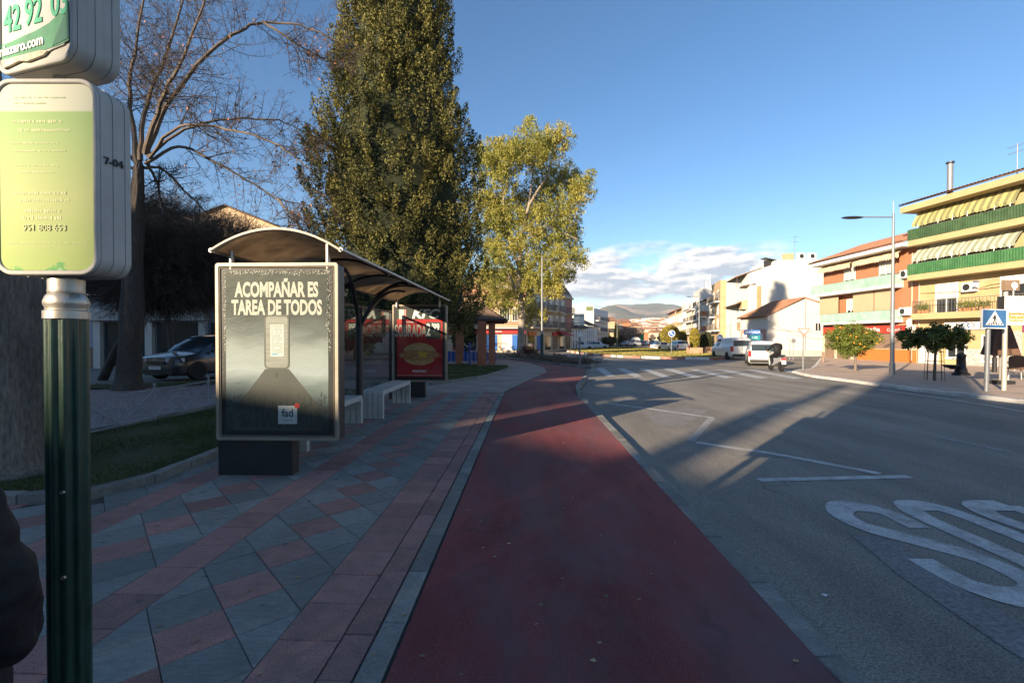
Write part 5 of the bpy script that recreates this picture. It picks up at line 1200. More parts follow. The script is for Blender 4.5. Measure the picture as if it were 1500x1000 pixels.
M_['green_bright'] = mat('bright green corrugated plastic', (0.035, 0.125, 0.042), 0.45, 0.3, 1.5, 0, dirt=0.2, dirtcol=(0.2, 0.3, 0.15))  # brighter green than the upper balcony panels
M_['turq'] = mat('turquoise corrugated plastic', (0.27, 0.44, 0.36), 0.5, 0.2, 1.5, 0)
M_['brown_shut'] = mat('brown slatted shutter', (0.22, 0.15, 0.11), 0.7, 0.15, 2, 0)
M_['aw_y'] = flat('awning yellow', (0.42, 0.36, 0.15)); M_['aw_g'] = flat('awning olive', (0.20, 0.20, 0.10)); M_['aw_w'] = flat('awning pale', (0.44, 0.45, 0.37)); M_['aw_s'] = flat('awning sage', (0.25, 0.27, 0.20)); M_['aw_c'] = flat('awning cream', (0.66, 0.50, 0.34))
M_['iron'] = mat('iron railing', (0.12, 0.11, 0.10), 0.6, 0.2, 4, 0)
def bldg(label, x, y, rz, L, Dp, H, wall, base_z=None, cat='building', name='building', group=None, ol=None, zb=-0.6):
    z = g(y) if base_z is None else base_z
    t = thing(name, label, cat, (x, y, z), rz, group)
    mb = MB()
    if ol: mb.prism_xz(ol, 0, Dp)
    else: mb.box(0, L, 0, Dp, zb, H)
    mb.build('wall', wall, t); return t
wcache = {}
def window(t, x, z, w, h, frame='frame_white', blind=0.0, y=0.0, bars=1, deep=0.05, lab=None, shut='shutter', sill=True, back=False):
    key = (round(w, 2), round(h, 2), frame, round(blind, 2), bars, shut, sill)
    if key not in wcache:
        mb = MB(); f = 0.06
        mb.box(-w/2-f, -w/2+0.02, -deep, 0.03, -f, h+f); mb.box(w/2-0.02, w/2+f, -deep, 0.03, -f, h+f); mb.box(-w/2+0.02, w/2-0.02, -deep, 0.03, h-0.01, h+f); mb.box(-w/2+0.02, w/2-0.02, -deep, 0.03, -f, 0.02)
        for k in range(bars): xx = -w/2+w*(k+1)/(bars+1); mb.box(xx-0.025, xx+0.025, -deep+0.01, 0.02, 0.02, h-0.01)
        if sill: mb.box(-w/2-0.12, w/2+0.12, -0.12, 0.0, -f-0.07, -f-0.002)
        fm = mb.mesh('window', M_[frame])
        pb = MB(); pb.box(-w/2+0.02, w/2-0.02, -0.012, 0.0, 0.02, h-0.01); pm_ = pb.mesh('pane', M_['glass'])
        sm_ = None
        if blind > 0:
            sb = MB(); n = max(2, int(h*blind/0.11))
            for k in range(n):
                zt = h-0.01-h*blind*k/n; zb = h-0.01-h*blind*(k+1)/n; sb.box(-w/2+0.025, w/2-0.025, -0.034, -0.014, zb+0.012, zt)
            sm_ = sb.mesh('shutter', M_[shut])
        wcache[key] = (fm, pm_, sm_)
    fm, pm_, sm_ = wcache[key]; rot = (0, 0, math.pi if back else 0)
    o = link('window', fm, t, (x, y, z), rot); link('pane', pm_, o)
    if sm_: link('shutter', sm_, o)
    if lab: o['label'] = lab
    return o
bcache = {}
def balcony(t, x0, x1, z, dep=0.9, rail='bars', slabm='frame_white', railm='iron', h=0.95, th=0.18, ends=True, y=0.0):
    mb = MB(); mb.box(x0, x1, -dep, -0.002, z-th, z); o = mb.build('balcony', M_[slabm] if isinstance(slabm, str) else slabm, t, (0, y, 0))
    mb = MB()
    if rail == 'bars':
        for (xa, ya, xb, yb) in ((x0+.03, -dep+.04, x1-.03, -dep+.04), (x0+.03, -dep+.04, x0+.03, -.01), (x1-.03, -dep+.04, x1-.03, -.01)):
            L = math.hypot(xb-xa, yb-ya); n = max(2, int(L/0.13)) if L < 14 else int(L/.2)
            for k in range(n+1):
                fx = xa+(xb-xa)*k/n; fy = ya+(yb-ya)*k/n; mb.box(fx-.009, fx+.009, fy-.009, fy+.009, z, z+h)
            if ya == yb: mb.box(xa-.02, xb+.02, ya-.02, ya+.02, z+h, z+h+.035)
            else: mb.box(xa-.02, xa+.02, ya+.02, yb, z+h, z+h+.035)
        mb.build('railing', M_[railm], o)
    elif rail == 'panel':
        amp = 0.02; pts = []; n = int((x1-x0)/0.075)
        for k in range(n+1): pts.append((x0+(x1-x0)*k/n, -dep-0.01-(amp if k % 2 else 0)))
        m2 = int(dep/0.075); 
        side0 = [(x0-(amp if k % 2 else 0), -dep+dep*k/m2) for k in range(m2, 0, -1)]; side1 = [(x1+(amp if k % 2 else 0), -dep+dep*k/m2) for k in range(1, m2+1)]
        pts = side0+pts+side1; q = pts
        vs = [(a, b, z-0.05) for a, b in q]+[(a, b, z+h) for a, b in q]+[(a, b+0.012, z-0.05) for a, b in q]+[(a, b+0.012, z+h) for a, b in q]; k = len(q)
        mb.add(vs, [(i, i+1, k+i+1, k+i) for i in range(k-1)]+[(2*k+i, 3*k+i, 3*k+i+1, 2*k+i+1) for i in range(k-1)]+[(k+i, k+i+1, 3*k+i+1, 3*k+i) for i in range(k-1)])
        mb.build('panel', M_[railm], o)
        mb = MB(); mb.box(x0, x1, -dep+.02, -dep+.05, z+h-.02, z+h+.03)
        for k in range(int((x1-x0)/1.5)+1):
            xx = x0+k*1.5; mb.box(xx, xx+.04, -dep+.02, -dep+.05, z, z+h)
        mb.build('rail', M_['iron'], o)
    else:
        mb.box(x0, x1, -dep, -dep+.12, z+0.001, z+h); mb.box(x0, x0+.12, -dep+.121, -.003, z+0.001, z+h); mb.box(x1-.12, x1, -dep+.121, -.003, z+0.001, z+h); mb.build('parapet', M_[railm], o)
    return o
def awning(t, x0, x1, ztop, zbot, out, m1, m2, sw=0.24, seed=1, y0=-0.05, sag=0.05, val=0.22):
    rr = random.Random(seed); mb = MB(); n = int((x1-x0)/sw)
    for k in range(n):
        xa = x0+(x1-x0)*k/n; xb = x0+(x1-x0)*(k+1)/n
        for j in range(4):
            def P(x, s, q):
                s = s/4; bulge = math.sin(s*math.pi)*sag
                return (x, y0-out*s-bulge-0.02*math.sin(x*7+s*3), ztop+(zbot-ztop)*s+0.02*math.sin(x*5))
            mb.add([P(xa, j, 0), P(xb, j, 0), P(xb, j+1, 0), P(xa, j+1, 0)], [(0, 1, 2, 3)], k % 2)
        # valance with a scalloped edge
        e = (P(xa, 4, 0), P(xb, 4, 0)); m_ = (xa+xb)/2
        mb.add([e[0], e[1], (xb, e[1][1]+.03, e[1][2]-val*.7), (m_, e[1][1]+.02, e[1][2]-val), (xa, e[0][1]+.03, e[0][2]-val*.7)], [(0, 1, 2, 3, 4)], k % 2)
    o = mb.build('awning', [M_[m1], M_[m2]], t); return o
def tiled(t, quad, m='roof_tile', pitch=0.24, name='roof', th=0.08, amp=0.05, rows=None):
    """barrel-tile slope: quad = (eave_a, eave_b, ridge_b, ridge_a) in local coordinates"""
    a, b, c, d = [Vector(p) for p in quad]; n = max(4, int((b-a).length/pitch)*4); nrm = (b-a).cross(d-a).normalized()
    if nrm.z < 0: nrm = -nrm
    rl = max(2, int((d-a).length/0.45)) if rows is None else rows
    V = []; F = []
    for j in range(rl+1):
        for jj in (0, 1):
            if j == rl and jj: continue
            s = j/rl if not jj else (j+1)/rl-0.0005; lift = (0.03 if not jj else 0.0)
            for i in range(n+1):
                f = i/n; p = (a.lerp(b, f)).lerp(d.lerp(c, f), min(s, 1)); w = abs(math.sin(i*math.pi/4))*amp+lift; V.append(tuple(p+nrm*(w+th)))
    rws = len(V)//(n+1)
    for j in range(rws-1):
        for i in range(n): F.append((j*(n+1)+i, j*(n+1)+i+1, (j+1)*(n+1)+i+1, (j+1)*(n+1)+i))
    # underside slab
    k = len(V); V += [tuple(a), tuple(b), tuple(c), tuple(d)]+[tuple(p+nrm*th) for p in (a, b, c, d)]
    F += [(k, k+3, k+2, k+1), (k, k+1, k+5, k+4), (k+1, k+2, k+6, k+5), (k+2, k+3, k+7, k+6), (k+3, k, k+4, k+7)]
    return link(name, rawmesh(name, V, F, M_[m]), t)
def antenna(t, x, y, z, h=1.8, lab=None):
    mb = MB(); mb.tube([(x, y, z), (x, y, z+h)], 0.025, 6)
    for k, zz in enumerate((h*.95, h*.75)):
        mb.tube([(x-0.5, y, z+zz), (x+0.5, y, z+zz)], 0.012, 4)
        for j in range(7): xx = x-0.45+j*0.15; mb.tube([(xx, y-0.2, z+zz), (xx, y+0.2, z+zz)], 0.008, 4)
    mb.build('antenna', M_['metal_grey'], t)
# ---------------------------------------------------------------- right side: yellow corner block
A = -math.pi/2
by = bldg('four storey yellow block with green balcony panels and striped awnings, cut by the right edge', 29.8, 33.4, A+R(7), 16, 9, 11.0, M_['wall_yellow'], -0.5)
def Yx(u, X=29.8, y0=33.4): return y0-X*667/(u-750)
for z0, z1, dep, pm in ((8.45, 0.45, 1.0, 'green_panel'), (5.95, 0.5, 1.0, 'green_bright')):
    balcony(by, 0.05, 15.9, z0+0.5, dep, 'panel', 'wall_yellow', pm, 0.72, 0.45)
balcony(by, 0.3, 15.9, 3.1+0.5, 0.9, 'bars', 'wall_yellow', 'iron', 0.85, 0.42)
for zt, zb, m1, m2, sd in ((11.15, 10.05, 'aw_y', 'aw_g', 1), (8.40, 7.55, 'aw_w', 'aw_s', 2)):
    awning(by, 0.15, 3.3, zt, zb, 0.75, m1, m2, 0.2, sd); awning(by, 3.35, 6.35, zt, zb, 0.75, m1, m2, 0.2, sd+4)
    awning(by, 9.3, 12.6, zt, zb, 0.75, m1, m2, 0.2, sd+7)
    mb = MB()
    for x in (0.6, 2.0, 2.9, 3.8, 5.3, 6.1): mb.tube([(x, -0.9, zb-0.75), (x, -0.78, zb)], 0.02, 5)
    mb.build('awning_pole', M_['frame_white'], by)
for z, hh in ((8.95, 1.95), (6.45, 1.95)):
    window(by, 1.6, z, 1.5, hh, blind=0.5, sill=False); window(by, 4.7, z, 1.5, hh, blind=0.35, sill=False); window(by, 7.0, z, 0.95, hh, blind=0.9 if z > 8 else 1.0, sill=False); window(by, 10.9, z, 1.5, hh, blind=0.4, sill=False)
window(by, 1.95, 3.62, 1.35, 1.95, blind=0.5, sill=False); window(by, 5.75, 3.62, 1.25, 2.0, blind=0.25, sill=False); window(by, 9.5, 3.62, 1.3, 2.0, blind=0.4, sill=False)
# small things on the first-floor balcony
mb = MB(); rr = random.Random(3)
for x in (0.7, 1.0, 1.25, 3.4, 3.7, 3.9, 4.2, 4.6, 4.9): mb.lathe([(0.09, 3.6), (0.12, 3.82)], 8, (x, -0.75))
mb.build('flower_pots', flat('clay pots', (0.40, 0.16, 0.07)), by)
q = []
for x in (0.7, 1.0, 1.25, 3.4, 3.7, 3.9, 4.2, 4.6, 4.9): q.append(np.array([x, -0.75, 4.0+0.1*rr.random()])+RNG.normal(size=(140, 3))*np.array([.1, .1, .14]))
link('potted_plants', leafmesh('potted_plants', np.concatenate(q), .05, M_['citrus']), by)
# roof
tiled(by, ((-0.4, -1.25, 11.5), (16.4, -1.25, 11.5), (16.4, 4.5, 13.2), (-0.4, 4.5, 13.2)), 'roof_tile', 0.22)
mb = MB(); mb.box(-0.35, 16.3, -1.2, 0.4, 11.0, 11.42); mb.build('cornice', M_['wall_yellow'], by)
mb = MB(); mb.lathe([(0.17, 11.4), (0.17, 14.2)], 12, (1.1, 1.2)); mb.build('flue', M_['metal_grey'], by, smooth=True); mb = MB(); mb.lathe([(0.24, 14.24), (0.24, 14.34)], 12, (1.1, 1.2)); mb.build('flue_cap', M_['darkmetal'], by)
antenna(by, 5.0, 1.2, 12.0, 2.0)
# ground floor of the yellow block
mb = MB(); mb.box(0.05, 1.45, -0.05, -0.01, 0.0, 2.35)
for k in range(9): mb.box(0.05, 1.45, -0.065, -0.05, 0.12+k*0.25, 0.13+k*0.25)
mb.build('garage_door', M_['white_wall'], by)
mb = MB(); mb.box(1.9, 5.6, -0.12, -0.01, 2.42, 2.95); sg = mb.build('shop_sign', M_['white_sign'], by)
text('J | O | N S', 0.5, (3.95, -0.125, 2.68), sg, M_['black_print'], 'lettering', sx=1.3)
mb = MB(); mb.ring_xz(rrect(.44, .44, .2, 6, 3.25, 2.68), rrect(.34, .34, .16, 6, 3.25, 2.68), -0.126, -0.121); mb.build('round_mark', M_['blue_sign'], sg)
window(by, 2.6, 0.55, 1.1, 1.5, blind=0, sill=True); window(by, 4.5, 0.4, 0.7, 1.6)
def graffiti_mat():
    m, nt, b = nodes_of('black and white leaf mural'); N = nt.nodes; Lk = nt.links
    geo = N.new('ShaderNodeNewGeometry'); vo = N.new('ShaderNodeTexNoise'); vo.inputs['Scale'].default_value = 3.4; vo.inputs['Detail'].default_value = 3; vo.inputs['Distortion'].default_value = 2.4; Lk.new(geo.outputs['Position'], vo.inputs['Vector'])
    w = N.new('ShaderNodeMath'); w.operation = 'PINGPONG'; w.inputs[1].default_value = 0.035; Lk.new(vo.outputs[0], w.inputs[0])
    mr = N.new('ShaderNodeMapRange'); mr.inputs[1].default_value = 0.015; mr.inputs[2].default_value = 0.02; Lk.new(w.outputs[0], mr.inputs[0])
    mx = N.new('ShaderNodeMix'); mx.data_type = 'RGBA'; mx.inputs[6].default_value = (0.03, 0.03, 0.03, 1); mx.inputs[7].default_value = (0.7, 0.69, 0.64, 1); Lk.new(mr.outputs[0], mx.inputs[0]); Lk.new(mx.outputs[2], b.inputs['Base Color']); b.inputs['Roughness'].default_value = .8; return m
mb = MB(); mb.box(3.1, 6.2, -0.04, -0.008, 0.0, 1.15); mb.box(5.0, 6.2, -0.045, -0.012, 1.152, 2.3); mb.build('mural', graffiti_mat(), by)
mb = MB(); mb.box(6.3, 10.5, -0.14, -0.01, 2.25, 2.75); sg = mb.build('shop_sign', flat('purple sign', (0.22, 0.03, 0.14)), by); text('CLINICA', 0.42, (7.7, -0.145, 2.5), sg, M_['white_print'])
mb = MB(); mb.box(6.3, 10.5, -0.03, -0.01, 0, 2.2); mb.build('shop_front', M_['white_wall'], by)
# the tall thing: small wall lamp bracket
mb = MB(); mb.tube([(5.8, -0.02, 5.3), (5.2, -0.8, 5.5), (4.8, -1.1, 5.45)], 0.025, 6); mb.ball((4.65, -1.2, 5.42), .14, 8, 0, (1.5, 1, .6)); mb.build('bracket_lamp', M_['metal_grey'], by)
# ---------------------------------------------------------------- orange block with the cafe
bo = bldg('three storey orange brick block with turquoise balcony panels over a red cafe sign', 29.8, 43.6, A, 10.15, 9, 8.9, M_['wall_orange'], -0.55)
def oz(w): return w+0.55
balcony(bo, -0.3, 8.9, oz(5.5), 1.0, 'panel', 'frame_white', 'turq', 0.7, 0.3); balcony(bo, 0.8, 8.9, oz(2.8), 0.8, 'panel', 'frame_white', 'turq', 0.7, 0.25)
M_['cream_blind'] = mat('cream canvas blind', (0.46, 0.34, 0.22), 0.85, 0.06, 1, 0)
for xa, xb, z0, z1 in ((0.15, 2.6, 3.35, 5.2), (4.4, 6.6, 3.35, 5.2), (6.7, 8.5, 3.35, 5.2)):
    mb = MB(); mb.box(xa, xb, -0.45, -0.42, oz(z0), oz(z1)); mb.build('canvas_blind', M_['cream_blind'], bo)
window(bo, 3.6, oz(3.0), 0.9, 1.7, blind=0.55, sill=False)
for x in (3.4, 7.3): window(bo, x, oz(5.75), 1.2, 1.75, blind=0.6, sill=False)
awning(bo, 0.3, 4.4, oz(8.15), oz(7.75), 0.7, 'aw_c', 'aw_c', 0.25, 3, sag=.03, val=.4); awning(bo, 4.6, 9.3, oz(8.15), oz(7.75), 0.7, 'aw_c', 'aw_c', 0.25, 4, sag=.03, val=.4)
tiled(bo, ((-0.4, -1.2, oz(8.35)), (10.2, -1.2, oz(8.35)), (10.2, 4.0, oz(10.2)), (-0.4, 4.0, oz(10.2))), 'roof_tile', 0.24)
mb = MB(); mb.box(-0.35, 10.1, -1.15, 0.0, oz(8.1), oz(8.33)); mb.build('cornice', M_['frame_white'], bo)
mb = MB(); mb.box(0.0, 10.1, -0.03, -0.004, -0.3, oz(2.35)); mb.build('ground_floor', M_['wall_cream'], bo)
mb = MB(); mb.box(4.2, 10.1, -0.06, -0.032, -0.3, 1.0); mb.build('orange_plinth', M_['orange_paint'], bo)
mb = MB(); mb.box(0.3, 9.5, -0.2, -0.033, oz(1.72), oz(2.32)); sg = mb.build('cafe_sign', flat('cafe red', (0.55, 0.045, 0.03)), bo)
text('Afradisa', 0.50, (6.15, -0.205, oz(2.03)), sg, M_['white_print'], bold=0.012); text('Cafetería', 0.34, (8.3, -0.205, oz(1.98)), sg, M_['white_print'])
def shutterbox(t, x0, x1, z0, z1, m, y=-0.033, name='roller_shutter'):
    mb = MB(); n = int((z1-z0)/0.12)
    for k in range(n): zz = z0+(z1-z0)*k/n; mb.box(x0, x1, y-0.05, y, zz+0.012, zz+(z1-z0)/n)
    return mb.build(name, m, t)
shutterbox(bo, 5.7, 9.1, 1.05, 2.2, M_['brown_shut']); shutterbox(bo, 2.0, 3.6, 0.0, 2.1, M_['brown_shut']); shutterbox(bo, 0.4, 1.6, 0.0, 2.1, M_['brown_shut'])
# ---------------------------------------------------------------- white gable house
H0 = g(50)
def zl(v, Y): return 1.45+(493-v)*Y/667
wg = bldg('low white house with a plain gable end and clay tile roof on the corner', 28.1, 50, 0, 7.4, 6.0, 4, M_['white_wall'], H0, ol=[(0, -0.5), (7.5, -0.5), (7.5, zl(452, 50)-H0), (4.0, zl(437, 50)-H0), (0, zl(462, 50)-H0)])
ez, az = zl(462, 50)-H0, zl(437, 50)-H0
tiled(wg, ((-0.35, 6.2, ez-.16), (-0.35, -0.12, ez-.16), (4.0, -0.12, az+.02), (4.0, 6.2, az+.02)), 'roof_tile', 0.24)
tiled(wg, ((7.6, -0.12, zl(452, 50)-H0), (7.6, 6.2, zl(452, 50)-H0), (4.0, 6.2, az+.02), (4.0, -0.12, az+.02)), 'roof_tile', 0.24)
window(wg, 5.5, zl(485, 50)-H0, 0.65, 0.9)
mb = MB(); mb.box(0, 7.45, -0.03, -0.002, 0, 0.55); mb.build('plinth', mat('grey plinth', (0.42, 0.41, 0.39), .85, .1, 2, .1, dirt=.3), wg)
mb = MB(); mb.tube([(4.1, -0.05, 0.5), (4.1, -0.05, az)], 0.03, 6); mb.tube([(0.3, -.05, 2.9), (4.1, -.06, 2.5), (7.4, -.05, 3.2)], 0.02, 5); mb.tube([(0.0, -.05, 3.8), (3.0, -.06, 2.2), (6.4, -.05, 1.7)], 0.015, 5); mb.build('cable', M_['metal_grey'], wg)
# its street face
wgf = MB(); wgf.box(-0.06, -0.005, 0.3, 5.8, 0, 2.9); wgf.build('street_face', mat('rose render', (0.45, 0.27, 0.22), .85, .1, 2, .1), wg)
for yy in (1.3, 3.2, 4.8):
    mb = MB(); mb.box(-0.12, -0.062, yy-.45, yy+.45, 0.9, 2.4); mb.build('window', M_['frame_white'], wg)
# ---------------------------------------------------------------- tall white block behind it
tw_ = bldg('tall blank white block with air conditioners on its roof, behind the gable house', 30.3, 58, 0, 20, 6.5, 10, M_['white_wall'], g(58), ol=[(0, -.5), (20, -.5), (20, 11.9), (3.6, 11.9), (3.4, 11.4), (1.0, 10.6), (0, 10.2)])
for x in (7.2, 8.6):
    mb = MB(); mb.box(x-.45, x+.45, 1, 1.4, 12.1, 12.95); mb.ring_xz(rrect(.7, .7, .3, 5, x, 12.52), rrect(.6, .6, .25, 5, x, 12.52), .96, 1.0); mb.box(x-.4, x-.3, 1, 1.4, 11.9, 12.1); mb.box(x+.3, x+.4, 1, 1.4, 11.9, 12.1); mb.build('air_conditioner', M_['frame_white'], tw_)
    mb = MB(); mb.disc_xz(x, 12.52, .28, .985, .995); mb.build('fan_grille', M_['darkmetal'], tw_)
mb = MB(); mb.cbox((3.2, 1.5, 12.15), (1.6, 1.2, 0.06), 0, 0, R(12)); mb.box(2.6, 3.8, 1.4, 1.6, 11.2, 12.0); mb.build('solar_panel', M_['darkmetal'], tw_)
mb = MB(); mb.box(5.2, 6.2, 1, 2, 11.9, 12.9); mb.build('roof_hut', M_['wall_beige'], tw_)
antenna(tw_, 6.4, 1.2, 12.0, 3.2)
# street face with balconies
DIR = math.atan2(-1, -0.255)
def rowb(label, x, y, L, Dp, H, wall, floors, group=None, nwin=None, balc='bars', slab='frame_white', balm='iron', roof=None, gf=None, seed=1, sidewin=False, parapet=False):
    """x,y: far corner of the street face on the right-hand row"""
    t = bldg(label, x, y, DIR, L, Dp, H, wall, g(min(y, 110)), group=group); rr = random.Random(seed); fh = (H-3.2)/max(1, floors-1); n = nwin or max(1, int(L/2.6))
    for f in range(1, floors):
        z = 3.2+(f-1)*fh
        for k in range(n):
            x_ = L*(k+.5)/n; window(t, x_, z+.25, 1.0, min(1.9, fh-.7), blind=rr.choice((0, .3, .5, .8)), sill=False)
        if balc:
            k = 0
            while k < n:
                w = rr.choice((1, 2, 1)); w = min(w, n-k); balcony(t, L*(k+.1)/n, L*(k+w-.1)/n, z, 0.85, balc, slab, balm, 0.9, .16); k += w+rr.choice((0, 1))
    for k in range(n):
        mb = MB(); xx = L*(k+.5)/n; mb.box(xx-.8, xx+.8, -0.05, -0.004, 0, 2.4); mb.build('shop_window' if rr.random() < .5 else 'door', M_[rr.choice(('glass', 'brown_shut', 'shutter'))], t)
    if roof:
        tiled(t, ((-.2, -.7, H), (L+.2, -.7, H), (L+.2, Dp*.5, H+Dp*.16), (-.2, Dp*.5, H+Dp*.16)), roof, 0.3, rows=6)
    if parapet:
        mb = MB(); mb.box(0, L, 0, .15, H+.002, H+.9); mb.box(0, .15, .151, Dp, H+.002, H+.9); mb.box(L-.15, L, .151, Dp, H+.002, H+.9); mb.build('parapet', wall, t)
    return t
t = rowb('narrow orange brown apartment house with dark canopies beside the tall white block', 32.0, 64.6, 6.6, 1.3, 8.6, mat('brown brick', (0.42, 0.22, 0.11), .85, .15, 2, .1), 3, balc='solid', slab='wall_cream', balm='wall_beige', roof='roof_dark', seed=3)
mb = MB(); mb.prism_yz([(-1.9, 6.2), (-.02, 6.9), (-.02, 7.0), (-1.9, 6.3)], 0.4, 6.2); mb.build('canopy', M_['roof_dark'], t)
mb = MB(); mb.prism_yz([(-1.6, 9.8), (1.5, 10.9), (1.5, 11.0), (-1.6, 9.92)], 0.2, 6.4); mb.tube([(0.4, -1.4, 8.6), (0.4, -1.4, 9.8)], .04, 5); mb.tube([(6.2, -1.4, 8.6), (6.2, -1.4, 9.8)], .04, 5); mb.build('roof_canopy', M_['roof_dark'], t)
# beige block, stepping forward
t = rowb('beige four storey block stepping forward of its neighbours, roof terrace with railing', 32.2, 73.5, 7.2, 9, 9.6, M_['wall_beige'], 4, balc='bars', seed=5, parapet=True)
t = rowb('white and orange house with stacked round balconies beyond the beige block', 34.8, 83.5, 9.5, 9, 8.4, M_['white_wall'], 3, balc='solid', balm='wall_orange', roof='roof_tile', seed=7)
t = rowb('tall white penthouse block with roof masts halfway along the right-hand row', 37.6, 94.5, 10.5, 9, 10.5, M_['white_wall'], 4, balc='bars', seed=8, parapet=True)
for k, xx in enumerate((3, 5, 7.5)): mb = MB(); mb.tube([(xx, 2, 10.5), (xx, 2, 13.5+k*.4)], 0.06, 6); mb.build('mast', M_['frame_white'], t)
mb = MB(); mb.box(2, 7, 3, 7, 10.5, 12.6); mb.build('penthouse', M_['white_wall'], t)
t = rowb('orange yellow rendered house between two white ones, far right-hand row', 40.2, 105, 10, 9, 8.2, M_['wall_beige'], 3, balc='bars', roof='roof_tile', seed=11)
t = rowb('narrow white house with dark balconies, far right-hand row', 42.9, 115, 9.5, 9, 9.4, M_['white_wall'], 3, balc='solid', balm='frame_white', seed=13, parapet=True)
t = rowb('long ochre house at the far end of the right-hand row', 46.8, 130, 14.5, 9, 9.6, M_['wall_yellow'], 3, balc=None, roof='roof_tile', seed=14)
t = rowb('last ochre block closing the right-hand row', 53.2, 155, 24, 10, 9.9, M_['wall_peach'], 3, balc=None, roof='roof_tile', seed=15)
# ---------------------------------------------------------------- left: bank at the bend, big apartment house, small houses
bk_ = bldg('two storey peach building with a red shop fascia beyond the brick pergola', -11.5, 61.5, 0, 13.2, 9, 7.6, M_['wall_peach'], g(61))
mb = MB(); mb.box(0, 13.2, -0.05, -0.004, 0, 3.0); mb.build('ground_floor', M_['wall_cream'], bk_)
mb = MB(); mb.box(3.0, 13.3, -0.35, -0.052, 2.55, 3.2); sg = mb.build('red_fascia', M_['red_sign'], bk_); text('Banco', 0.42, (9.6, -0.36, 2.87), sg, M_['white_print'])
for x in (5.0, 7.4, 10.5, 12.2): window(bk_, x, 4.3, 1.3, 1.6, bars=3)
for x, m in ((4.2, 'red_sign'), (6.0, 'glass'), (8.8, 'blue_sign'), (10.8, 'white_sign'), (12.2, 'blue_sign')):
    mb = MB(); mb.box(x-.7, x+.7, -0.09, -0.052, 0.3, 2.4); mb.build('shop_window', M_[m], bk_)
mb = MB(); mb.prism_yz([(-.05, 3.22), (-1.0, 3.22), (-1.0, 3.34), (-.05, 3.34)], 6.2, 13.2); o = mb.build('balcony_slab', M_['frame_white'], bk_)
balcony(bk_, 6.2, 13.0, 3.6, 1.0, 'bars', 'wall_cream', 'iron', .95)
tiled(bk_, ((-.3, -.6, 7.6), (13.4, -.6, 7.6), (13.4, 4.5, 9.6), (-.3, 4.5, 9.6)), 'roof_tile', .3, rows=6)
b3 = bldg('taller cream block with white framed gallery windows behind the peach building', -6.0, 72, 0, 10, 8, 12.0, M_['wall_cream'], g(70))
for z in (7.6, 10.2):
    for x in (2, 4.6, 7.2): window(b3, x, z-0.5, 1.4, 1.6, blind=.3)
balcony(b3, 1, 8.5, 7.0, .9, 'bars', 'frame_white', 'iron')
rzL = math.atan2(.897, .443)
bb = bldg('long shaded apartment house with dark balconies and mansard windows behind the street lamp', 1.9, 62.3, rzL, 19.2, 10, 9.3, M_['wall_grey'], g(65))
mb = MB(); mb.box(0, 19.2, -0.04, -0.004, 0, 2.9); mb.build('ground_floor', M_['wall_cream'], bb)
for f, z in enumerate((3.5, 6.1)):
    for k in range(7):
        window(bb, 1.6+k*2.6, z+.1, 1.05, 1.85, blind=(0.2, .5, 0, .8)[(k+f) % 4], sill=False)
    for a, b in ((0.4, 5.0), (5.6, 10.2), (11.0, 13.6), (16.2, 18.6)): balcony(bb, a, b, z, .9, 'bars', 'wall_cream', 'iron', .95)
mb = MB(); mb.box(-0.2, 19.4, -0.35, -0.002, 8.6, 8.9); mb.box(-0.1, 19.3, -0.2, -0.002, 5.75, 5.95); mb.build('string_course', M_['wall_cream'], bb)
mb = MB(); mb.prism_yz([(0.0, 9.3), (1.6, 11.6), (8.6, 11.6), (10, 9.3)], 0, 19.2); mb.build('mansard_roof', M_['roof_dark'], bb)
for k in range(5):
    mb = MB(); x = 2.2+k*2.9; mb.box(x-.8, x+.8, -0.05, 1.5, 9.35, 11.0); mb.box(x-.95, x+.95, -.2, 1.5, 11.002, 11.15); d_ = mb.build('dormer', M_['wall_cream'], bb); mb = MB(); mb.box(x-.5, x+.5, -.08, -.052, 9.6, 10.8); mb.build('pane', M_['glass'], d_)
mb = MB(); mb.box(19.2+.003, 19.32, -0.06, 9.9, 2.9, 9.2); mb.build('end_wall', M_['wall_pink'], bb)
mb = MB(); mb.box(16.4, 19.2, -0.05, -0.006, 3.0, 8.6); mb.build('corner_facing', M_['wall_pink'], bb)
rr = random.Random(6)
for k in range(6):
    x = 1.7+k*3.1; mb = MB(); mb.box(x-1.1, x+1.1, -.09, -.042, .2, 2.3); mb.build('shop_window', M_[('glass', 'blue_sign', 'glass', 'brown_shut', 'glass', 'darkmetal')[k]], bb)
    if k in (0, 3, 4): mb = MB(); mb.box(x-1.3, x+1.3, -.3, -.042, 2.35, 2.85); mb.build('shop_sign', M_[('orange_paint', 'red_sign', 'red_sign', 'red_sign', 'brown_shut')[k]], bb)
mb = MB(); mb.prism_yz([(-1.8, 2.3), (-.05, 3.0), (-.05, 3.06), (-1.8, 2.36)], 11.5, 15.5); mb.build('awning', M_['red_sign'], bb)
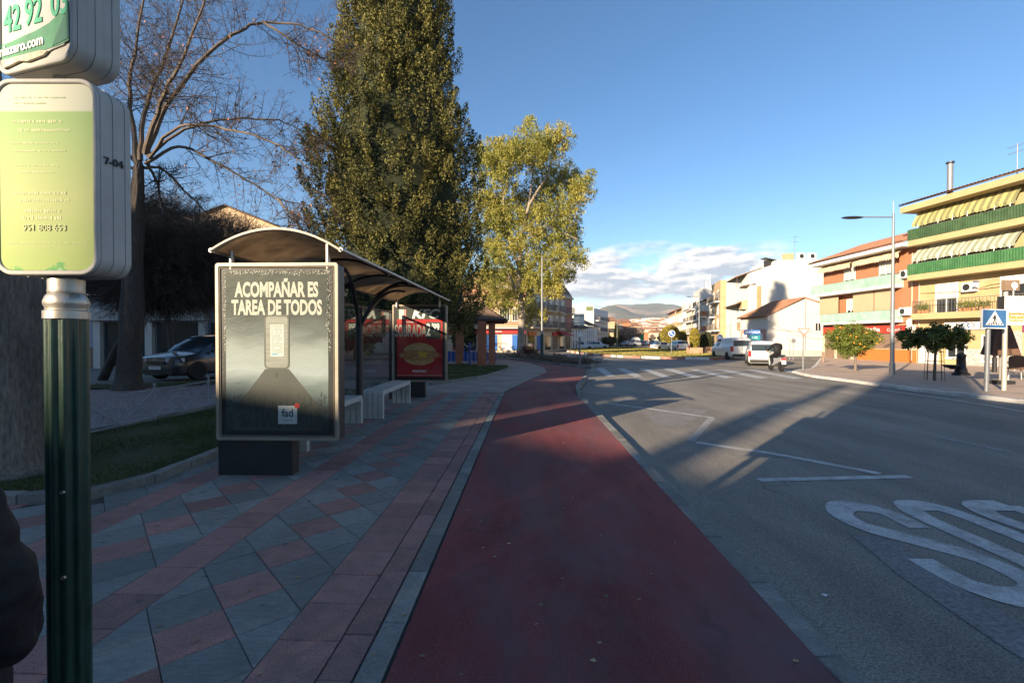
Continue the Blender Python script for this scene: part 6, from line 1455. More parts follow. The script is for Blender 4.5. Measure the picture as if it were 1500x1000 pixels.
# small white houses and the far white block
rz2 = math.atan2(1, .255)
for i, (x, y, L, H, lab) in enumerate(((10.5, 80, 12.6, 3.9, 'first low white house with a dark tile roof, next to the pink house end'), (15.0, 92.2, 12.5, 4.6, 'second low white house with a dark tile roof, below the blank white block'))):
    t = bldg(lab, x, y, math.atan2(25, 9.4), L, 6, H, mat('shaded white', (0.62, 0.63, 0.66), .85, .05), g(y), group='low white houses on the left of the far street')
    tiled(t, ((-.2, -.5, H), (L+.2, -.5, H), (L+.2, 3, H+1.5), (-.2, 3, H+1.5)), 'roof_dark', .3, rows=6); tiled(t, ((L+.2, 6.5, H), (-.2, 6.5, H), (-.2, 3, H+1.5), (L+.2, 3, H+1.5)), 'roof_dark', .3, rows=6)
    mb = MB(); mb.prism_yz([(0, H-.01), (6, H-.01), (3, H+1.35)], 0, .15); mb.build('gable', M_['white_wall'], t)
    for k in range(4):
        window(t, 1.3+k*2.3, 2.0, .7, 1.7, sill=False); mb = MB(); mb.box(1.3+k*2.3-.35, 1.3+k*2.3+.35, -.05, -.004, 0, 1.6); mb.build('door', M_['brown_shut'], t)
t = bldg('blank bright white block with a roof terrace hoarding, left of the far street', 14.6, 110, 0, 9.0, 15, 10.4, M_['white_wall'], g(110), ol=[(0, -.5), (5.2, -.5), (5.2, 10.0), (3.6, 10.0), (3.6, 10.8), (2.2, 10.8), (2.2, 10.3), (0, 10.3)])
mb = MB(); mb.box(3.3, 4.9, -0.06, -.004, 8.8, 9.8); mb.build('hoarding', flat('green hoarding', (.14, .17, .08)), t)
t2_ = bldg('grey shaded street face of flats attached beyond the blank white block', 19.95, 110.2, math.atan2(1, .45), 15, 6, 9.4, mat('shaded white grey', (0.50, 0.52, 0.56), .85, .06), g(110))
for f in range(3):
    for k in range(5): window(t2_, 1.5+k*2.7, 1.2+f*2.8, 1.4, 1.5, blind=.3)
    if f: balcony(t2_, .5, 13, 0.9+f*2.8, .9, 'bars', 'frame_white', 'iron')
mb = MB()
for k in range(15): mb.box(k*.95, k*.95+.05, 0, .05, 9.2, 10.1)
mb.box(0, 14, 0, .05, 10.1, 10.15); mb.build('roof_railing', M_['iron'], t2_)
# ---------------------------------------------------------------- left edge: shop with parked car, ochre gable
sp = bldg('low blue grey shop building with a blank faded sign band behind the parked car', -28, 26.2, 0, 15, 8, 4.2, M_['wall_blue'], g(26))
mb = MB(); mb.box(3.9, 10.6, -.5, -.004, 2.72, 3.42); sg = mb.build('sign_band', mat('faded sign band', (0.50, 0.49, 0.45), .8, .1, 2, .1, dirt=.5), sp); text('ORT CNA', .46, (7.9, -.505, 3.07), sg, flat('faded lettering', (.28, .27, .25)), bold=.006)
for a, b in ((4.6, 7.0), (7.6, 10.0), (10.7, 12.6)):
    mb = MB(); mb.box(a, b, -.05, -.004, .1, 2.6); mb.build('shop_window', M_['glass'], sp)
for x in (4.35, 7.3, 10.35, 12.9): mb = MB(); mb.box(x-.2, x+.2, -.3, -.052, 0, 2.7); mb.build('pilaster', M_['white_wall'], sp)
mb = MB(); mb.box(0, 3.9, -.06, -.004, 0, 1.2); mb.build('plinth', M_['brown_shut'], sp); mb = MB(); mb.tube([(2.4, -.1, 0), (2.4, -.1, 4.1)], .05, 8); mb.tube([(1.9, -.1, 0.8), (1.9, -.1, 4.1)], .04, 8); mb.build('downpipe', M_['metal_grey'], sp)
mb = MB(); mb.box(11.2, 12.2, -.08, -.053, 0.1, 2.2); dd = mb.build('door', M_['wall_grey'], sp)
tiled(sp, ((-.3, -.5, 4.2), (15.3, -.5, 4.2), (15.3, 4, 5.4), (-.3, 4, 5.4)), 'roof_dark', .3, rows=8)
GY = 44; zz = lambda v: 1.45+(493-v)*GY/667
og = bldg('ochre gabled house catching the sun above the bare trees on the left', -32.5, GY, 0, 13, 12, 9, mat('ochre gable', (0.52, 0.38, 0.24), .85, .1, 1, .1, dirt=.2), g(GY), ol=[(0, -.5), (13, -.5), (13, zz(352)+.6), (4.9, zz(304)+.6), (0, zz(330)+.6)])
tiled(og, ((13.4, -.3, zz(352)+.45), (13.4, 12.2, zz(352)+.45), (4.9, 12.2, zz(303)+.6), (4.9, -.3, zz(303)+.6)), 'roof_dark', .3, rows=8); tiled(og, ((-.4, 12.2, zz(331)+.5), (-.4, -.3, zz(331)+.5), (4.9, -.3, zz(303)+.6), (4.9, 12.2, zz(303)+.6)), 'roof_dark', .3, rows=8)
for x in (2.5, 5.5, 9): window(og, x, 6, 1, 1.5, blind=.4)
bl = bldg('long white rendered house behind the hedge trees left of the pergola', -21.5, 58, 0, 9.8, 8, 5.4, M_['white_wall'], g(58))
for x in (1.5, 4.5, 7.6): window(bl, x, 1.3, 1.1, 1.5, blind=.4); window(bl, x, 3.5, 1.1, 1.1, blind=.4)
tiled(bl, ((-.3, -.5, 5.4), (10.1, -.5, 5.4), (10.1, 4, 7.0), (-.3, 4, 7.0)), 'roof_dark', .3, rows=6)
# ---------------------------------------------------------------- unseen blocks added behind the camera, shaped to cast the street's shade
def st(s, t): return (s*C_+t*S, -s*S+t*C_)
TANEL = math.tan(SUN_EL)
def shade_block(label, s0, s1, tend, wall, t0=-30):
    H = (tend-t0)*TANEL; x, y = st(s0, t0-9)
    t = bldg(label, x, y, -SUN_AZ, s1-s0, 9, H, wall, 0)
    for f in range(1, int(H/3.1)):
        for k in range(int((s1-s0)/2.6)): window(t, 1.3+k*2.6, f*3.1+.6, 1.1, 1.4, blind=.4, y=9.0, back=True)
    return t
shade_block('tall slim cream shade block added behind the camera left of the street', -1.585, 0.95, 31, M_['wall_cream'])
shade_block('mid height beige shade block added behind the camera right of the tall slim one', 0.96, 26, 15.6, M_['wall_beige'])
shade_block('low white shade block added behind the camera with two narrow ones to its right', -5.9, -2.81, 4.9, M_['white_wall'])
shade_block('lower narrow shade block added behind the camera, beside the low white one', -2.8, -2.51, 12, M_['white_wall'])  # narrow blocks added to bound the sunlit streak on the road
shade_block('taller narrow shade block added behind the camera, left of the sunny gap', -2.5, -2.16, 18.5, M_['wall_cream'])
shade_block('low narrow shade block added behind the camera in the sunny gap', -2.15, -1.59, 4.9, M_['white_wall'])
shade_block('yellow shade block added behind the camera, second from the tall slim one', -10.8, -5.91, 12.5, M_['wall_yellow'])
shade_block('peach shade block added behind the camera, third from the tall slim one', -16.5, -10.81, 21, M_['wall_peach'])
shade_block('grey shade block added behind the camera, farthest left', -26, -16.51, 33, M_['wall_grey'])
shade_block('ochre shade block added behind the camera, beyond the grey one', -40, -26.01, 44, M_['wall_yellow'])
# unseen bare tree added just behind the camera so its trunk shades the right side of the bus stop cases
x, y = st(-1.30, -3.4); rr = random.Random(77)
tb0 = thing('tree', 'unseen bare tree added behind the camera so its trunk shades the bus stop sign', 'tree', (x, y, 0))
trunk_furrowed('trunk', (0, 0, 0), [(0, 0.40), (0.3, 0.30), (2, 0.27), (4.2, 0.26)], (0, 0), M_['bark_grey'], tb0, n=36, amp=0.015, seed=9)
mb = MB()
for a in (-85, -45, -5):
    d = Vector((math.cos(R(a)), math.sin(R(a)), 0)); mb.tube([(0, 0, 4.0), tuple(d*.5+Vector((0, 0, 5.2))), tuple(d*.9+Vector((0, 0, 7.0)))], [.2, .12, .05], 8)
mb.build('limb', M_['bark_grey'], tb0, smooth=True)
for root, x, z in ((by, 3.5, 4.9), (by, 8.3, 6.9), (bo, 9.35, 6.4), (bo, 9.3, 3.6)):
    mb = MB(); mb.box(x-.42, x+.42, -.34, -.02, z, z+.6); q = mb.build('air_conditioner', M_['frame_white'], root, bevel=.02); mb = MB(); mb.disc_xz(x-.1, z+.3, .22, -.35, -.342); mb.build('fan_grille', M_['darkmetal'], q)
for root, x, h in ((by, 0.12, 8.0), (bo, 9.75, 8.2), (by, 7.75, 8.0)):
    mb = MB(); mb.tube([(x, -.07, .2), (x, -.07, h)], .045, 8); mb.build('downpipe', M_['wall_cream'], root)
mb = MB(); mb.tube([(0.2, -.05, 5.1), (3.0, -.07, 4.95), (7.0, -.06, 5.15), (12, -.06, 5.0)], .014, 5); mb.build('cable', M_['darkmetal'], by)
mb = MB(); mb.tube([(0.2, -.05, 3.05), (5.0, -.22, 2.98), (10, -.06, 3.1)], .014, 5); mb.build('cable', M_['darkmetal'], bo)
# ================================================================== STREET FURNITURE
def lamp(label, base, h, arm_dir, arm_len, armz, r=0.09, group=None, basecol=None, m='metal_grey'):
    t = thing('street_lamp', label, 'street lamp', tuple(base), 0, group)
    mb = MB(); mb.tube([(0, 0, 0), (0, 0, h*.5), (0, 0, h)], [r, r*.8, r*.45], 12); mb.build('pole', M_[m], t, smooth=True)
    mb = MB(); mb.tube([(0, 0, h), (0, 0, h+.5)], 0.015, 5); mb.build('finial', M_[m], t)
    if basecol: mb = MB(); mb.tube([(0, 0, 0), (0, 0, 2.15)], r*1.35, 12); mb.build('base', basecol, t, smooth=True)
    else: mb = MB(); mb.tube([(0, 0, 0), (0, 0, .5)], r*1.25, 12); mb.build('base', M_[m], t, smooth=True)
    d = Vector((arm_dir[0], arm_dir[1], 0)).normalized(); mb = MB(); mb.tube([(0, 0, armz), tuple(d*arm_len*.6+Vector((0, 0, armz+.02)))], .03, 8); mb.build('arm', M_[m], t)
    c = d*arm_len*.8+Vector((0, 0, armz)); mb = MB(); mb.ball((0, 0, 0), .4*arm_len*.55, 14, 0, (1, .32, .13)); mb.build('lantern', M_['darkmetal'], t, tuple(c), (0, 0, math.atan2(d.y, d.x)), smooth=True)
    return t
b = W(1307, 549); L1 = lamp('tall grey street lamp with one arm on the right-hand plaza', b, at(0, 312, b.y).z-b.z, (-1, 0.05), 2.15, (at(0, 318, b.y).z-b.z))
mb = MB(); mb.tube([(0, 0, 4.35), (-.0, -.55, 4.45)], .02, 5); mb.ball((0, 0, 0), .001, 4); mb.build('bracket', M_['metal_grey'], L1)
b = W(794, 527.5); lamp('tall street lamp with a dark green base on the planted island', b, 8.6, (1, -.2), 1.6, 8.3, .10, basecol=mat('lamp base green', (.03, .06, .06), .5))
b = W(1024, 518.5); lamp('slim roadside lamp with its arm to the left by the clipped trees', b, at(0, 432, b.y).z-b.z, (-1, 0), 1.5, at(0, 434.5, b.y).z-b.z, .09)
b = W(975, 508); lamp('distant slim street lamp above the largest clipped tree', b, 7.6, (-1, 0), 1.6, 7.5, .09)
b = W(904, 507.5); lamp('distant thin street lamp before the bare trees of the far street', b, 6.5, (1, 0), 1.2, 6.4, .09)
def pole(t, h, r=.03, m='metal_grey'): mb = MB(); mb.tube([(0, 0, 0), (0, 0, h)], r, 10); mb.build('pole', M_[m], t, smooth=True)
def sign_round(label, u, vb, vc, rad_px, face, mark, rim='white_sign', back=None, off=0.0):
    b = W(u, vb, off); t = thing('road_sign', label, 'road sign', tuple(b)); z = at(u, vc, b.y).z-b.z; r = rad_px*b.y/667; pole(t, z+.1)
    mb = MB(); mb.disc_xz(0, z, r, -.06, -.04); p = mb.build('plate', M_[rim], t)
    mb = MB(); mb.disc_xz(0, z, r*.86, -.064, -.061); mb.build('face', M_[face], p)
    if mark == 'bar': mb = MB(); mb.box(-r*.6, r*.6, -.068, -.065, z-r*.15, z+r*.15); mb.build('bar', M_['white_sign'], p)
    if mark == 'arrow': mb = MB(); mb.prism_xz([(-.5*r, z+.35*r), (-.1*r, z+.35*r+.1), (0, z+.1*r), (.45*r, z-.35*r), (.3*r, z-.5*r), (-.15*r, z-.05*r), (-.4*r, z-.2*r)], -.068, -.065); mb.build('arrow', M_['white_sign'], p)
    return t
sign_round('blue round keep side sign with a white arrow on the roundabout lawn', 983.8, 519, 488.5, 5, 'blue_sign', 'arrow', off=.1)
sign_round('small dark blue round sign with a white bar beside the white van', 1054.5, 521, 494, 4.2, 'blue_sign', 'bar', 'metal_grey')
sign_round('red rimmed round sign seen beside its grey twin before the white gable', 1157, 527, 493.5, 3.3, 'white_sign', None, 'red_sign')
sign_round('grey back of a round sign close to the red rimmed one', 1162, 527, 499, 3.4, 'metal_grey', None, 'metal_grey')
sign_round('tiny pale back of a round sign on the island post', 849.8, 535.2, 490, 3.4, 'white_sign', None, 'white_sign')
# square plate seen from behind on the island
b = W(848.5, 535); t = thing('road_sign', 'pale back of a square sign on a post at the tip of the planted island', 'road sign', tuple(b)); z0_, z1_ = at(0, 476, b.y).z-b.z, at(0, 459.5, b.y).z-b.z; pole(t, z1_, .035)
mb = MB(); mb.box(-.37, .33, -.06, -.04, z0_, z1_); mb.build('plate', mat('pale sign back', (.66, .66, .58), .6, .1, 4), t)
mb = MB(); mb.box(-.36, .32, -.075, -.061, z0_+.12, z0_+.16); mb.box(-.36, .32, -.075, -.061, z1_-.16, z1_-.12); mb.build('clamp', M_['metal_grey'], t)
# yield sign
b = W(1176.5, 541.5); t = thing('yield_sign', 'white triangular give way sign with a red edge before the white gable', 'road sign', tuple(b)); zt = at(0, 480.5, b.y).z-b.z; zb_ = at(0, 492.5, b.y).z-b.z; pole(t, zb_+.3, .035)
k = .34; mb = MB(); mb.prism_xz([(-k, zt), (k, zt), (.03, zb_), (-.03, zb_)], -.06, -.04); p = mb.build('plate', flat('faded red', (.50, .22, .18)), t); mb = MB(); mb.prism_xz([(-k*.68, zt-.07), (k*.68, zt-.07), (0, zb_+.13)], -.065, -.061); mb.build('face', M_['white_sign'], p)
# pedestrian crossing sign
b = W(1445, 573); t = thing('crossing_sign', 'blue square pedestrian crossing sign with a white triangle on a grey post', 'road sign', tuple(b)); zc = (at(0, 454, b.y).z+at(0, 480, b.y).z)/2-b.z; pole(t, zc, .055)
sx = .385; sz = .265; t.rotation_euler = (0, R(1.2), R(6))
mb = MB(); mb.prism_xz(rrect(2*sx, 2*sz, .03, 3, 0.06, zc), -.10, -.06); p = mb.build('plate', M_['white_sign'], t)
mb = MB(); mb.prism_xz(rrect(2*sx-.05, 2*sz-.05, .02, 3, 0.06, zc), -.105, -.101); q = mb.build('blue_field', mat('blue retroreflective', (.04, .13, .30), .5, .1, 4), p)
mb = MB(); mb.prism_xz([(-.28+.06, zc-.17), (.28+.06, zc-.17), (.06, zc+.22)], -.109, -.1055); q2 = mb.build('triangle', M_['white_sign'], p)
mb = MB(); mb.box(-.30+.06, .30+.06, -.109, -.1055, zc-.222, zc-.19); 
mb = MB(); X = .06
mb.ball((X, -.112, zc+.12), .022, 8, 0, (1, .1, 1)); mb.prism_xz([(X-.03, zc+.09), (X+.03, zc+.09), (X+.035, zc), (X+.07, zc-.03), (X+.06, zc-.045), (X+.01, zc-.01), (X+.01, zc-.03), (X+.05, zc-.12), (X+.03, zc-.125), (X-.01, zc-.05), (X-.04, zc-.13), (X-.065, zc-.125), (X-.03, zc-.03), (X-.03, zc+.02), (X-.075, zc-.03), (X-.085, zc-.02)], -.1125, -.1095); mb.build('walking_figure', M_['black_print'], p)
mb = MB()
for k in range(6): xx = X-.2+k*.075; mb.prism_xz([(xx, zc-.165), (xx+.035, zc-.165), (xx+.055, zc-.10), (xx+.03, zc-.10)], -.1118, -.1095)
mb.build('stripes', M_['black_print'], p)['kind'] = 'stuff'
# second post with the direction boards
b = W(1471, 571.5); t = thing('direction_sign', 'white direction board with orange panel on a tall sunlit-toned post, cut by the right edge', 'direction sign', tuple(b)); t.rotation_euler = (0, R(.3), 0)
zt = at(0, 410, b.y).z-b.z; mb = MB(); mb.tube([(0, 0, 0), (0, 0, at(0, 418, b.y).z-b.z)], .055, 12); mb.build('pole', mat('sunlit galvanised post', (.42, .39, .34), .5, .1, 4, 0, metal=.3), t, smooth=True)  # paler and warmer than the other posts: sunlight put into the colour
s = b.y/667; z0_, z1_ = at(0, 476, b.y).z-b.z, at(0, 434, b.y).z-b.z
mb = MB(); mb.box(-.10, 1.75, -.11, -.07, z0_, z1_); p = mb.build('board', M_['white_sign'], t)
mb = MB(); mb.box(-.11, -.10, -.07, .12, z0_, z1_); mb.build('board_side', M_['darkmetal'], t)
text('Centro Deportivo', .15, (.2, -.113, z1_-.12), p, flat('print olive', (.2, .2, .16)), align='LEFT', sx=1.0); text('Centro de Día', .15, (.3, -.113, z1_-.31), p, bpy.data.materials['print olive'], align='LEFT'); text('Juan Ramón', .11, (-.02, -.113, z1_-.48), p, bpy.data.materials['print olive'], align='LEFT')
mb = MB(); mb.box(-.02, .40, -.114, -.111, z0_+.10, z0_+.34); q = mb.build('orange_panel', flat('orange panel', (.72, .28, .08)), p); text('Hospital', .10, (.19, -.116, z0_+.27), p, M_['white_sign']); text('Zona Centro', .075, (.19, -.116, z0_+.16), p, M_['white_sign'])
mb = MB(); mb.prism_xz([(.47, z0_+.24), (.57, z0_+.33), (.60, z0_+.31), (.54, z0_+.255), (.8, z0_+.255), (.8, z0_+.225), (.54, z0_+.225), (.60, z0_+.17), (.57, z0_+.15)], -.114, -.111); mb.build('arrow', M_['black_print'], p)
mb = MB(); mb.box(-.13, .27, -.11, .0, at(0, 426, b.y).z-b.z, at(0, 411, b.y).z-b.z); p2 = mb.build('small_box', mat('brown box', (.22, .15, .10), .6), t); zq = at(0, 418.5, b.y).z-b.z; mb = MB(); mb.disc_xz(.13, zq, .09, -.114, -.111); mb.box(.10, .16, -.116, -.111, zq-.13, zq-.06); mb.build('symbol', M_['white_sign'], p2)
# blue direction boards down the street
b = W(1101, 524); t = thing('direction_sign', 'two stacked blue direction boards above the parked white van', 'direction sign', tuple(b)); pole(t, at(0, 482, b.y).z-b.z, .06)
s = b.y/667
mb = MB(); mb.box(-12*s, 12*s, -.08, -.05, at(0, 490, b.y).z-b.z, at(0, 483, b.y).z-b.z); p = mb.build('board', M_['blue_sign'], t); text('GRANADA', .32, (0, -.085, at(0, 486.5, b.y).z-b.z), p, M_['white_sign'])
mb = MB(); mb.box(-5*s, 12*s, -.08, -.05, at(0, 498, b.y).z-b.z, at(0, 491, b.y).z-b.z); p = mb.build('board', flat('teal sign', (.02, .22, .28)), t); text('A-92', .30, (3.5*s, -.085, at(0, 494.5, b.y).z-b.z), p, M_['white_sign'])
# small white sign post among shops
b = W(818, 512.5); t = thing('sign_post', 'thin white sign post before the shaded shopfronts', 'sign post', tuple(b)); pole(t, 4.0, .05, 'frame_white'); mb = MB(); mb.box(-.9, .9, -.1, -.05, 3.2, 4.0); mb.build('board', M_['red_sign'], t)
# bollards, fountain
bol = thing('bollard', 'small brown bollard at the plaza corner below the white gable', 'bollard', tuple(W(1206, 530))); mb = MB(); mb.lathe([(.09, 0), (.09, .6), (.06, .62), (.1, .68), (.06, .78)], 10); mb.build('shaft', M_['brown_shut'], bol)
b = W(1457, 545); t = thing('bollard', 'dark bollard between the fountain and the crossing sign', 'bollard', tuple(b)); mb = MB(); mb.lathe([(.09, 0), (.09, .7), (.05, .73), (.09, .8), (.04, .88)], 10); mb.build('shaft', M_['black'], t)
b = W(1408, 549.5); t = thing('drinking_fountain', 'black cast iron drinking fountain with a side basin on the plaza', 'fountain', tuple(b))
mb = MB(); mb.lathe([(.30, 0), (.30, .08), (.22, .14), (.19, .3), (.16, .34), (.15, .8), (.18, .84), (.15, .9), (.05, .98)], 16); mb.build('column', M_['black'], t, smooth=True)
mb = MB(); mb.lathe([(.05, .30), (.2, .34), (.27, .42), (.27, .45), (.22, .45), (.18, .40)], 16, (-.45, 0)); mb.box(-.45, -.14, -.05, .05, .26, .33); mb.build('basin', M_['black'], t, smooth=True); mb = MB(); mb.tube([(-.14, 0, .72), (-.34, 0, .74), (-.36, 0, .68)], .02, 8); mb.build('spout', M_['alu'], t)
# globe lamps
b = W(1333, 531); t = thing('globe_lamp', 'white twin globe wall light on the corner of the orange block', 'lamp', (29.3, 34.2, at(0, 483, 34.2).z))
for k, (u, v, r) in enumerate(((1334, 472.5, .33), (1329, 482, .30))):
    p_ = at(u, v, 34.0); mb = MB(); mb.disc_xz(0, 0, r, -.12, .0); mb.build('disc', M_['white_sign'], t, (p_.x-29.3, -.2-.2*k, p_.z-t.location.z))
mb = MB(); mb.tube([(.5, 0, .3), (-.2, -.1, .3), (-.2, -.1, -.2)], .03, 6); mb.build('bracket', M_['darkmetal'], t)
# terrace: parasol, chairs, table
b = W(1492, 566); par = thing('parasol', 'closed brown terrace parasol with pale top at the right edge', 'parasol', (b.x+.5, b.y+1.0, g(b.y)))
mb = MB(); mb.tube([(0, 0, 0), (0, 0, 2.5)], .03, 8); mb.build('pole', M_['alu'], par); mb = MB(); mb.lathe([(.02, 2.55), (.12, 2.3), (.3, 1.7), (.5, .95), (.42, .93), (.2, 1.8), (.05, 2.3)], 16, flute=8, fd=.25); mb.build('canopy', mat('brown canvas', (.10, .055, .035), .85, .2, 3, .2), par, smooth=True)
mb = MB(); mb.cbox((0, 0, .05), (.5, .5, .1)); mb.build('base', M_['darkmetal'], par)
def wchair(loc, rz, label):
    t = thing('terrace_chair', label, 'chair', loc, rz, 'wicker chairs of the cafe terrace'); w = mat('brown wicker', (.09, .05, .03), .8, .3, 8, .4, 60) if 'brown wicker' not in bpy.data.materials else bpy.data.materials['brown wicker']
    mb = MB(); mb.box(-.26, .26, -.26, .26, .40, .46); mb.build('seat', w, t, bevel=.015); mb = MB(); mb.prism_xz(rrect(.5, .48, .12, 5, 0, .66), .22, .27); mb.build('backrest', w, t)
    for x in (-.23, .23):
        for y in (-.22, .22): mb = MB(); mb.tube([(x*1.1, y*1.1, 0), (x, y, .41)], .018, 6); mb.build('leg', M_['alu'], t)
        mb = MB(); mb.box(x-.03, x+.03, -.24, .22, .62, .66); mb.build('armrest', w, t)
    return t
b = W(1487, 556); wchair(tuple(b), R(150), 'wicker terrace chair with its back to the crossing sign'); b = W(1502, 549); wchair(tuple(b), R(20), 'second wicker terrace chair half under the closed parasol')
b = W(1062, 519)
for k, (dx, dy) in enumerate(((-1.1, 0), (-.3, .9), (.5, 0))):
    t = wchair((b.x-.8+dx, b.y+dy, g(b.y)+.02), R(60*k), ('leftmost', 'middle', 'rightmost')[k]+' of the far cafe chairs right of the clipped trees')
# ---- pergola with brick piers and tiled roof
M_['brick'] = mat('red brick piers', (.42, .15, .08), .85, .2, 3, .3, 30)
pb_ = W(706, 533); pg = thing('brick_pergola', 'open shelter on red brick piers under a dark hipped tile roof, beyond the bus shelter', 'pergola', (pb_.x, pb_.y, pb_.z))
cN = MB(); bn = 0
def pier(cx, cy, w, h, nm='pier'):
    global bn
    mb = MB(); mb.box(cx-w/2+.01, cx+w/2-.01, cy-w/2+.01, cy+w/2-.01, 0, h); p = mb.build(nm, M_['grout'], pg)
    mb = MB(); rows_ = int(h/.075)
    for r in range(rows_):
        z = r*.075+.006; off = (r % 2)*.5
        for side in range(4):
            n = 2
            for k in range(-1, n+1):
                a = max(-w/2, -w/2+(k+off)*w/n+.005); b_ = min(w/2, -w/2+(k+1+off)*w/n-.005)
                if b_-a < .02: continue
                if side == 0: mb.box(cx+a, cx+b_, cy-w/2, cy-w/2+.03, z, z+.063)
                if side == 1: mb.box(cx+w/2-.03, cx+w/2, cy+a, cy+b_, z, z+.063)
                if side == 3: mb.box(cx-w/2, cx-w/2+.03, cy+a, cy+b_, z, z+.063)
    o = mb.build('bricks', M_['brick'], p); o['kind'] = 'stuff'
def L3(u, v, Y): q = at(u, v, Y); return (q.x-pb_.x, Y-pb_.y)
q1 = L3(706, 533, 28.4); q2_ = L3(720.5, 528, 31.5); q3 = L3(673, 528, 31.5); q4 = L3(640, 533, 28.4)
pier(q1[0], q1[1], .52, 2.9); pier(q2_[0], q2_[1], .45, 2.9); pier(q3[0], q3[1], .5, 2.9); pier(q4[0], q4[1], .5, 2.9)
x0_, x1_ = q4[0]-1.0, q2_[0]+1.0; y0_, y1_ = -1.0, 4.2; ap = ((x0_+x1_)/2, 1.6, 4.3)
rx0, rx1 = x0_+2.1, x1_-2.1
tiled(pg, ((x0_, y0_, 2.95), (x1_, y0_, 2.95), (rx1, 1.6, 4.3), (rx0, 1.6, 4.3)), 'roof_dark', .25); tiled(pg, ((x1_, y0_, 2.95), (x1_, y1_, 2.95), (rx1, 1.61, 4.3), (rx1, 1.6, 4.3)), 'roof_dark', .25); tiled(pg, ((x1_, y1_, 2.95), (x0_, y1_, 2.95), (rx0, 1.6, 4.3), (rx1, 1.6, 4.3)), 'roof_dark', .25)
tiled(pg, ((x0_, y1_, 2.95), (x0_, y0_, 2.95), (rx0, 1.6, 4.3), (rx0, 1.61, 4.3)), 'roof_dark', .25)
mb = MB(); mb.box(x0_+.2, x1_-.2, -.12, .12, 2.88, 2.98); mb.box(x0_+.2, x1_-.2, 3.0, 3.2, 2.88, 2.98); mb.build('beam', mat('dark timber', (.05, .035, .025), .8), pg)
# outdoor exerciser and blue play fence
M_['blue_paint'] = paint('blue gym paint', (.02, .09, .36))
b = W(688, 535); t = thing('outdoor_exerciser', 'blue outdoor exercise machine in front of the brick pergola', 'exercise machine', tuple(b))
mb = MB(); mb.tube([(0, 0, 0), (0, 0, 1.5)], .07, 8); mb.build('post', M_['blue_paint'], t)
for s_ in (-1, 1):
    mb = MB(); mb.tube([(0, 0, 1.3), (s_*.35, -.1, 1.1), (s_*.4, -.15, .25)], .03, 6); mb.build('arm', M_['blue_paint'], t); mb = MB(); mb.box(s_*.4-.12, s_*.4+.12, -.35, .05, .22, .26); mb.build('footplate', M_['alu'], t); mb = MB(); mb.tube([(0, 0, 1.2), (s_*.3, -.35, 1.35), (s_*.3, -.35, 1.5)], .025, 6); mb.build('handle', M_['alu'], t)
b = W(668, 533)
t = thing('play_fence', 'low blue panel fence behind the exercise machine', 'fence', (b.x-2.6, b.y+1.6, b.z))
for k in range(18): mb = MB(); mb.box(k*.3, k*.3+.22, 0, .03, .08, .85); link('board', mb.mesh('board', M_['blue_paint']), t)
mb = MB(); mb.box(-.05, 5.4, .03, .07, .2, .28); mb.box(-.05, 5.4, .03, .07, .65, .73); mb.build('rail', M_['blue_paint'], t)
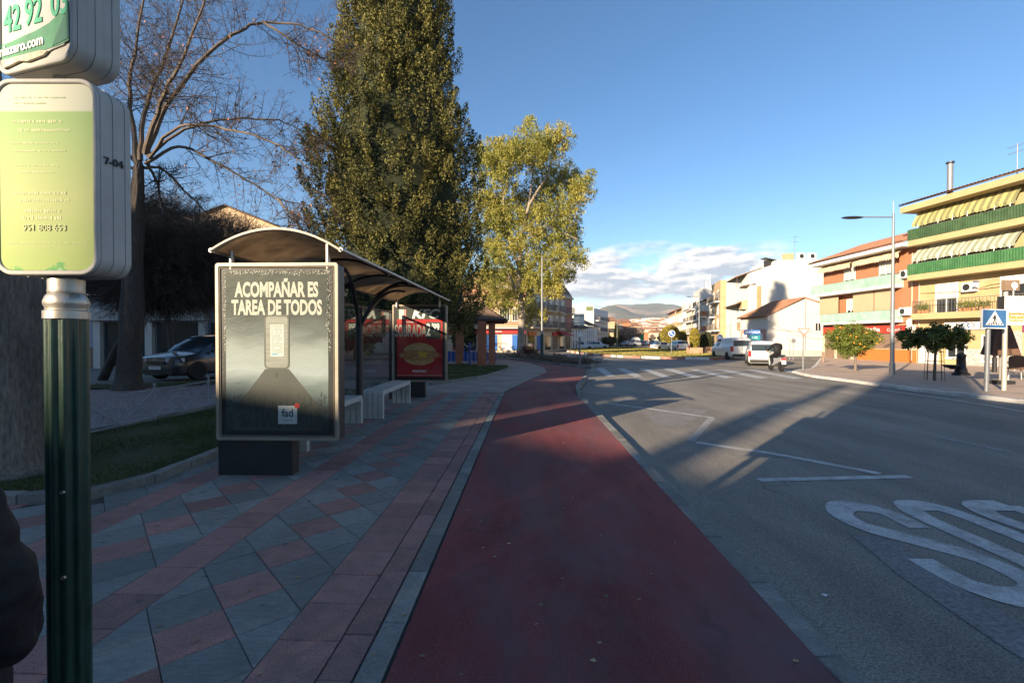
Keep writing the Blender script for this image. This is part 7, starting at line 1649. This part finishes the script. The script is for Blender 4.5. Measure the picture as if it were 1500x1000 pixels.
# ================================================================== VEHICLES
def car(label, loc, rz, L=4.4, Wd=1.8, H=1.6, col=(.6, .6, .6), style='mpv', group=None, name='parked_car', cat='car', detail=True):
    t = thing(name, label, cat, tuple(loc), rz, group); key = 'car paint %s' % (col,)
    pm = bpy.data.materials.get(key) or paint(key, col, .28, .2 if max(col) < .5 else 0, .8)
    hw = Wd/2; hb = {'mpv': 0.62, 'suv': .62, 'van': .60, 'sedan': .62}[style]
    P = {  # fraction along length (front 0), belt height, roof height (0 = none), width factor, tag of the span that follows
     'mpv': [(0, .30, 0, .80, 'h'), (.012, .50, 0, .88, 'h'), (.05, .535, 0, .95, 'h'), (.16, .585, 0, .985, 'h'), (.225, .61, 0, 1, 'w'), (.30, .62, .78, 1, 'w'), (.42, .63, .965, 1, 'g'), (.46, .63, .985, 1, 'g'), (.60, .635, 1.0, 1, 'p'), (.615, .635, 1.0, 1, 'g'), (.80, .645, .985, 1, 'p'), (.815, .65, .98, 1, 'g'), (.90, .66, .94, .99, 'r'), (.965, .66, .72, .97, 'b'), (.985, .62, 0, .95, 'b'), (1.0, .34, 0, .88, 'e')],
     'suv': [(0, .32, 0, .82, 'h'), (.012, .56, 0, .90, 'h'), (.05, .60, 0, .96, 'h'), (.22, .64, 0, 1, 'w'), (.29, .65, .80, 1, 'w'), (.38, .66, .97, 1, 'g'), (.58, .66, 1.0, 1, 'p'), (.60, .66, 1.0, 1, 'g'), (.80, .66, .98, 1, 'p'), (.82, .66, .98, 1, 'g'), (.92, .66, .95, .99, 'r'), (.975, .66, .70, .97, 'b'), (.99, .60, 0, .95, 'b'), (1.0, .34, 0, .9, 'e')],
     'van': [(0, .30, 0, .84, 'h'), (.015, .48, 0, .92, 'h'), (.05, .52, 0, .97, 'h'), (.14, .57, 0, 1, 'w'), (.20, .60, .75, 1, 'w'), (.29, .60, .96, 1, 'g'), (.45, .60, .99, 1, 'p'), (.47, .60, 1.0, 1, 'p'), (.96, .60, 1.0, 1, 'r'), (.985, .60, .96, .99, 'b'), (1.0, .56, .80, .98, 'e')],
     'sedan': [(0, .34, 0, .82, 'h'), (.015, .52, 0, .9, 'h'), (.06, .58, 0, .96, 'h'), (.27, .66, 0, 1, 'w'), (.33, .67, .82, 1, 'w'), (.41, .67, .98, 1, 'g'), (.56, .68, 1, 1, 'p'), (.575, .68, 1, 1, 'g'), (.72, .69, .97, 1, 'r'), (.86, .69, .72, .99, 'b'), (.98, .62, 0, .95, 'b'), (1, .36, 0, .88, 'e')]}[style]
    rows = []
    for f, bz, rf, wf, tg in P:
        y = f*L; zb = .20 if .02 < f < .985 else .30; w = hw*wf; B = bz*H; top = rf*H if rf else B+0.02*H*(1 if f > .1 else .5)
        mid = zb+(B-zb)*.55; rw = (w*.78 if rf else w*.80); rw2 = (w*.60 if rf else w*.55)
        if rf:
            k = (rf-bz)/(1-bz); rw = w*(.93-.17*k); rw2 = w*(.80-.20*k)
        row = [(w*.86, y, zb), (w*.985, y, zb+.10), (w, y, mid), (w*.975, y, B-.05), (w*.94, y, B), (rw, y, (top-.05*H*(rf-bz)/(1-bz)) if rf else B+.006*H), (rw2, y, top), (0, y, top+.012*H)]
        rows.append(row)
    V = []; 
    for row in rows: V += row+[(-x, y, z) for x, y, z in row[-2::-1]]
    nr = 15; body = MB(); glassW, glassR, side = MB(), MB(), [MB(), MB()]
    sets = {'b': [], 'w': [], 'r': [], 's': []}
    for i in range(len(rows)-1):
        tg = P[i][4]
        for j in range(nr-1):
            f = (i*nr+j, i*nr+j+1, (i+1)*nr+j+1, (i+1)*nr+j); jj = j if j < 7 else 13-j
            if tg == 'w' and jj >= 5: sets['w'].append(f)
            elif tg == 'r' and jj >= 5 and style != 'van': sets['r'].append(f)
            elif tg == 'g' and jj == 4: sets['s'].append(f)
            else: sets['b'].append(f)
        sets['b'].append(((i+1)*nr, (i+1)*nr+nr-1, i*nr+nr-1, i*nr))
    sets['b'].append(tuple(range(nr))); sets['b'].append(tuple(range((len(rows)-1)*nr, len(rows)*nr)))
    def sub(fs):
        ids = sorted({v for f in fs for v in f}); mp = {v: k for k, v in enumerate(ids)}; mb = MB(); mb.add([V[v] for v in ids], [tuple(mp[v] for v in f) for f in fs]); return mb
    b = sub(sets['b']).build('body', pm, t, smooth=True, ang=35)
    cg = bpy.data.materials.get('car glass') or glass_dark('car glass', (.03, .045, .06), .04)
    sets['s'], sets['l'] = [f for f in sets['s'] if f[0] % nr < 7], [f for f in sets['s'] if f[0] % nr >= 7]
    for k, nm in (('w', 'windscreen'), ('r', 'rear_window'), ('s', 'side_window'), ('l', 'side_window')):
        if sets[k]: sub(sets[k]).build(nm, cg, t, smooth=True, ang=35)
    wr = .33 if H > 1.5 else .31
    wmb = MB()
    wmb = MB(); prof = [(wr*.55, -.10), (wr*.92, -.11), (wr, -.07), (wr, .07), (wr*.92, .11), (wr*.55, .10)]
    tyre = MB(); tyre.lathe(prof, 20); rim = MB(); rim.lathe([(0.03, -.075), (wr*.6, -.085), (wr*.6, .085), (.03, .075)], 16)
    tm_ = tyre.mesh('tyre', M_['rubber'], True); rm_ = rim.mesh('rim', M_['alu'])
    for fy in (.19, .80):
        for s_ in (-1, 1):
            arch = MB(); arch.prism_yz([(fy*L+(wr+.05)*math.cos(R(a)), max(.18, wr+(wr+.05)*math.sin(R(a)))) for a in range(-20, 201, 20)], s_*(hw-.12), s_*(hw+.004)); arch.build('wheel_arch', M_['black'], t)
            w_ = thing('wheel', None, None, (s_*(hw-.09), fy*L, wr)); w_.parent = t; link('tyre', tm_, w_, (0, 0, 0), (0, math.pi/2, 0)); link('rim', rm_, w_, (s_*.012, 0, 0), (0, math.pi/2, 0))
    if detail:
        yf = 0.0; hz = .50*H if style == 'mpv' else .53*H
        lm = bpy.data.materials.get('headlight glass') or mat('headlight glass', (.55, .57, .60), .1, .1, 20, 0, spec=.8); rl = bpy.data.materials.get('tail light') or mat('tail light', (.45, .02, .02), .2, .1, 9, 0)
        for s_ in (-1, 1):
            mb = MB(); mb.prism([(s_*hw*.50, -.012), (s_*hw*.93, .10+.06*L*.5), (s_*hw*.97, .34), (s_*hw*.90, .30), (s_*hw*.50, .05)][::s_], hz-.12, hz+.015); mb.build('headlight', lm, t)
            if style == 'van' or style == 'suv' or style == 'mpv':
                zr0, zr1 = (.38*H, .62*H) if style != 'mpv' else (.42*H, .64*H)
                mb = MB(); mb.box(s_*hw*.80 if s_ > 0 else -hw*.99, s_*hw*.99 if s_ > 0 else -hw*.80, L*.955, L+.012, zr0, zr1); mb.build('tail_light', rl, t)
            else: mb = MB(); mb.box(s_*hw*.6 if s_ > 0 else -hw*.95, s_*hw*.95 if s_ > 0 else -hw*.6, L*.965, L+.01, .42*H, .54*H); mb.build('tail_light', rl, t)
            mb = MB(); mb.ball((s_*(hw+.08), L*.31, .64*H), .11, 8, 0, (.9, .5, .65)); mb.build('mirror', pm, t, smooth=True)
        mb = MB(); mb.box(-.42*hw, .42*hw, -.02, .02, .37*H, .43*H); mb.box(-.8*hw, .8*hw, -.012, .02, .17*H, .23*H); mb.build('grille', M_['black'], t)
        mb = MB(); mb.box(-.26, .26, -.035, -.021, .265*H, .265*H+.11); mb.build('number_plate', M_['white_sign'], t); mb = MB(); mb.box(-.26, .26, L+.012, L+.026, .35*H, .35*H+.11); mb.build('number_plate', M_['white_sign'], t)
        mb = MB(); mb.box(-hw*.9, hw*.9, L-.03, L+.03, .16*H, .27*H); mb.build('bumper', M_['black'], t, bevel=.02)
        if style == 'van':
            mb = MB(); mb.box(-hw*.80, hw*.80, L-.012, L+.008, .62*H, .88*H); mb.build('rear_window', cg, t, bevel=.01)
            mb = MB(); mb.box(-.008, .008, L+.009, L+.014, .28*H, .61*H); mb.build('door_gap', M_['black'], t)
    return t
# parked grey people carrier, seen from its front corner
b = W(213, 560, -0.02); cz = car('dark grey people carrier parked at the kerb before the blue grey shop', (b.x+.2, b.y+.2, g(b.y)-.02), R(-14), 4.5, 1.85, 1.66, (.03, .035, .048), 'mpv')
mb = MB()
for dz in (0, -.045): mb.prism_xz([(-.08, .80+dz), (0, .85+dz), (.08, .80+dz), (.08, .785+dz), (0, .832+dz), (-.08, .785+dz)], -.045, -.03)
mb.box(-.45, .45, -.03, -.02, .775, .788); mb.box(-.45, .45, -.03, -.02, .735, .745); mb.build('badge', M_['alu'], cz)
text('3467 FXK', .10, (0, -.037, .495), cz, M_['black_print'], 'number')
# white MPV from behind
b = W(1118, 536.5, RD); car('white people mover seen from behind, ahead of the scooter', (b.x+1.75, b.y+3.85, b.z), R(180-24), 4.25, 1.82, 1.66, (.62, .62, .60), 'van', name='car')
b = W(1086, 527, RD); car('white panel van parked beyond the people mover', (b.x+.3, b.y+4.8, b.z), R(180-3), 4.9, 1.9, 1.95, (.66, .65, .62), 'van', name='van', cat='van')
b = W(1001, 515.3, RD); car('white off-roader driving away past the roundabout', (b.x, b.y+4.3, b.z), R(180), 4.4, 1.85, 1.7, (.66, .66, .64), 'suv', name='car')
b = W(974, 512.3, RD); car('white saloon crossing left of the white off-roader', (b.x+1.6, b.y+.8, b.z), R(110), 4.3, 1.8, 1.45, (.62, .62, .60), 'sedan', name='car')
for k, (u, v, lab, c) in enumerate(((853, 511.8, 'white hatchback parked leftmost on the far roundabout edge', (.6, .62, .64)), (876, 510.6, 'second white car parked beside the leftmost one', (.52, .55, .6)))):
    b = W(u, v, RD); car(lab, (b.x+2.0, b.y, b.z), R(92), 4.3, 1.8, 1.5, c, 'mpv', detail=True)
rr = random.Random(2)
for k, (u, v, lab, c) in enumerate(((915, 507.3, 'dark blue car parked under the bare trees', (.05, .07, .12)), (927, 507.0, 'silver car parked under the bare trees', (.35, .37, .4)), (944, 506.6, 'dark car in the far street left of the green kiosk shade', (.04, .04, .05)), (951, 506.3, 'grey car queuing in the far street', (.2, .22, .25)), (958, 506.0, 'last blue car queuing in the far street', (.06, .10, .2)))):
    b = W(u, v, RD); car(lab, (b.x, b.y+3, b.z), R(180+rr.uniform(-20, 20)), 4.3, 1.8, 1.5, c, 'mpv', detail=False)
# ---- scooter and rider
b = W(1137, 543.5, RD); SC = Vector((b.x, b.y, b.z)); rzS = R(-8)
sc = thing('scooter', 'grey and white motor scooter with a red tail light turning at the crossing', 'scooter', tuple(SC), rzS)
whm = MB(); whm.lathe([(.12, -.05), (.24, -.06), (.27, -.03), (.27, .03), (.24, .06), (.12, .05)], 18); whm_ = whm.mesh('tyre', M_['rubber'], True); hb_ = MB(); hb_.lathe([(.02, -.05), (.14, -.045), (.14, .045), (.02, .05)], 12); hbm = hb_.mesh('rim', M_['alu'])
for y in (.65, -.62):
    w_ = thing('wheel', None, None, (0, y, .27)); w_.parent = sc; link('tyre', whm_, w_, (0, 0, 0), (0, math.pi/2, 0)); link('rim', hbm, w_, (0, 0, 0), (0, math.pi/2, 0))
sm_ = paint('scooter grey', (.28, .29, .30))
mb = MB(); mb.prism_yz([(-.85, .55), (-.6, .50), (-.2, .38), (.15, .28), (.40, .28), (.45, .34), (.15, .36), (.0, .55), (.05, .72), (-.45, .80), (-.9, .74)], -.14, .14); mb.build('body', sm_, sc, bevel=.03)
mb = MB(); mb.prism_yz([(.35, .30), (.50, .35), (.56, .75), (.48, 1.02), (.40, 1.0), (.44, .7)], -.19, .19); mb.build('leg_shield', sm_, sc, bevel=.02)
mb = MB(); mb.prism_yz([(-.62, .72), (.02, .70), (.04, .76), (-.2, .80), (-.65, .84)], -.15, .15); mb.build('seat', M_['black'], sc, bevel=.03)
mb = MB(); mb.tube([(-.34, .36, 1.02), (0, .45, 1.05), (.34, .36, 1.02)], .02, 8); mb.build('handlebar', M_['black'], sc); mb = MB(); mb.tube([(0, .65, .27), (0, .50, .75)], .03, 8); mb.build('fork', M_['alu'], sc)
mb = MB(); mb.box(-.12, .12, -.93, -.86, .66, .74); mb.build('tail_light', M_['red_sign'], sc); mb = MB(); mb.box(-.10, .10, -.93, -.91, .42, .60); mb.build('number_plate', M_['white_sign'], sc); mb = MB(); mb.tube([(.16, -.1, .25), (.18, -.75, .34)], .05, 8); mb.build('exhaust', M_['darkmetal'], sc)
for s_ in (-1, 1): mb = MB(); mb.tube([(s_*.3, .38, 1.03), (s_*.36, .38, 1.2)], .012, 5); mb.ball((s_*.37, .38, 1.24), .06, 8, 0, (1.1, .3, .8)); mb.build('mirror', M_['black'], sc)
rd = thing('person', 'scooter rider in a black jacket and white helmet', 'person', tuple(SC), rzS)
V = [(0, -.22, .86), (0, -.20, 1.05), (0, -.14, 1.25), (0, -.07, 1.42), (0, -.04, 1.52), (-.12, -.05, .84), (-.17, .28, .80), (-.14, .20, .40), (-.14, .32, .33), (.12, -.05, .84), (.17, .28, .80), (.14, .20, .40), (.14, .32, .33), (-.20, -.08, 1.40), (-.30, .08, 1.20), (-.30, .32, 1.08), (.20, -.08, 1.40), (.30, .08, 1.20), (.30, .32, 1.08)]
E = [(0, 1), (1, 2), (2, 3), (3, 4), (0, 5), (5, 6), (6, 7), (7, 8), (0, 9), (9, 10), (10, 11), (11, 12), (3, 13), (13, 14), (14, 15), (3, 16), (16, 17), (17, 18)]
skin_obj('body', V, E, [(.17, .14), (.18, .13), (.20, .14), (.16, .12), .065, .10, .075, .055, .05, .10, .075, .055, .05, .08, .06, .045, .08, .06, .045], M_['coat'], rd)
mb = MB(); mb.ball((0, -.02, 1.66), .145, 16, 0, (.9, 1.05, 1)); mb.build('helmet', M_['white_sign'], rd, smooth=True); mb = MB(); mb.ball((0, .045, 1.645), .115, 14, 0, (.9, 1, .6)); mb.build('visor', M_['glass'], rd, smooth=True)
for s_ in (-1, 1):
    mb = MB(); hx = s_*.30; mb.ball((hx, .35, 1.06), .04, 8)
    for k in range(4): mb.tube([(hx+(k-1.5)*.02, .37, 1.08), (hx+(k-1.5)*.02, .41, 1.05), (hx+(k-1.5)*.02, .385, 1.02)], .01, 6)
    mb.tube([(hx-s_*.04, .36, 1.06), (hx-s_*.05, .385, 1.03)], .011, 6); mb.build('hand', M_['skin'], rd, smooth=True)
# ================================================================== FAR SCENERY
from mathutils import noise
# far street trees, kiosk, hedges
def fartree(label, u, vt, vb, wpx, Y, m, kind='round', n=1600, size=.22, name='tree'):
    base = at(u, vb, Y); gz = g(Y)-.05; s = Y/667; c = Vector((base.x, Y, (at(u, vt, Y).z+max(gz, base.z))/2)); rz_ = (at(u, vt, Y).z-base.z)/2
    t = thing(name, label, 'tree', (base.x, Y, gz)); mb = MB(); mb.tube([(0, 0, 0), (0, 0, c.z-gz+.2)], .14, 6); mb.build('trunk', M_['bark_dark'], t)
    d = RNG.normal(size=(n, 3)); d /= np.linalg.norm(d, axis=1)[:, None]; d *= (RNG.random((n, 1))**.4)*(1+.25*np.sin(d[:, :1]*5+u)*np.cos(d[:, 2:]*6)); q = d*np.array([wpx*s/2, wpx*s/2, rz_])+np.array([0, 0, c.z-gz])
    link('crown', leafmesh('crown', q, size, m, 1.5), t); return t
M_['far_dark'] = mat('far dark foliage', (.035, .045, .018), .85, .3, .5, 0, island=.4, col2=(.07, .07, .03)); M_['far_grey'] = mat('far bare twigs', (.16, .12, .10), .9, .3, .5, 0, island=.4, col2=(.24, .18, .15)); M_['far_yel'] = mat('far yellow foliage', (.30, .25, .03), .8, .3, .5, 0, island=.3)
for a in ((885, 493, 508, 16, 118, 'dark rounded hedge tree below the grey flats', 'far_dark'), (896, 492, 507, 14, 122, 'second dark hedge tree beside the yellow poplar', 'far_dark'), (903, 472, 507, 8, 125, 'slim yellow poplar in the far street', 'far_yel'), (913, 480, 506, 18, 130, 'bare grey tree right of the yellow poplar', 'far_grey'), (926, 476, 506, 20, 136, 'taller bare reddish tree in the far street', 'far_grey'), (937, 479, 505, 14, 142, 'bare tree left of the green kiosk', 'far_grey'), (909, 490, 506, 12, 128, 'low dark evergreen before the bare grey tree', 'far_dark'), (890, 486, 506, 10, 150, 'evergreen rising behind the dark hedge trees', 'far_dark'), (955, 490, 504, 8, 190, 'small bare tree at the end of the far street', 'far_grey'), (967, 488, 503, 7, 210, 'small evergreen at the end of the far street', 'far_dark')):
    fartree(a[5], a[0], a[1], a[2], a[3], a[4], M_[a[6]])
for k, (u0, u1, v0, v1, Y, m, lab) in enumerate(((938, 943, 490, 505, 140, flat('kiosk green', (.02, .25, .12)), 'green advertising kiosk in the far street'), (926, 937, 494, 505, 125, M_['white_sign'], 'white awning frame beside the far green kiosk'), (944, 950, 487, 505, 170, M_['wall_orange'], 'narrow terracotta house at the end of the far street'))):
    a = at(u0, v1, Y); b_ = at(u1, v0, Y); t = thing(('kiosk', 'awning_frame', 'house')[k], lab, ('kiosk', 'awning', 'house')[k], (a.x, Y, g(Y))); w = b_.x-a.x; h_ = b_.z-g(Y); mb = MB()
    if k == 1:
        for x in (0, w-.15): mb.box(x, x+.15, 0, .15, 0, h_*.75)
        mb.build('leg', m, t); mb = MB(); mb.prism_xz([(-.2, h_*.7), (w+.2, h_*.7), (w*.8, h_), (w*.2, h_)], -.3, 1.2); mb.build('canopy', m, t)
    else:
        mb.box(0, w, 0, w, 0, h_*.93); mb.build('wall', m, t); mb = MB(); mb.box(-.15, w+.15, -.15, w+.15, h_*.93+.002, h_); mb.build('roof', M_['roof_tile'] if k == 2 else m, t)
# houses closing the far street on the left
rr = random.Random(17)
for k, (u0, u1, v, Y, wm, lab) in enumerate(((892, 902, 470, 165, 'wall_peach', 'peach house with a tile roof just right of the grey flats'), (901, 912, 474, 178, 'wall_cream', 'cream house behind the yellow poplar'), (911, 924, 472, 190, 'wall_orange', 'orange roofed house behind the bare grey tree'), (923, 936, 477, 205, 'wall_peach', 'pinkish house behind the taller bare tree'), (935, 944, 484, 225, 'wall_cream', 'small cream house near the green kiosk'), (957, 966, 487, 262, 'wall_cream', 'cream block near the largest clipped tree'))):
    a = at(u0, 500, Y); b_ = at(u1, v, Y); L = b_.x-a.x; H = b_.z-g(Y); t = bldg(lab, a.x, Y, 0, L, 10, H, M_[wm], g(Y), name='house', cat='house')
    for f in range(int(H/3)):
        for j in range(max(2, int(L/3))): mb = MB(); x = L*(j+.5)/max(2, int(L/3)); mb.box(x-.6, x+.6, -.06, -.004, 1+f*3, 2.5+f*3); mb.build('window', M_['glass'], t)
    mb = MB(); mb.prism_yz([(-.5, H), (5, H+1.6), (10.5, H)], -.4, L+.4); mb.build('roof', M_['roof_tile'], t)
# hills, town on the slope and mountains
def terrain(name, x0, x1, y0, y1, nx, ny, hf, m, label=None):
    V = []; F = []
    for j in range(ny+1):
        for i in range(nx+1):
            x = x0+(x1-x0)*i/nx; y = y0+(y1-y0)*j/ny; V.append((x, y, hf(x, y)))
    for j in range(ny):
        for i in range(nx): F.append((j*(nx+1)+i, j*(nx+1)+i+1, (j+1)*(nx+1)+i+1, (j+1)*(nx+1)+i))
    return tag(link(name, rawmesh(name, V, F, m, smooth=True)), kind='structure')
def fbm(x, y, s, o=5, seed=0): return noise.fractal(Vector((x/s, y/s, seed)), 0.9, 2.1, o)
def sstep(a, b, x): t = min(1, max(0, (x-a)/(b-a))); return t*t*(3-2*t)
def hill(x, y):
    u = x/y; k = sstep(300, 1000, y); prof = 0.020+0.014*math.exp(-((u-.31)/.09)**2)
    return -1.6+k*(y*prof)+k*6*fbm(x, y, 260, 4, 3)
M_['hill'] = mat('dry hillside', (.20, .16, .12), .95, .3, .01, 0, col2=(.10, .10, .06), mottle=.3)
terrain('hill', -300, 700, 300, 1150, 90, 50, hill, M_['hill'])
def mount(x, y):
    u = x/y*667
    pk = lambda c, w, h: h*math.exp(-((u-c)/w)**2)
    H = 25+pk(150, 28, 20)+pk(205, 45, 26)+pk(245, 22, 10)+pk(310, 60, 16)+pk(60, 90, 12)+pk(-60, 60, 8)
    H = max(H, 0)*y/667*sstep(1200, 3400, y)*0.74; n = fbm(x, y, 900, 7, 9)
    return -3+H+sstep(1200, 2500, y)*(n*64+26*abs(fbm(x, y, 420, 6, 4)))
def mount_mat():
    m, nt, b = nodes_of('mountain scrub'); N = nt.nodes; Lk = nt.links; geo = N.new('ShaderNodeNewGeometry')
    n = N.new('ShaderNodeTexNoise'); n.inputs['Scale'].default_value = .0022; n.inputs['Detail'].default_value = 8; n.inputs['Roughness'].default_value = .65; Lk.new(geo.outputs['Position'], n.inputs['Vector'])
    r = N.new('ShaderNodeValToRGB'); Lk.new(n.outputs[0], r.inputs[0]); e = r.color_ramp.elements; e[0].position = .40; e[0].color = (.06, .08, .06, 1); e[1].position = .58; e[1].color = (.34, .25, .19, 1); x = e.new(.49); x.color = (.13, .13, .10, 1)
    Lk.new(r.outputs[0], b.inputs['Base Color']); b.inputs['Roughness'].default_value = .95; return m
terrain('mountains', -3500, 4500, 1200, 5200, 220, 110, mount, mount_mat())
# the white town on its slope
tb_ = MB(); tw_b = MB(); tr_ = MB(); rr = random.Random(31)
for k in range(2000):
    y = rr.uniform(330, 1050); u = rr.gauss(208, 40) if rr.random() < .8 else rr.uniform(130, 330); x = u*y/667; z = hill(x, y)
    w = rr.uniform(6, 13); d = rr.uniform(6, 10); h = rr.uniform(4, 9)
    a = rr.uniform(-.4, .4); tb_.cbox((x, y, z+h/2-2), (w, d, h+4), a, rr.choice((0, 0, 0, 1, 2)))
    if rr.random() < .22: c, s_ = math.cos(a), math.sin(a); zz_ = z+h; tr_.add([(x+c*dx*w/2*1.05-s_*dy*d/2*1.05, y+s_*dx*w/2+c*dy*d/2, zz_+dz) for dx, dy, dz in ((-1, -1, 0), (1, -1, 0), (1, 1, 0), (-1, 1, 0), (-.99, 0, 1.4), (.99, 0, 1.4))], [(0, 1, 5, 4), (2, 3, 4, 5), (0, 4, 3), (1, 2, 5)])
    for j in range(2):
        for i in range(3):
            px_ = -w*.33+i*w*.33; zz_ = z+1.2+j*2.8
            if zz_ > z+h-1: continue
            c, s_ = math.cos(a), math.sin(a); p = Vector((x+c*px_+s_*(d/2+.05), y+s_*px_-c*(d/2+.05), zz_)); tw_b.cbox(p, (1.1, .1, 1.3), a)
tt_ = tag(thing('hillside_town', 'white and ochre houses crowding the far slope at the end of the street', 'town', (0, 0, 0)), kind='stuff')
for o in (tb_.build('walls', [M_['white_wall'], M_['wall_cream'], M_['wall_peach']], tt_), tw_b.build('windows', M_['glass'], tt_), tr_.build('roofs', M_['roof_tile'], tt_)): o['kind'] = 'stuff'
# scattered trees over hill and town
q = []
for k in range(520):
    y = rr.uniform(280, 1000); x = rr.gauss(205, 55)*y/667; z = hill(x, y) if y > 300 else -1.1
    m_ = 22; d = RNG.normal(size=(m_, 3)); d /= np.linalg.norm(d, axis=1)[:, None]; q.append(d*np.array([2.6, 2.6, 3.0])*RNG.uniform(.5, 1.2)+np.array([x, y, z+2.5]))
tag(link('hillside_trees', leafmesh('hillside_trees', np.concatenate(q), 1.6, M_['far_dark'], 1.3)), 'dark trees scattered over the slope between the far white houses', 'wood', kind='stuff')
# trees masking the left background beyond the promenade
for k, (u, vt, vb, w_, Y, m, lab) in enumerate(((520, 440, 520, 90, 38, 'far_dark', 'dark evergreen seen through the shelter glass left of the cypress'), (440, 400, 520, 110, 42, 'far_grey', 'bare tree crown behind the near poster case'), (680, 475, 515, 34, 50, 'far_dark', 'small dark evergreen behind the brick pergola'))):
    fartree(lab, u, vt, vb, w_, Y, M_[m], n=5000, size=.2)
# ---- haze: the air between here and the hills
hz = MB(); hz.box(-9600, 9600, -9600, 15600, -6, 330)
hm = bpy.data.materials.new('haze air'); hm.use_nodes = True; nt = hm.node_tree; nt.nodes.remove(nt.nodes['Principled BSDF'])
pv = nt.nodes.new('ShaderNodeVolumePrincipled'); pv.inputs['Color'].default_value = (0.80, 0.86, 1.0, 1); pv.inputs['Density'].default_value = HAZE; pv.inputs['Anisotropy'].default_value = 0.0
nt.links.new(pv.outputs[0], nt.nodes['Material Output'].inputs['Volume'])
tag(hz.build('haze', hm), kind='stuff')
